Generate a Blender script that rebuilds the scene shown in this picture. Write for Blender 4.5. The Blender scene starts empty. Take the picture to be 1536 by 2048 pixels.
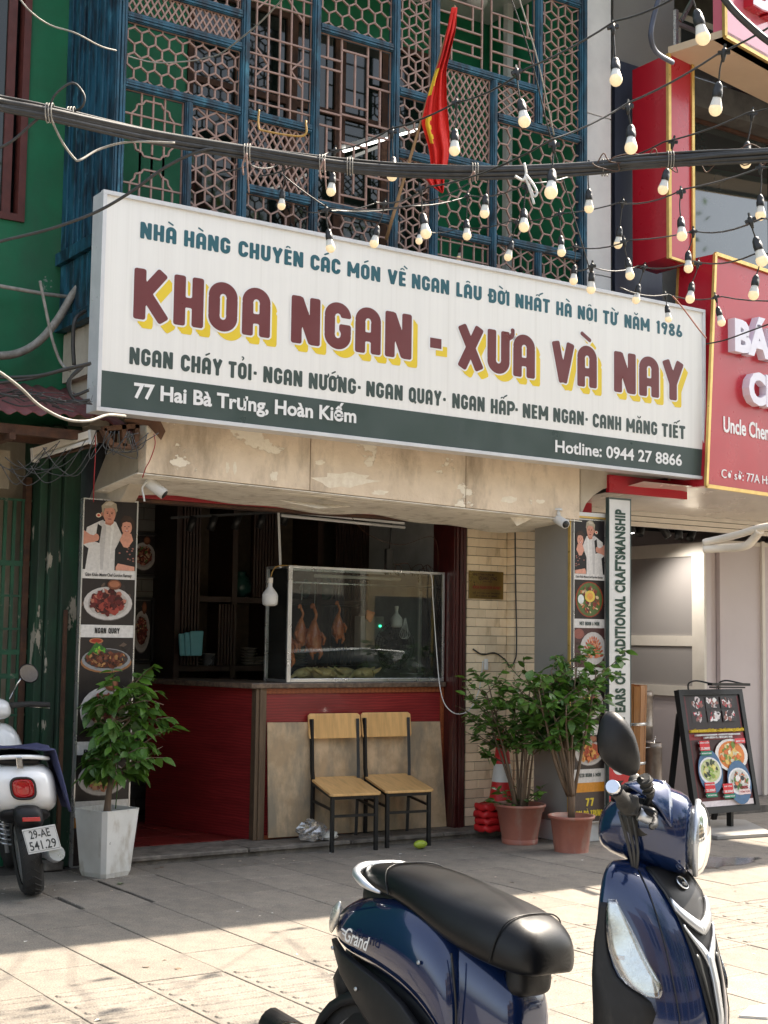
import bpy, math, random
from mathutils import Vector, Matrix
SC = bpy.context.scene
COL = SC.collection
rad = math.radians
# ------------------------------------------------------------------ camera, sky, sun, exposure
CAM_H = 1.55
FPX = 2840.0
YAW, PIT, ROL = rad(33.98), rad(5.03), rad(.81)
_cy, _sy, _cp, _sp = math.cos(YAW), math.sin(YAW), math.cos(PIT), math.sin(PIT)
CF = Vector((_sy*_cp, _cy*_cp, _sp)); _r = Vector((_cy, -_sy, 0)); _u = _r.cross(CF)
CR = math.cos(ROL)*_r + math.sin(ROL)*_u
CU = -math.sin(ROL)*_r + math.cos(ROL)*_u
CC = Vector((0, 0, CAM_H))
cam = bpy.data.cameras.new('camera'); camo = bpy.data.objects.new('camera', cam); COL.objects.link(camo)
cam.sensor_fit = 'VERTICAL'; cam.sensor_height = 24.0; cam.lens = FPX/2048*24.0
cam.clip_end = 400; cam.clip_start = .05
rot = Matrix((CR, CU, -CF)).transposed()
camo.matrix_world = Matrix.Translation(CC) @ rot.to_4x4()
SC.camera = camo
SUN_EL, SUN_AZ = 50.0, 82.5          # azimuth from +y (into the shops) towards +x
world = bpy.data.worlds.new('World'); SC.world = world; world.use_nodes = True
wn = world.node_tree.nodes; wl = world.node_tree.links; wn.clear()
sky = wn.new('ShaderNodeTexSky'); sky.sky_type = 'NISHITA'; sky.sun_disc = False
sky.sun_elevation = rad(SUN_EL); sky.sun_rotation = rad(SUN_AZ)
sky.air_density = 1.3; sky.dust_density = 3.5; sky.ozone_density = 1.0
bg = wn.new('ShaderNodeBackground'); bg.inputs[1].default_value = .125
wo = wn.new('ShaderNodeOutputWorld'); hs_ = wn.new('ShaderNodeHueSaturation'); hs_.inputs['Saturation'].default_value = .55; wl.new(sky.outputs[0], hs_.inputs['Color']); wl.new(hs_.outputs[0], bg.inputs[0]); wl.new(bg.outputs[0], wo.inputs[0])
sl = bpy.data.lights.new('sun', 'SUN'); sl.energy = 5.0; sl.angle = rad(.5); sl.color = (1, .88, .72)
suno = bpy.data.objects.new('sun', sl); COL.objects.link(suno)
sd = Vector((math.sin(rad(SUN_AZ))*math.cos(rad(SUN_EL)), math.cos(rad(SUN_AZ))*math.cos(rad(SUN_EL)), math.sin(rad(SUN_EL))))
suno.rotation_euler = sd.to_track_quat('Z', 'Y').to_euler()
SC.view_settings.view_transform = 'Standard'; SC.view_settings.look = 'None'
SC.view_settings.exposure = 1.70; SC.view_settings.gamma = 1; SC.view_settings.use_curve_mapping = False
SC.cycles.max_bounces = 8; SC.cycles.diffuse_bounces = 4; SC.cycles.glossy_bounces = 4
SC.cycles.transparent_max_bounces = 16; SC.cycles.transmission_bounces = 4
SC.cycles.caustics_reflective = False; SC.cycles.caustics_refractive = False

def P(px, py, ax, v):
    """point of the place seen at photo pixel (px, py) on the plane coord[ax] = v"""
    d = CF*FPX + CR*(px-768) + CU*(1024-py)
    k = (v-CC[ax])/d[ax]
    return CC + d*k
def PD(px, py, depth):
    d = CF*FPX + CR*(px-768) + CU*(1024-py)
    return CC + d*(depth/FPX)

# ------------------------------------------------------------------ object helpers
WL = {}
def tag(o, label=None, cat=None, group=None, kind=None):
    if label: o['label'] = label
    if cat: o['category'] = cat
    if group: o['group'] = group
    if kind: o['kind'] = kind
    return o
def thing(name, label, cat, loc=(0, 0, 0), group=None):
    o = bpy.data.objects.new(name, None); COL.objects.link(o); o.location = loc; o.empty_display_size = .1
    WL[o] = Vector(loc)
    return tag(o, label, cat, group)
class M:
    def __init__(s, xf=None):
        s.v = []; s.f = []; s.m = []; s.sm = []; s.c = []; s.xf = xf; s.hascol = False; s.cur = (1, 1, 1)
    def add(s, vs, fs, smooth=False, mat=0):
        b = len(s.v)
        if s.xf: vs = [s.xf(v) for v in vs]
        s.v.extend([tuple(v) for v in vs])
        for f in fs:
            s.f.append([b+i for i in f]); s.m.append(mat); s.sm.append(smooth); s.c.append(s.cur)
        return s
    def box(s, a, b, mat=0):
        x0, y0, z0 = a; x1, y1, z1 = b
        return s.add([(x0,y0,z0),(x1,y0,z0),(x1,y1,z0),(x0,y1,z0),(x0,y0,z1),(x1,y0,z1),(x1,y1,z1),(x0,y1,z1)],
                     [(0,3,2,1),(4,5,6,7),(0,1,5,4),(1,2,6,5),(2,3,7,6),(3,0,4,7)], False, mat)
    def hexa(s, p, mat=0, smooth=False):   # 8 points: bottom 4 then top 4
        return s.add(p, [(0,3,2,1),(4,5,6,7),(0,1,5,4),(1,2,6,5),(2,3,7,6),(3,0,4,7)], smooth, mat)
    def cbox(s, a, b, c=.004, mat=0):      # box with chamfered top and side edges
        x0, y0, z0 = a; x1, y1, z1 = b
        vs = []; 
        for z, i in ((z0, 0), (z1-c, 0), (z1, c)):
            vs += [(x0+i+c,y0+i,z),(x1-i-c,y0+i,z),(x1-i,y0+i+c,z),(x1-i,y1-i-c,z),(x1-i-c,y1-i,z),(x0+i+c,y1-i,z),(x0+i,y1-i-c,z),(x0+i,y0+i+c,z)]
        fs = [tuple(range(7,-1,-1)), tuple(range(16,24))]
        for r in (0, 8):
            for k in range(8):
                n = (k+1) % 8; fs.append((r+k, r+n, r+8+n, r+8+k))
        return s.add(vs, fs, False, mat)
    def bar(s, p0, p1, w, t, up=(0, 0, 1), mat=0):
        p0 = Vector(p0); p1 = Vector(p1); d = (p1-p0).normalized(); up = Vector(up)
        a = d.cross(up)
        if a.length < 1e-4: a = d.cross(Vector((1, 0, 0)))
        a.normalize(); b = a.cross(d).normalized()
        a = a*(w/2); b = b*(t/2)
        return s.hexa([p0-a-b, p0+a-b, p0+a+b, p0-a+b, p1-a-b, p1+a-b, p1+a+b, p1-a+b], mat)
    def tube(s, pts, r, n=8, mat=0, caps=True, smooth=True, closed=False):
        pts = [Vector(p) for p in pts]; N = len(pts)
        rs = r if isinstance(r, (list, tuple)) else [r]*N
        vs = []; prev = None
        for i, p in enumerate(pts):
            if closed: d = pts[(i+1) % N]-pts[i-1]
            else: d = pts[min(i+1, N-1)]-pts[max(i-1, 0)]
            if d.length < 1e-9: d = Vector((0, 0, 1))
            d.normalize()
            if prev is None:
                a = d.cross(Vector((0, 0, 1)))
                if a.length < 1e-3: a = d.cross(Vector((1, 0, 0)))
            else: a = prev - d*prev.dot(d)
            a.normalize(); prev = a; b = d.cross(a)
            for k in range(n):
                t = 2*math.pi*k/n
                vs.append(p+(a*math.cos(t)+b*math.sin(t))*rs[i])
        fs = []
        for i in range(N if closed else N-1):
            j = (i+1) % N
            for k in range(n):
                q = (k+1) % n; fs.append((i*n+k, i*n+q, j*n+q, j*n+k))
        s.add(vs, fs, smooth, mat)
        if caps and not closed:
            b = len(s.v)-len(vs)
            s.f.append([b+k for k in range(n)][::-1]); s.f.append([b+(N-1)*n+k for k in range(n)])
            s.m += [mat]*2; s.sm += [False]*2; s.c += [s.cur]*2
        return s
    def lathe(s, prof, c=(0, 0, 0), n=24, axis=(0, 0, 1), mat=0, smooth=True, caps=(False, False)):
        ax = Vector(axis).normalized(); a = ax.cross(Vector((0, 0, 1)))
        if a.length < 1e-3: a = Vector((1, 0, 0))
        a.normalize(); b = ax.cross(a); c = Vector(c); vs = []
        for r, z in prof:
            for k in range(n):
                t = 2*math.pi*k/n; vs.append(c+ax*z+(a*math.cos(t)+b*math.sin(t))*r)
        fs = []
        for i in range(len(prof)-1):
            for k in range(n):
                q = (k+1) % n; fs.append((i*n+k, i*n+q, (i+1)*n+q, (i+1)*n+k))
        if caps[0]: fs.append(tuple(range(n))[::-1])
        if caps[1]: fs.append(tuple((len(prof)-1)*n+k for k in range(n)))
        return s.add(vs, fs, smooth, mat)
    def loft(s, rings, mat=0, smooth=True, closed=True, caps=(True, True)):
        n = len(rings[0]); vs = [v for r in rings for v in r]; fs = []
        for i in range(len(rings)-1):
            for k in range(n if closed else n-1):
                q = (k+1) % n; fs.append((i*n+k, i*n+q, (i+1)*n+q, (i+1)*n+k))
        if closed and caps[0]: fs.append(tuple(range(n))[::-1])
        if closed and caps[1]: fs.append(tuple((len(rings)-1)*n+k for k in range(n)))
        return s.add(vs, fs, smooth, mat)
    def poly(s, pts, mat=0):
        return s.add(pts, [tuple(range(len(pts)))], False, mat)
    def prism(s, pts, off, mat=0):     # planar outline extruded by vector off
        off = Vector(off); pts = [Vector(p) for p in pts]; n = len(pts)
        vs = pts+[p+off for p in pts]
        fs = [tuple(range(n))[::-1], tuple(range(n, 2*n))]+[(k, (k+1) % n, n+(k+1) % n, n+k) for k in range(n)]
        return s.add(vs, fs, False, mat)
    def sphere(s, c, r, n=12, m=8, sc=(1, 1, 1), mat=0):
        prof = [(max(1e-5, math.sin(math.pi*i/m)), -math.cos(math.pi*i/m)) for i in range(m+1)]
        vs = []
        for a, z in prof:
            for k in range(n):
                t = 2*math.pi*k/n
                vs.append((c[0]+r*sc[0]*a*math.cos(t), c[1]+r*sc[1]*a*math.sin(t), c[2]+r*sc[2]*z))
        fs = []
        for i in range(m):
            for k in range(n):
                q = (k+1) % n; fs.append((i*n+k, i*n+q, (i+1)*n+q, (i+1)*n+k))
        return s.add(vs, fs, True, mat)
    def build(s, name, mats, parent=None, label=None, cat=None, group=None, kind=None, col=False, sub=0, bev=0, local=False, weld=False):
        me = bpy.data.meshes.new(name)
        o0 = Vector((0, 0, 0))
        if parent is not None and not local:
            o0 = WL[parent]
        vs = [(v[0]-o0[0], v[1]-o0[1], v[2]-o0[2]) for v in s.v] if o0.length > 0 else s.v
        me.from_pydata(vs, [], s.f)
        if not isinstance(mats, (list, tuple)): mats = [mats]
        for x in mats: me.materials.append(x)
        me.polygons.foreach_set('material_index', s.m)
        me.polygons.foreach_set('use_smooth', s.sm)
        if col:
            at = me.color_attributes.new('Col', 'FLOAT_COLOR', 'CORNER')
            arr = []
            for f, c in zip(s.f, s.c): arr += [c[0], c[1], c[2], 1.0]*len(f)
            at.data.foreach_set('color', arr)
        me.update()
        o = bpy.data.objects.new(name, me); COL.objects.link(o)
        if parent is not None:
            o.parent = parent; WL[o] = WL.get(parent, Vector((0, 0, 0))).copy()
        else: WL[o] = Vector((0, 0, 0))
        if weld:
            w = o.modifiers.new('w', 'WELD'); w.merge_threshold = .0003
        if bev:
            b = o.modifiers.new('b', 'BEVEL'); b.width = bev; b.segments = 2; b.limit_method = 'ANGLE'; b.angle_limit = rad(40)
        if sub:
            b = o.modifiers.new('s', 'SUBSURF'); b.levels = sub; b.render_levels = sub
        return tag(o, label, cat, group, kind)
def copy_tree(o, parent=None):
    c = o.copy(); COL.objects.link(c); c.parent = parent; WL[c] = WL.get(o, Vector()).copy()
    for ch in list(o.children): copy_tree(ch, c)
    return c
def inst(src, parent, mat4, name=None):
    o = bpy.data.objects.new(name or src.name.split('.')[0], src.data); COL.objects.link(o)
    o.parent = parent; o.matrix_local = mat4; return o
def spline(pts, k=6):
    """Catmull-Rom through the points"""
    pts = [Vector(p) for p in pts]; out = []
    for i in range(len(pts)-1):
        p0 = pts[max(i-1, 0)]; p1 = pts[i]; p2 = pts[i+1]; p3 = pts[min(i+2, len(pts)-1)]
        for j in range(k):
            t = j/k; t2 = t*t; t3 = t2*t
            out.append(.5*((2*p1)+(p2-p0)*t+(2*p0-5*p1+4*p2-p3)*t2+(3*p1-p0-3*p2+p3)*t3))
    out.append(pts[-1]); return out

# ------------------------------------------------------------------ materials
def S(r, g, b):
    f = lambda c: (c/255/12.92 if c/255 <= .04045 else ((c/255+.055)/1.055)**2.4)
    return (f(r), f(g), f(b))
def nmat(name):
    m = bpy.data.materials.new(name); m.use_nodes = True; n = m.node_tree.nodes; l = m.node_tree.links
    b = n['Principled BSDF']; return m, n, l, b
def coords(n, l, stretch=(1, 1, 1)):
    tc = n.new('ShaderNodeTexCoord'); mp = n.new('ShaderNodeMapping'); mp.inputs['Scale'].default_value = stretch
    l.new(tc.outputs['Object'], mp.inputs['Vector']); return mp.outputs[0]
def mixc(n, l, fac, a, b, mode='MIX'):
    x = n.new('ShaderNodeMix'); x.data_type = 'RGBA'; x.blend_type = mode
    for k, s_ in (('A', a), ('B', b)):
        i = [q for q in x.inputs if q.name == k and q.type == 'RGBA'][0]
        if isinstance(s_, tuple): i.default_value = (*s_, 1)
        else: l.new(s_, i)
    if isinstance(fac, float): x.inputs[0].default_value = fac
    else: l.new(fac, x.inputs[0])
    return [q for q in x.outputs if q.type == 'RGBA'][0]
def noise(n, l, vec, scale, detail=5, rough=.6, lo=.35, hi=.65, dist=0.):
    t = n.new('ShaderNodeTexNoise'); t.inputs['Scale'].default_value = scale; t.inputs['Detail'].default_value = detail
    t.inputs['Roughness'].default_value = rough; t.inputs['Distortion'].default_value = dist
    l.new(vec, t.inputs['Vector'])
    r = n.new('ShaderNodeMapRange'); r.inputs[1].default_value = lo; r.inputs[2].default_value = hi
    l.new(t.outputs[0], r.inputs[0]); return r.outputs[0]
def pm(name, c1, c2=None, scale=6, rough=.6, bump=0., bscale=60, metal=0., stretch=(1, 1, 1), chip=None, chipt=(.62, .66), chips=4,
       spec=.5, coat=0., detail=6, lo=.35, hi=.65, rvar=.08, dirt=None, dirts=2.5, dirtt=(.5, .75), emit=None, estr=0, chstretch=None, rnd=0., bdist=.004):
    m, n, l, b = nmat(name); v = coords(n, l, stretch)
    if c2 is None: c2 = tuple(x*.82 for x in c1)
    out = mixc(n, l, noise(n, l, v, scale, detail, .6, lo, hi), c1, c2)
    if dirt:
        v2 = coords(n, l, (1, 1, .35)); f = noise(n, l, v2, dirts, 7, .65, dirtt[0], dirtt[1]); out = mixc(n, l, f, out, dirt)
    cf = None
    if chip:
        v3 = coords(n, l, chstretch or (1, 1, 1)); cf = noise(n, l, v3, chips, 8, .62, chipt[0], chipt[1]); out = mixc(n, l, cf, out, chip)
    if rnd:
        oi = n.new('ShaderNodeObjectInfo'); mr = n.new('ShaderNodeMapRange'); mr.inputs[3].default_value = 1-rnd; mr.inputs[4].default_value = 1+rnd
        l.new(oi.outputs['Random'], mr.inputs[0]); hs = n.new('ShaderNodeHueSaturation'); l.new(mr.outputs[0], hs.inputs['Value']); l.new(out, hs.inputs['Color']); out = hs.outputs[0]
    l.new(out, b.inputs['Base Color'])
    b.inputs['Metallic'].default_value = metal; b.inputs['Specular IOR Level'].default_value = spec
    b.inputs['Coat Weight'].default_value = coat; b.inputs['Coat Roughness'].default_value = .04
    rn = noise(n, l, v, scale*1.7, 4, .6, .3, .7); mr = n.new('ShaderNodeMapRange'); mr.inputs[3].default_value = max(.02, rough-rvar); mr.inputs[4].default_value = min(1, rough+rvar)
    l.new(rn, mr.inputs[0]); l.new(mr.outputs[0], b.inputs['Roughness'])
    if bump:
        t = n.new('ShaderNodeTexNoise'); t.inputs['Scale'].default_value = bscale; t.inputs['Detail'].default_value = 6; l.new(v, t.inputs['Vector'])
        bp = n.new('ShaderNodeBump'); bp.inputs['Strength'].default_value = bump; bp.inputs['Distance'].default_value = bdist
        h = t.outputs[0]
        if cf is not None:
            ma = n.new('ShaderNodeMath'); ma.operation = 'MULTIPLY_ADD'; ma.inputs[1].default_value = -.6; l.new(cf, ma.inputs[0]); l.new(h, ma.inputs[2]); h = ma.outputs[0]
        l.new(h, bp.inputs['Height']); l.new(bp.outputs[0], b.inputs['Normal'])
    if emit:
        b.inputs['Emission Color'].default_value = (*emit, 1); b.inputs['Emission Strength'].default_value = estr
    return m
def glassmat(name, tint=(.85, .9, .88), base=.06, dirt=.05, rough=.0, darkrefl=1.0):
    m, n, l, b = nmat(name); n.remove(b)
    out = n['Material Output']; tr = n.new('ShaderNodeBsdfTransparent'); tr.inputs[0].default_value = (*tint, 1)
    gl = n.new('ShaderNodeBsdfGlossy'); gl.inputs['Roughness'].default_value = rough; gl.inputs[0].default_value = (darkrefl,)*3+(1,)
    fr = n.new('ShaderNodeFresnel'); fr.inputs[0].default_value = 1.5
    ma = n.new('ShaderNodeMath'); ma.operation = 'ADD'; ma.inputs[1].default_value = base; l.new(fr.outputs[0], ma.inputs[0])
    mx = n.new('ShaderNodeMixShader'); l.new(ma.outputs[0], mx.inputs[0]); l.new(tr.outputs[0], mx.inputs[1]); l.new(gl.outputs[0], mx.inputs[2])
    df = n.new('ShaderNodeBsdfDiffuse'); df.inputs[0].default_value = (.5, .5, .47, 1)
    v = coords(n, l); f = noise(n, l, v, 3, 8, .7, .3, .9); m2 = n.new('ShaderNodeMath'); m2.operation = 'MULTIPLY'; m2.inputs[1].default_value = dirt; l.new(f, m2.inputs[0])
    mx2 = n.new('ShaderNodeMixShader'); l.new(m2.outputs[0], mx2.inputs[0]); l.new(mx.outputs[0], mx2.inputs[1]); l.new(df.outputs[0], mx2.inputs[2])
    l.new(mx2.outputs[0], out.inputs[0]); return m
def printmat(name='printed_ink', rough=.35):
    m, n, l, b = nmat(name); a = n.new('ShaderNodeVertexColor'); a.layer_name = 'Col'
    v = coords(n, l); f = noise(n, l, v, 40, 6, .7, .3, .75)
    dk = mixc(n, l, 1.0, a.outputs[0], (.7, .7, .7), 'MULTIPLY')
    l.new(mixc(n, l, f, a.outputs[0], dk), b.inputs['Base Color']); b.inputs['Roughness'].default_value = rough; return m
def wood(name, c1, c2, ring=30, stretch=(1, 1, 12), rough=.45, coat=0., bd='X'):
    m, n, l, b = nmat(name); v = coords(n, l, stretch)
    w = n.new('ShaderNodeTexWave'); w.bands_direction = bd; w.inputs['Scale'].default_value = ring; w.inputs['Distortion'].default_value = 6; w.inputs['Detail'].default_value = 4; w.inputs['Detail Scale'].default_value = 1.5
    l.new(v, w.inputs['Vector']); o = mixc(n, l, w.outputs['Fac'], c1, c2)
    o = mixc(n, l, noise(n, l, v, 3, 5, .6, .4, .8), o, tuple(x*.7 for x in c2))
    l.new(o, b.inputs['Base Color']); b.inputs['Roughness'].default_value = rough; b.inputs['Coat Weight'].default_value = coat; return m

MT = {}
MT['slab'] = pm('paving_stone', (.225, .197, .163), (.172, .153, .132), 9, .8, .6, 160, rnd=.10, dirt=(.10, .09, .08), dirts=2.2, dirtt=(.50, .86), detail=9, rvar=.1)
def speckle(m, amt=.5, scale=700):
    n = m.node_tree.nodes; l = m.node_tree.links; b = n['Principled BSDF']; src = b.inputs['Base Color'].links[0].from_socket
    v = coords(n, l); t = n.new('ShaderNodeTexNoise'); t.inputs['Scale'].default_value = scale; t.inputs['Detail'].default_value = 2; l.new(v, t.inputs['Vector'])
    r = n.new('ShaderNodeMapRange'); r.inputs[1].default_value = .3; r.inputs[2].default_value = .7; r.inputs[3].default_value = 1-amt; r.inputs[4].default_value = 1+amt; l.new(t.outputs[0], r.inputs[0])
    h = n.new('ShaderNodeHueSaturation'); l.new(r.outputs[0], h.inputs['Value']); l.new(src, h.inputs['Color']); l.new(h.outputs[0], b.inputs['Base Color'])
speckle(MT['slab'], .34, 120)
MT['joint'] = pm('joint_sand', (.09, .08, .07), (.05, .045, .04), 20, .95, .4, 200)
MT['asphalt'] = pm('asphalt', (.26, .245, .22), (.21, .20, .18), 30, .9, .6, 250)
MT['kerb'] = pm('kerb_stone', (.26, .25, .23), (.18, .17, .16), 12, .85, .4, 90)
MT['step'] = pm('worn_granite', (.24, .21, .18), (.12, .105, .09), 14, .7, .5, 110, dirt=(.07, .06, .05), dirts=5, dirtt=(.45, .7))
MT['greenwall'] = pm('green_wall_paint', (.010, .165, .072), (.012, .125, .056), 3, .62, .25, 40, chip=(.30, .31, .28), chipt=(.70, .73), chips=3.2, dirt=(.03, .10, .055), dirts=1.8)
MT['greenold'] = pm('peeling_green_paint', (.010, .060, .028), (.014, .028, .018), 7, .7, .5, 60, stretch=(1, 1, .25), chip=(.34, .31, .25), chipt=(.61, .63), chips=5, dirt=(.016, .022, .016), dirts=3, chstretch=(1.6, 1.6, .5))
MT['greendeep'] = pm('deep_green_wall', (.012, .21, .095), (.010, .17, .075), 4, .6, .1, 40)
MT['blue'] = pm('weathered_blue_paint', (.014, .090, .150), (.005, .020, .036), 11, .5, .4, 90, stretch=(1, 1, .30), dirt=(.05, .20, .28), dirts=12, dirtt=(.58, .74), lo=.40, hi=.60)
MT['bluewall'] = pm('slate_blue_panel', (.062, .075, .115), (.045, .052, .08), 6, .5, .1, 60, stretch=(1, 1, .2))
MT['lattice'] = pm('brown_pink_lattice', (.35, .22, .18), (.27, .165, .135), 20, .5, .15, 150)
MT['white'] = pm('white_paint', (.72, .72, .70), (.62, .62, .61), 4, .45, .05, 60)
MT['signwhite'] = pm('sign_vinyl_white', (.84, .83, .80), (.80, .79, .765), 7, .32, 0, rvar=.04, stretch=(3, 3, .06), dirt=(.70, .685, .65), dirts=1, dirtt=(.52, .95))
for _q in [q for q in MT['signwhite'].node_tree.nodes if q.type == 'MAPPING' and abs(q.inputs['Scale'].default_value[2]-.35) < 1e-4]: _q.inputs['Scale'].default_value = (26, 1, .35)
MT['alu'] = pm('aluminium', (.68, .69, .70), (.62, .63, .64), 4, .3, 0, 90, metal=.85)
MT['alup'] = pm('white_aluminium', (.66, .67, .69), (.58, .59, .61), 8, .35, .03, 90)
MT['maroonink'] = pm('maroon_vinyl', (.165, .042, .046), (.15, .038, .042), 3, .35)
MT['yellowink'] = pm('yellow_vinyl', (.80, .60, .045), (.76, .56, .04), 3, .35)
MT['tealink'] = pm('teal_vinyl', (.025, .115, .150), (.022, .10, .13), 3, .35)
MT['greyink'] = pm('grey_green_vinyl', (.055, .080, .075), (.05, .073, .07), 3, .35)
MT['whiteink'] = pm('white_vinyl', (.80, .80, .80), (.78, .78, .78), 3, .35)
MT['stucco'] = pm('beige_stucco', (.84, .70, .54), (.70, .57, .43), 4, .85, .8, 45, chip=(.92, .84, .70), chipt=(.60, .606), chips=2.4, dirt=(.30, .23, .16), dirts=3, chstretch=(1, 1, 1.6), bdist=.01)
MT['stucco2'] = pm('pale_stucco', (.56, .50, .41), (.46, .40, .32), 5, .85, .5, 45, dirt=(.28, .24, .18), dirts=4, dirtt=(.55, .8))
MT['sheet'] = pm('corrugated_white_sheet', (.90, .85, .75), (.78, .72, .62), 7, .6, .2, 60, dirt=(.5, .45, .37), dirts=8, stretch=(.6, 1, 9))
MT['redtrim'] = pm('red_painted_trim', (.33, .012, .018), (.26, .010, .015), 4, .4)
MT['maroonwood'] = wood('maroon_lacquered_wood', (.085, .014, .012), (.040, .008, .008), 8, (6, 6, 1), .35, .3)
MT['redpanel'] = wood('red_laminate_panel', (.32, .028, .028), (.20, .015, .017), 5, (.5, .5, 3), .4, .1, 'Z')
MT['orangetrim'] = wood('orange_wood_trim', (.36, .10, .035), (.24, .06, .02), 8, (1, 1, 8), .45)
MT['brownpost'] = wood('worn_brown_wood', (.20, .13, .075), (.10, .065, .04), 12, (10, 10, 1), .6)
MT['board'] = pm('scratched_plywood_board', (.62, .46, .29), (.46, .33, .20), 5, .6, .15, 60, dirt=(.30, .25, .18), dirts=5, dirtt=(.44, .62), detail=12, lo=.42, hi=.58)
MT['counter'] = pm('granite_counter', (.20, .14, .10), (.07, .05, .04), 35, .35, .1, 80)
MT['tile'] = pm('cream_marble_tile', (.88, .74, .54), (.76, .60, .40), 7, .35, .2, 50, dirt=(.33, .25, .15), dirts=7, dirtt=(.58, .8), rnd=.14, detail=9)
MT['grout'] = pm('brown_grout', (.10, .075, .05), (.07, .05, .035), 20, .9)
MT['greypanel'] = pm('warm_grey_panel', (.30, .29, .27), (.275, .265, .25), 2, .45)
MT['neigh'] = pm('mauve_white_panel', (.66, .58, .57), (.62, .54, .53), 1.5, .5)
MT['pvc'] = pm('cream_pvc_frame', (.82, .76, .67), (.76, .70, .61), 6, .35)
MT['redglossy'] = pm('glossy_red_panel', (.46, .016, .030), (.42, .014, .028), 2, .30, 0, coat=.12, rvar=.05, spec=.35)
MT['gold'] = pm('gold_trim', (.72, .50, .16), (.6, .4, .12), 12, .35, metal=.5)
MT['soffit'] = pm('beige_soffit', (.66, .52, .36), (.6, .47, .33), 2, .55)
MT['wavy'] = pm('wavy_steel_soffit', (.78, .72, .65), (.70, .64, .57), 1.2, .22, .25, 2, metal=.2, bdist=.05)
MT['black'] = pm('black_plastic', (.018, .018, .018), (.012, .012, .012), 10, .45, .05, 200)
MT['cable'] = pm('black_cable_rubber', (.035, .035, .036), (.02, .02, .02), 20, .5, .1, 120)
MT['greycable'] = pm('grey_dusty_cable', (.33, .31, .28), (.2, .19, .17), 20, .6, .1, 120)
MT['blackmetal'] = pm('black_powder_coated_steel', (.007, .008, .009), (.005, .006, .007), 10, .45, .05, 200)
MT['lightwood'] = wood('light_beech_laminate', (.82, .50, .20), (.74, .43, .16), 7, (9, 1.5, 1), .35, .2)
MT['bulb'] = pm('frosted_bulb', (.78, .68, .50), (.74, .64, .46), 3, .25, emit=(1., .70, .36), estr=.16)
MT['bulbbase'] = pm('white_bulb_collar', (.75, .74, .70), (.7, .69, .65), 10, .4)
MT['flag'] = pm('red_flag_cloth', (.66, .018, .014), (.55, .014, .012), 5, .75, .3, 300)
MT['flagstar'] = pm('yellow_flag_star', (.80, .52, .03), (.75, .48, .03), 5, .75)
MT['bamboo'] = pm('bamboo_pole', (.36, .22, .11), (.26, .15, .07), 9, .5)
MT['darkglass'] = pm('dark_window_glass', (.010, .016, .012), (.008, .012, .010), 3, .03, spec=.55, rvar=.02)
MT['skyglass'] = pm('bright_window_glass', (.05, .06, .06), (.04, .05, .05), 3, .03, spec=1., rvar=.02, coat=.8)
MT['glass'] = glassmat('clear_glass', (.90, .94, .92), -.005, .05)
MT['darkwood'] = wood('dark_brown_shelf_wood', (.045, .018, .010), (.025, .010, .006), 14, (8, 1, 1), .5)
MT['dark'] = pm('dark_interior_shade', (.02, .02, .022), (.015, .015, .016), 4, .8)  # near-black, dimness of unlit interiors and gaps put into the colour
MT['terracotta'] = pm('terracotta_plastic', (.42, .155, .105), (.34, .12, .085), 5, .6, .1, 60, dirt=(.40, .30, .24), dirts=6, dirtt=(.5, .74))
MT['whitepot'] = pm('dirty_white_ceramic', (.80, .79, .75), (.70, .69, .65), 5, .4, .1, 60, dirt=(.36, .29, .20), dirts=7, dirtt=(.54, .76), chip=(.15, .13, .11), chipt=(.68, .71), chips=9)
MT['soil'] = pm('soil', (.05, .035, .025), (.03, .02, .015), 30, .95, .8, 90)
MT['bark'] = pm('plant_bark', (.20, .14, .095), (.13, .09, .06), 14, .85, .5, 90, stretch=(1, 1, .3))
MT['rust'] = pm('rusty_steel', (.10, .045, .025), (.05, .025, .018), 12, .8, .4, 90, dirt=(.16, .08, .04))
MT['redroof'] = pm('faded_red_corrugated_steel', (.20, .055, .055), (.15, .05, .05), 6, .6, .2, 60, dirt=(.10, .07, .06), dirts=5)
MT['cone'] = pm('red_traffic_cone_plastic', (.60, .018, .022), (.5, .015, .018), 5, .5)
MT['inkprint'] = printmat()
MT['traymetal'] = pm('dull_steel_tray', (.20, .19, .17), (.14, .13, .12), 6, .45, metal=.3)
def leafmat(name, c1, c2, gl=.35):
    m, n, l, b = nmat(name)
    oi = n.new('ShaderNodeObjectInfo'); v = coords(n, l)
    a = mixc(n, l, oi.outputs['Random'], c1, c2)
    a = mixc(n, l, noise(n, l, v, 9, 3, .5, .4, .6), a, tuple(min(1, x*1.25) for x in c2)); a = mixc(n, l, noise(n, l, v, 30, 3, .5, .35, .75), a, tuple(x*.6 for x in c1))
    l.new(a, b.inputs['Base Color']); b.inputs['Roughness'].default_value = gl
    tl = n.new('ShaderNodeBsdfTranslucent'); l.new(mixc(n, l, .5, a, (.15, .35, .02)), tl.inputs[0])
    mx = n.new('ShaderNodeMixShader'); mx.inputs[0].default_value = .3
    l.new(b.outputs[0], mx.inputs[1]); l.new(tl.outputs[0], mx.inputs[2]); l.new(mx.outputs[0], n['Material Output'].inputs[0]); return m
MT['leaf'] = leafmat('dark_green_leaf', (.050, .135, .030), (.115, .22, .045))
MT['leafyoung'] = leafmat('young_green_leaf', (.14, .28, .035), (.10, .22, .03))
MT['treeleaf'] = leafmat('street_tree_leaf', (.04, .085, .015), (.10, .17, .03), .5)
random.seed(7)
MT['barepatch'] = pm('bare_plaster_patch', (.94, .86, .72), (.80, .70, .56), 20, .9, .5, 80)
MT['concrete_'] = pm('grey_rear_wall', (.14, .13, .12), (.09, .085, .08), 5, .85)
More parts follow.
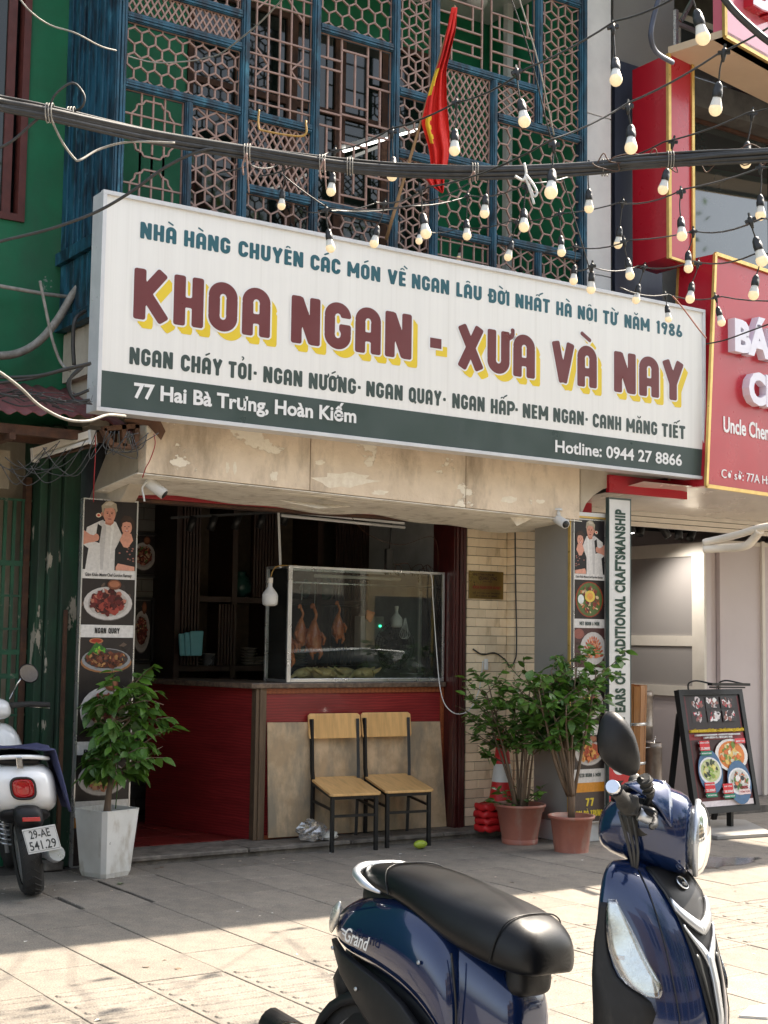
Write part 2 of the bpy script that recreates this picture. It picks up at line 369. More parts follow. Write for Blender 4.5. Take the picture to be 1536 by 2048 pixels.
# ================================================================== ground
M().box((-60, -60, -.5), (80, 2.6, -.13)).build('road', MT['asphalt'], kind='structure')
base = M().box((-60, 2.78, -.5), (80, 60, -.014)).build('pavement', MT['joint'], kind='structure', label='stone paved sidewalk in front of the shops')
kb = M()
for i in range(-10, 22):
    kb.cbox((i*1.0+.004, 2.6, -.5), (i*1.0+.996, 2.78, .0), .012)
kb.build('kerb', MT['kerb'], kind='structure')
PX0, PY0, PS = 2.31, 5.98, .43
def slab_mesh(tact, shrink=0.):
    m = M(); g = .0025
    m.cbox((g+shrink, g, -.05), (PS-g, PS-g, 0), .003)
    if tact:
        for i in range(4):
            y = PS*(i+.5)/4; w = .028
            ring = lambda h, q: [(.03+q, y-w+q+.012, h), (.042+q, y-w+q, h), (PS-.042-q, y-w+q, h), (PS-.03-q, y-w+q+.012, h), (PS-.03-q, y+w-q-.012, h), (PS-.042-q, y+w-q, h), (.042+q, y+w-q, h), (.03+q, y+w-q-.012, h)]
            a = ring(0, 0); b = ring(.0055, .006)
            m.add(a+b, [tuple(range(8, 16))]+[(k, (k+1) % 8, 8+(k+1) % 8, 8+k) for k in range(8)])
    return m
sl_src = {}
for key, (t, sh) in dict(plain=(0, 0), tact=(1, 0), gap=(0, .028)).items():
    sl_src[key] = slab_mesh(t, sh)
slab_me = {}
outer = M(); nsl = 0
for i in range(-8, 24):
    for j in range(-7, 7):
        x = PX0+i*PS; y = PY0+j*PS
        if y < 2.8 or y > 8.9: continue
        key = 'tact' if j in (-1, -2) else 'plain'
        if (i, j) in ((3, 4), (3, 5), (2, 4)): key = 'gap'
        q = Vector((x+.2, y+.2, 0))-CC; d = q.dot(CF); u = q.dot(CR)/d*FPX+768; w = 1024-q.dot(CU)/d*FPX
        vis = d > 0 and -130 < u < 1670 and w < 2190
        dz = random.uniform(-.0015, .0015)
        if vis and nsl < 298:
            nsl += 1
            if key not in slab_me:
                o = sl_src[key].build('paving_slab', MT['slab'], base, local=True); slab_me[key] = o
            else: o = inst(slab_me[key], base, Matrix())
            o.matrix_local = Matrix.Translation((x, y, dz)) @ Matrix.Rotation(random.uniform(-.003, .003), 4, 'X')
        else:
            s0 = sl_src[key]; outer.add([(a+x, b+y, c+dz) for a, b, c in s0.v], s0.f)
outer.build('outer_slab', MT['slab'], base, kind='stuff')
# ================================================================== step and floor of the restaurant
M().box((3.99, 8.93, -.02), (7.45, 9.34, .045)).build('doorstep', MT['step'], kind='structure')
bm = M()
for x0, x1 in ((3.995, 4.9), (4.91, 5.75), (5.76, 6.6), (6.61, 7.44)):
    bm.cbox((x0, 8.905, .035), (x1, 9.33, .062), .008)
bm.build('doorstep_slab', MT['step'], kind='structure')
fl = M().box((3.9, 9.34, -.05), (7.6, 13.2, .045)).build('shop_floor', MT['joint'], kind='structure')
MT['redtile'] = pm('red_floor_tile', (.22, .022, .018), (.13, .018, .014), 5, .35, rnd=.15, dirt=(.10, .05, .04))
tsrc = None
for i in range(8):
    for j in range(5):
        if tsrc is None:
            tsrc = M().cbox((.004, .004, 0), (.396, .396, .015), .003).build('floor_tile', MT['redtile'], fl, local=True); o = tsrc
        else: o = inst(tsrc, fl, Matrix())
        o.matrix_local = Matrix.Translation((3.95+i*.4, 9.345+j*.4, .045))

# ================================================================== restaurant building
B = thing('restaurant_building', 'narrow restaurant building with beige stucco canopy and dark open shopfront', 'building', (3.9, 9.4, 0))
# canopy fascia: three stucco panels
FA = [3.756, 4.981, 6.32, 7.439]
def fz(x): return 2.571+(x-3.756)/(7.439-3.756)*(2.481-2.571)
for k in range(3):
    m = M(); a, b = FA[k]+.003, FA[k+1]-.003
    m.hexa([(a, 8.30, fz(a)), (b, 8.30, fz(b)), (b, 8.42, fz(b)), (a, 8.42, fz(a)), (a, 8.30, 3.3), (b, 8.30, 3.3), (b, 8.42, 3.3), (a, 8.42, 3.3)])
    m.build('fascia_panel', MT['stucco'], B, bev=.004)
M().box((3.75, 8.425, 3.0), (8.3, 9.35, 3.6)).build('canopy_slab', MT['stucco2'], B)
random.seed(52)
for cx_, cy_, rx_, ry_ in ((690, 962, 64, 17), (1020, 1000, 18, 7), (1080, 1003, 10, 5), (640, 925, 10, 5), (548, 952, 8, 12), (760, 985, 16, 6), (470, 935, 4, 14), (455, 936, 4, 12)):
    pts = []
    for k in range(18): a = 2*math.pi*k/18; f = random.uniform(.65, 1.15); pts.append(P(cx_+rx_*f*math.cos(a), cy_-ry_*f*math.sin(a), 1, 8.2985))
    M().add(pts, [tuple(range(18))[::-1]]).build('peeled_patch', MT['barepatch'], B)
rc = [P(*q, 1, 8.33) for q in ((1161, 925), (1161, 1034), (1172, 1008), (1186, 992), (1205, 979), (1240, 968), (1330, 956), (1330, 930))]
M().prism(rc, (0, .14, 0)).build('canopy_bracket', MT['stucco2'], B, bev=.004)
lb = [P(*q, 0, 3.79) for q in ((176, 1002), (240, 1003), (262, 960), (294, 908), (300, 868), (240, 858), (215, 900))]
M().prism(lb, (.11, 0, 0)).build('canopy_bracket', MT['stucco2'], B, bev=.006)
# peeling white sheet under the canopy
m = M(); N = 90; rows = 6; vs = []
for i in range(N+1):
    x = 3.70+(7.46-3.70)*i/N
    for j in range(rows+1):
        t = j/rows; y = 8.30+.68*t
        z = fz(x)-.004-t*.045+.004*math.sin(y*170)+.012*math.sin(x*3.1+1)*t+.010*math.sin(x*7.7)*t-.02*max(0, math.sin(x*2.3-1.2))*t*t
        vs.append((x, y, z))
fs = [(i*(rows+1)+j, (i+1)*(rows+1)+j, (i+1)*(rows+1)+j+1, i*(rows+1)+j+1) for i in range(N) for j in range(rows)]
m.add(vs, fs, False); o = m.build('soffit_sheet', MT['sheet'], B)
sm = o.modifiers.new('t', 'SOLIDIFY'); sm.thickness = .006
# slat lines of the sheet
m = M()
for j in range(9):
    y = 8.33+j*.072
    m.tube([(x, y, fz(x)-.009-(y-8.3)/.68*.045+.012*math.sin(x*3.1+1)*(y-8.3)/.68+.010*math.sin(x*7.7)*(y-8.3)/.68-.02*max(0, math.sin(x*2.3-1.2))*((y-8.3)/.68)**2) for x in [3.72+k*.093 for k in range(40)]], .007, 5)
m.build('sheet_rib', MT['sheet'], B)
# loose flaps of the sheet
m = M()
a, b, c, d = P(1013, 1025, 1, 8.42), P(1100, 1022, 1, 8.42), P(1033, 1052, 1, 8.40), P(1075, 1032, 1, 8.36)
m.add([a, b, d, c], [(0, 1, 2), (0, 2, 3)]); o = m.build('loose_flap', MT['sheet'], B); o.modifiers.new('t', 'SOLIDIFY').thickness = .004; m = M(); a, b, c = P(560, 1000, 1, 8.45), P(700, 1012, 1, 8.5), P(637, 1016, 1, 8.38)
m.add([a, b, c], [(0, 2, 1)]); o = m.build('loose_flap', MT['sheet'], B); sm = o.modifiers.new('t', 'SOLIDIFY'); sm.thickness = .004
M().box((3.9, 9.0, 2.478), (6.80, 9.10, 2.525)).build('lintel_trim', MT['redtrim'], B, bev=.003)
M().box((3.9, 9.02, 2.455), (6.80, 9.12, 2.477)).build('shutter_rail', MT['rust'], B, bev=.003)
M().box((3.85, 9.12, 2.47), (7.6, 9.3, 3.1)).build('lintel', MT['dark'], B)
# interior box
M().box((1.0, 9.97, 2.9), (9.2, 10.0, 9.1)).build('rear_backing', MT['concrete_'], B)
M().box((3.66, 9.0, 2.95), (3.80, 9.6, 4.2)).build('gap_filler', MT['stucco2'], B)
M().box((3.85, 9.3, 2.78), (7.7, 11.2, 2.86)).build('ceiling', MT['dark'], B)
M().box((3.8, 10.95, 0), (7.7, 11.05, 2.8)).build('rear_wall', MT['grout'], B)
MT['greytile'] = pm('grey_wall_tile', (.16, .155, .14), (.12, .115, .10), 7, .5, rnd=.15)
MT['whitesheet'] = pm('white_ribbed_wall_sheet', (.46, .46, .45), (.36, .36, .35), 6, .5, dirt=(.25, .24, .22), dirts=3)
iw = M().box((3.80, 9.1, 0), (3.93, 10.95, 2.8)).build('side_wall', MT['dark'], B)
M().box((6.93, 9.38, 0), (7.05, 10.95, 2.8)).build('side_wall', MT['whitesheet'], B)
m = M()
for k in range(9): m.box((6.922, 9.38, 1.2+k*.16), (6.9295, 10.48, 1.352+k*.16))
m.build('ribbed_lining', MT['whitesheet'], B)
# post and jamb on the right of the opening
M().box((6.82, 9.1, .06), (6.93, 9.39, 2.5)).build('door_post', MT['maroonwood'], B, bev=.006)
m = M()
for i, x in enumerate((6.822, 6.855, 6.89)): m.box((x+.003, 9.075-.006*(i % 2), .06), (x+.028, 9.099, 2.49))
m.build('post_moulding', MT['maroonwood'], B, bev=.003)
# cream tile wall and pier
YT = 9.112; YP = 9.0
tw = M().box((6.945, YT, .0), (7.40, 9.35, 2.55)).box((7.374, YP, 0), (7.64, YT-.001, 2.55)).build('tiled_wall', MT['grout'], B)
tile_src = {}
def tile(x, y, z, w, h, face):
    key = (round(w, 3), round(h, 3), face)
    if key not in tile_src:
        mm = M()
        if face == 'f': mm.cbox((.0015, -.012, .0015), (w-.0015, 0, h-.0015), .0015)
        else: mm.box((-.012, .0015, .0015), (0, w-.0015, h-.0015))
        o = mm.build('wall_tile', MT['tile'], tw, local=True); tile_src[key] = o
    else: o = inst(tile_src[key], tw, Matrix())
    o.matrix_local = Matrix.Translation((x+random.uniform(-.001, .001), y+random.uniform(-.002, .001), z))
hrow = .0705; z = .066; r = 0
off = Vector((3.9, 9.4, 0))
while z < 2.5:
    cut = [(.0, .13, .31, .41), (.0, .25, .41), (.0, .09, .34, .41), (0, .19, .41)][r % 4]
    for a, b in zip(cut, cut[1:]):
        tile(6.948+a-off.x, YT-.001-off.y, z, b-a, hrow, 'f')
    tile(7.372-off.x, YP+.004-off.y, z, .10, hrow, 's')
    tile(7.361-off.x, YP-.001-off.y, z+.001, .22, hrow, 'f')
    z += hrow+.0012; r += 1
# counter: front section and receding left section
YC = 9.22
K = thing('service_counter', 'L shaped red laminate counter with granite top behind the leaning board', 'counter', (5.3, 9.4, .06))
M().box((5.19, YC+.012, .062), (6.815, YC+.05, 1.158)).build('front_panel', MT['redpanel'], K)
m = M()
m.box((5.19, YC-.006, 1.12), (6.815, YC+.011, 1.159)); m.box((6.785, YC-.004, .062), (6.818, YC+.011, 1.119)); m.box((5.19, YC-.004, .062), (6.784, YC+.011, .09))
m.build('edge_trim', MT['orangetrim'], K, bev=.002)
a = Vector((5.11, YC+.06, 0)); b = Vector((4.80, 10.42, 0)); dn = (b-a).normalized()
def seg(p, q, z0, z1, t):
    o_ = Vector((-dn.y, dn.x, 0))*(-t)
    return [(*p.xy, z0), (*(p+o_).xy, z0), (*(q+o_).xy, z0), (*q.xy, z0), (*p.xy, z1), (*(p+o_).xy, z1), (*(q+o_).xy, z1), (*q.xy, z1)]
M().hexa(seg(a, b, .062, 1.158, .03)).build('side_panel', MT['redpanel'], K)
m = M()
for i in range(3): m.box((5.10+i*.03, YC-.012-.010*(i % 2), .062), (5.129+i*.03, YC+.055, 1.159))
m.build('corner_post', MT['brownpost'], K, bev=.003)
top = [(5.05, YC-.035), (6.815, YC-.035), (6.815, 9.85), (5.45, 9.85), (5.2, 10.45), (4.70, 10.45)]
M().prism([(x, y, 1.16) for x, y in top], (0, 0, .04)).build('counter_top', MT['counter'], K, bev=.006)

# ---------------- dark interior furniture
YS = 10.5
SH = thing('wall_shelving', 'dark brown slatted wall shelving full of crockery at the back of the shop', 'shelf', (6, YS, .06))
m = M()
for k, z in enumerate((1.25, 1.82)): M().box((5.05, YS+.02, z), (6.92, YS+.44, z+.045)).build('shelf', MT['darkwood'], SH)
xb_ = [P(v, 1200, 1, YS).x for v in (357, 470, 555, 640, 733)]
for k, x in enumerate(xb_): M().box((x-.025, YS+.01, .06), (x+.025, YS+.45, 2.7)).build('upright', MT['darkwood'], SH)
for a, b, z0, z1 in ((362, 395, 1.3, 2.6), (503, 548, 1.87, 2.6), (436, 470, 1.3, 1.8), (668, 730, 1.87, 2.6), (660, 700, 1.3, 1.8), (362, 395, .3, 1.2), (440, 475, .3, 1.2)):
    m = M(); x = P(a, 1200, 1, YS).x; b = P(b, 1200, 1, YS).x
    while x < b: m.box((x, YS-.02, z0), (x+.018, YS+.009, z1)); x += .028
    m.build('slat_panel', MT['darkwood'], SH)
random.seed(3)
MT['crock'] = pm('stacked_crockery', (.20, .17, .13), (.10, .08, .06), 6, .4)
MT['tealbowl'] = pm('teal_plastic_tray', (.16, .42, .46), (.12, .36, .4), 6, .5)
MT['tealpot'] = pm('dark_teal_ceramic', (.03, .10, .09), (.02, .07, .06), 6, .3)
for i, (px, z, mt, what) in enumerate(((410, 1.296, 'crock', 'left'), (425, 1.296, 'crock', 'left'), (445, 1.296, 'crock', 'left'), (500, 1.296, 'crock', 'middle'), (515, 1.296, 'crock', 'middle'), (530, 1.296, 'crock', 'middle'), (600, 1.296, 'crock', 'right'), (622, 1.296, 'crock', 'right'), (480, 1.866, 'tealpot', 'upper'), (620, 1.866, 'tealpot', 'upper'), (648, 1.866, 'tealpot', 'upper'))):
    x = P(px, 1250, 1, YS+.2).x; m = M(); hh = random.uniform(.08, .2)
    if mt == 'crock':
        for j in range(int(hh/.025)): m.lathe([(.03, j*.025), (.07+.01*random.random(), j*.025+.022), (.062, j*.025+.023), (.03, j*.025+.008)], (x, YS+.2, z), 14)
    else: m.lathe([(.04, 0), (.09, .05), (.10, .11), (.06, .17), (.035, .20), (.05, .22)], (x, YS+.2, z), 16)
    tag(m.build('bowl_stack' if mt == 'crock' else 'teal_jar', MT[mt]), ('stack of brown bowls on the dark back shelf, %s in the %s bay' % (['first', 'second', 'third'][i % 3], what)) if mt == 'crock' else 'dark teal jar on the upper back shelf, ' + {480: 'alone on the left', 620: 'left of the right pair', 648: 'right of the right pair'}[px], 'bowls' if mt == 'crock' else 'jar', 'crockery on the back shelves')
PT_ = thing('steel_pot', 'small shiny steel pot on the back shelf beside the teal trays', 'pot', P(418, 1296, 1, YS+.1)); p = P(418, 1298, 1, YS+.1)
M().lathe([(.0, 0), (.045, 0), (.05, .01), (.05, .09), (.054, .092), (.05, .095), (0, .10)], (p.x, p.y, 1.296), 18).build('pot_body', MT['alu'], PT_)
TT = thing('teal_trays', 'pale teal plastic trays standing on the shelf behind the counter', 'trays', (5.2, 10.4, 1.2))
for i in range(3):
    p = P(372+i*11, 1290, 1, 10.40-.02*i); M(lambda v: (v[0]+p.x, v[1]+p.y, v[2]+p.z)).hexa([(-.05, 0, -.09), (.05, 0, -.09), (.055, .03, -.085), (-.045, .03, -.085), (-.065, 0, .09+i*.01), (.06, 0, .10+i*.01), (.065, .03, .09+i*.01), (-.06, .03, .09+i*.01)]).build('tray', MT['tealbowl'], TT, bev=.012)
m = M()
for r_ in range(26):
    z = .1+r_*.1; x = 3.95-(r_ % 2)*.12
    while x < 5.02: m.box((max(3.94, x)+.003, 10.938, z+.003), (x+.25-.003, 10.949, z+.097)); x += .25
m.build('grey_tile', MT['greytile'], B, kind='stuff')
# ================================================================== flat print (posters, screen): coloured vector shapes
class Art(M):
    """o: origin (left bottom), U, V: full width / height vectors, nrm: outward"""
    def __init__(s, o, U, V, nrm):
        super().__init__(); s.o = Vector(o); s.U = Vector(U); s.V = Vector(V); s.n = Vector(nrm).normalized(); s.L = 0; s.asp = s.V.length/s.U.length
    def pt(s, u, v, h=None): return s.o+s.U*u+s.V*v+s.n*((.0008+s.L*.00007) if h is None else h)
    def shape(s, pts, c, base=None):
        if base is not None: s.L = base
        s.L += 1; s.cur = c; s.poly([s.pt(*p) for p in pts])
    def rect(s, u0, v0, u1, v1, c, base=None): s.shape([(u0, v0), (u1, v0), (u1, v1), (u0, v1)], c, base)
    def ell(s, u, v, ru, rv, c, n=22, rot=0., a0=0., a1=2*math.pi):
        k = s.asp; pts = []
        for i in range(n):
            t = a0+(a1-a0)*i/n; x = ru*math.cos(t); y = rv*math.sin(t)*k
            pts.append((u+x*math.cos(rot)-y*math.sin(rot), v+(x*math.sin(rot)+y*math.cos(rot))/k))
        s.shape(pts, c)
    def blobs(s, u, v, ru, rv, cols, n, size, rnd, square=False):
        for i in range(n):
            a = rnd.uniform(0, 2*math.pi); q = math.sqrt(rnd.random())
            x = u+ru*q*math.cos(a); y = v+rv*q*math.sin(a); z = size*rnd.uniform(.5, 1.3); w = z*rnd.uniform(.35, .9); r = rnd.uniform(0, 3.1); k = s.asp
            m = rnd.randint(4, 7); pts = []
            for j in range(m):
                t = 2*math.pi*j/m+rnd.uniform(-.25, .25); xx = z*math.cos(t); yy = w*math.sin(t)
                pts.append((x+xx*math.cos(r)-yy*math.sin(r), y+(xx*math.sin(r)+yy*math.cos(r))/k))
            c = rnd.choice(cols); f = rnd.uniform(.75, 1.2); s.shape(pts, tuple(min(.9, q_*f) for q_ in c))
def dish(A, v0, v1, bg, cols, kind, seed, u0=0., u1=1.):
    """food photograph between v0 and v1"""
    r = random.Random(seed); A.rect(u0, v0, u1, v1, bg, 0); W = u1-u0; vm = (v0+v1)/2; h = v1-v0; um = (u0+u1)/2
    A.blobs(um, vm, W*.46, h*.44, [tuple(c*1.5 for c in bg), tuple(c*.6 for c in bg), (.12, .08, .06)], 16, .07*W, r)
    pl = S(206, 200, 196)
    if kind == 'plate':
        A.ell(um, vm-h*.04, W*.46, h*.37, S(120, 112, 110)); A.ell(um, vm-h*.03, W*.46, h*.36, pl); A.ell(um, vm-h*.03, W*.38, h*.29, S(186, 178, 172))
        A.ell(um, vm-h*.02, W*.30, h*.24, tuple(c*.55 for c in cols[0])); A.blobs(um, vm-h*.01, W*.31, h*.25, cols, 110, .065*W, r)
        A.ell(um+W*.1, v1-h*.12, W*.13, h*.11, S(120, 70, 50)); A.ell(um+W*.1, v1-h*.11, W*.10, h*.07, S(170, 110, 80))
    elif kind == 'pan':
        A.ell(u0+W*.3, v1-h*.09, W*.13, h*.07, S(190, 120, 80)); A.ell(u0+W*.3, v1-h*.09, W*.10, h*.05, S(160, 50, 30))
        A.ell(um, v0+h*.36, W*.48, h*.28, S(160, 110, 70)); A.ell(um, v0+h*.42, W*.46, h*.30, S(150, 150, 152)); A.ell(um, v0+h*.45, W*.41, h*.25, S(70, 62, 60))
        A.shape([(u0+W*.08, v0+h*.45), (u0+W*.3, v1-h*.12), (u0+W*.5, v0+h*.7), (u0+W*.3, v0+h*.5)], S(50, 110, 40)); A.blobs(u0+W*.38, v0+h*.68, W*.1, h*.07, [S(130, 190, 60), S(90, 160, 50)], 16, .03*W, r)
        A.blobs(um, v0+h*.45, W*.37, h*.22, cols, 120, .05*W, r)
    elif kind == 'tray':
        A.ell(um, vm, W*.46, h*.46, S(150, 60, 40)); A.ell(um, vm, W*.42, h*.43, S(90, 110, 60)); A.blobs(um, vm, W*.32, h*.33, cols, 80, .06*W, r)
        A.ell(um, vm+h*.08, W*.17, h*.15, S(230, 200, 90)); A.ell(um, vm+h*.08, W*.1, h*.09, S(230, 160, 80)); A.ell(u0+W*.2, vm, W*.1, h*.12, S(230, 235, 230))
    elif kind == 'sliced':
        A.ell(u0+W*.15, v1-h*.15, W*.17, h*.13, S(150, 90, 80)); A.ell(um+W*.12, vm-h*.02, W*.42, h*.42, pl); 
        for i in range(5):
            for j in range(14):
                a = math.pi*(j+.5)/14; A.ell(um+W*.12+W*(.30-.055*i)*math.cos(a), vm-h*.25+h*(.50-.09*i)*math.sin(a), W*.05, h*.03, r.choice(cols), 8, a)
def portrait(A, v0, v1, flip=False):
    """two people posing: a tall man in a white cook's jacket and a shorter woman in a dark dress"""
    A.rect(0, v0, 1, v1, S(34, 30, 34), 0); h = v1-v0
    X = (lambda u: 1-u) if flip else (lambda u: u); Y = lambda v: v0+h*v
    sk = S(214, 150, 128); skd = S(186, 122, 100); skw = S(222, 160, 138)
    def pg(pts, c): A.shape([(X(a), Y(b)) for a, b in pts], c)
    pg([(.0, .35), (.06, .60), (.30, .70), (.60, .70), (.72, .52), (.68, .0), (.05, .0), (.10, .3)], S(222, 218, 214))
    pg([(.30, .70), (.36, .72), (.42, .62), (.38, .0), (.33, 0)], S(200, 196, 194)); pg([(.52, .72), (.58, .70), (.54, .4), (.5, .1)], S(236, 234, 230))
    pg([(.0, .56), (.12, .50), (.26, .48), (.24, .40), (.1, .38), (.0, .35)], sk)
    pg([(.22, .40), (.26, .66), (.34, .62), (.30, .38)], S(24, 22, 26)); A.ell(X(.24), Y(.46), .055, .055*h, sk, 12); A.ell(X(.27), Y(.78), .05, .032*h, S(232, 214, 190), 12); A.ell(X(.27), Y(.78), .028, .018*h, S(206, 60, 40), 10)
    pg([(.40, .66), (.50, .64), (.56, .68), (.56, .76), (.40, .76)], skd)
    A.ell(X(.47), Y(.835), .135, .125*h, S(150, 128, 108)); A.ell(X(.475), Y(.80), .112, .125*h, sk)
    A.ell(X(.33), Y(.80), .02, .03*h, skd, 10)
    pg([(.335, .82), (.32, .92), (.40, .985), (.50, 1.0), (.60, .96), (.625, .86), (.595, .83), (.58, .885), (.50, .90), (.42, .885), (.37, .89), (.36, .83)], S(176, 164, 142)); pg([(.36, .93), (.46, .99), (.56, .97), (.5, .93)], S(204, 194, 176))
    for ex in (.435, .52): A.ell(X(ex), Y(.815), .018, .008*h, S(60, 40, 36), 8); A.ell(X(ex), Y(.835), .03, .006*h, S(140, 104, 80), 8)
    pg([(.47, .81), (.485, .81), (.50, .765), (.46, .765)], skd); A.ell(X(.48), Y(.735), .038, .008*h, S(150, 72, 66), 10)
    pg([(.60, .0), (.60, .30), (.70, .46), (.80, .42), (.95, .46), (1, .42), (1, 0)], S(26, 26, 30)); A.L += 1
    r = random.Random(5)
    for i in range(14): A.ell(X(.68+r.random()*.28), Y(.14+r.random()*.24), .02, .012*h, r.choice([S(170, 110, 100), S(70, 90, 80), S(120, 80, 70)]), 7)
    pg([(.68, .44), (.74, .54), (.90, .54), (.94, .44), (.84, .33), (.76, .34)], skw)
    A.ell(X(.83), Y(.67), .14, .13*h, S(36, 26, 24)); A.ell(X(.81), Y(.625), .10, .105*h, skw)
    for ex in (.775, .85): A.ell(X(ex), Y(.64), .014, .007*h, S(40, 26, 24), 8)
    A.ell(X(.81), Y(.575), .04, .013*h, S(176, 60, 60), 10); A.ell(X(.81), Y(.578), .028, .006*h, S(240, 230, 225), 10); pg([(.805, .63), (.82, .63), (.83, .60), (.80, .60)], skd)
    pg([(.69, .62), (.69, .74), (.76, .80), (.88, .79), (.95, .72), (.95, .60), (.915, .66), (.89, .70), (.80, .71), (.73, .69), (.72, .64)], S(58, 40, 34)); pg([(.62, .05), (.66, .10), (.98, .06), (.98, .0), (.62, .0)], skw)
# ------------------------------------------------------------------ text with the built-in font, cached outlines
_tc = {}
def text_geo(s, bold=0., shear=0., spacing=1.):
    k = (s, bold, shear, spacing)
    if k in _tc: return _tc[k]
    c = bpy.data.curves.new('t', 'FONT'); c.body = s; c.size = 1; c.offset = bold; c.shear = shear; c.resolution_u = 3; c.space_character = spacing; c.fill_mode = 'FRONT'
    o = bpy.data.objects.new('t', c); COL.objects.link(o); dg = bpy.context.evaluated_depsgraph_get(); dg.update()
    me = bpy.data.meshes.new_from_object(o.evaluated_get(dg)); vs = [(v.co.x, v.co.y) for v in me.vertices]; fs = [tuple(p.vertices) for p in me.polygons]
    bpy.data.objects.remove(o); bpy.data.curves.remove(c); bpy.data.meshes.remove(me)
    _tc[k] = (vs, fs); return vs, fs
def put_text(m, s, org, U, V, h, x0=None, x1=None, nrm=None, bold=0., depth=0., shear=0., spacing=1., mat=0, xs=None):
    """draw s with cap height h; org: point at baseline left; U, V unit vectors; fits to width x1-x0 if given"""
    vs, fs = text_geo(s, bold, shear, spacing)
    if not vs: return
    U = Vector(U).normalized(); V = Vector(V).normalized(); N_ = Vector(nrm) if nrm else U.cross(V); org = Vector(org)
    mn = min(v[0] for v in vs); mx = max(v[0] for v in vs); sc = h/.66
    sx = sc if x1 is None else (x1-x0)/(mx-mn)
    if xs: sx = sc*xs
    front = [org+U*((a-mn)*sx)+V*(b*sc)+N_*depth for a, b in vs]
    if depth > .003:
        m.add(front, fs, False, mat); b0 = [p-N_*depth for p in front]; ed = {}
        for f in fs:
            for i in range(len(f)):
                e = (f[i], f[(i+1) % len(f)]); ed[e] = 1
        side = [(a, b, len(vs)+b, len(vs)+a) for (a, b) in ed if (b, a) not in ed]
        m.add(front+b0, side, False, mat)
    else: m.add([org+U*((a-mn)*sx)+V*(b*sc)+N_*(depth or .002) for a, b in vs], fs, False, mat)
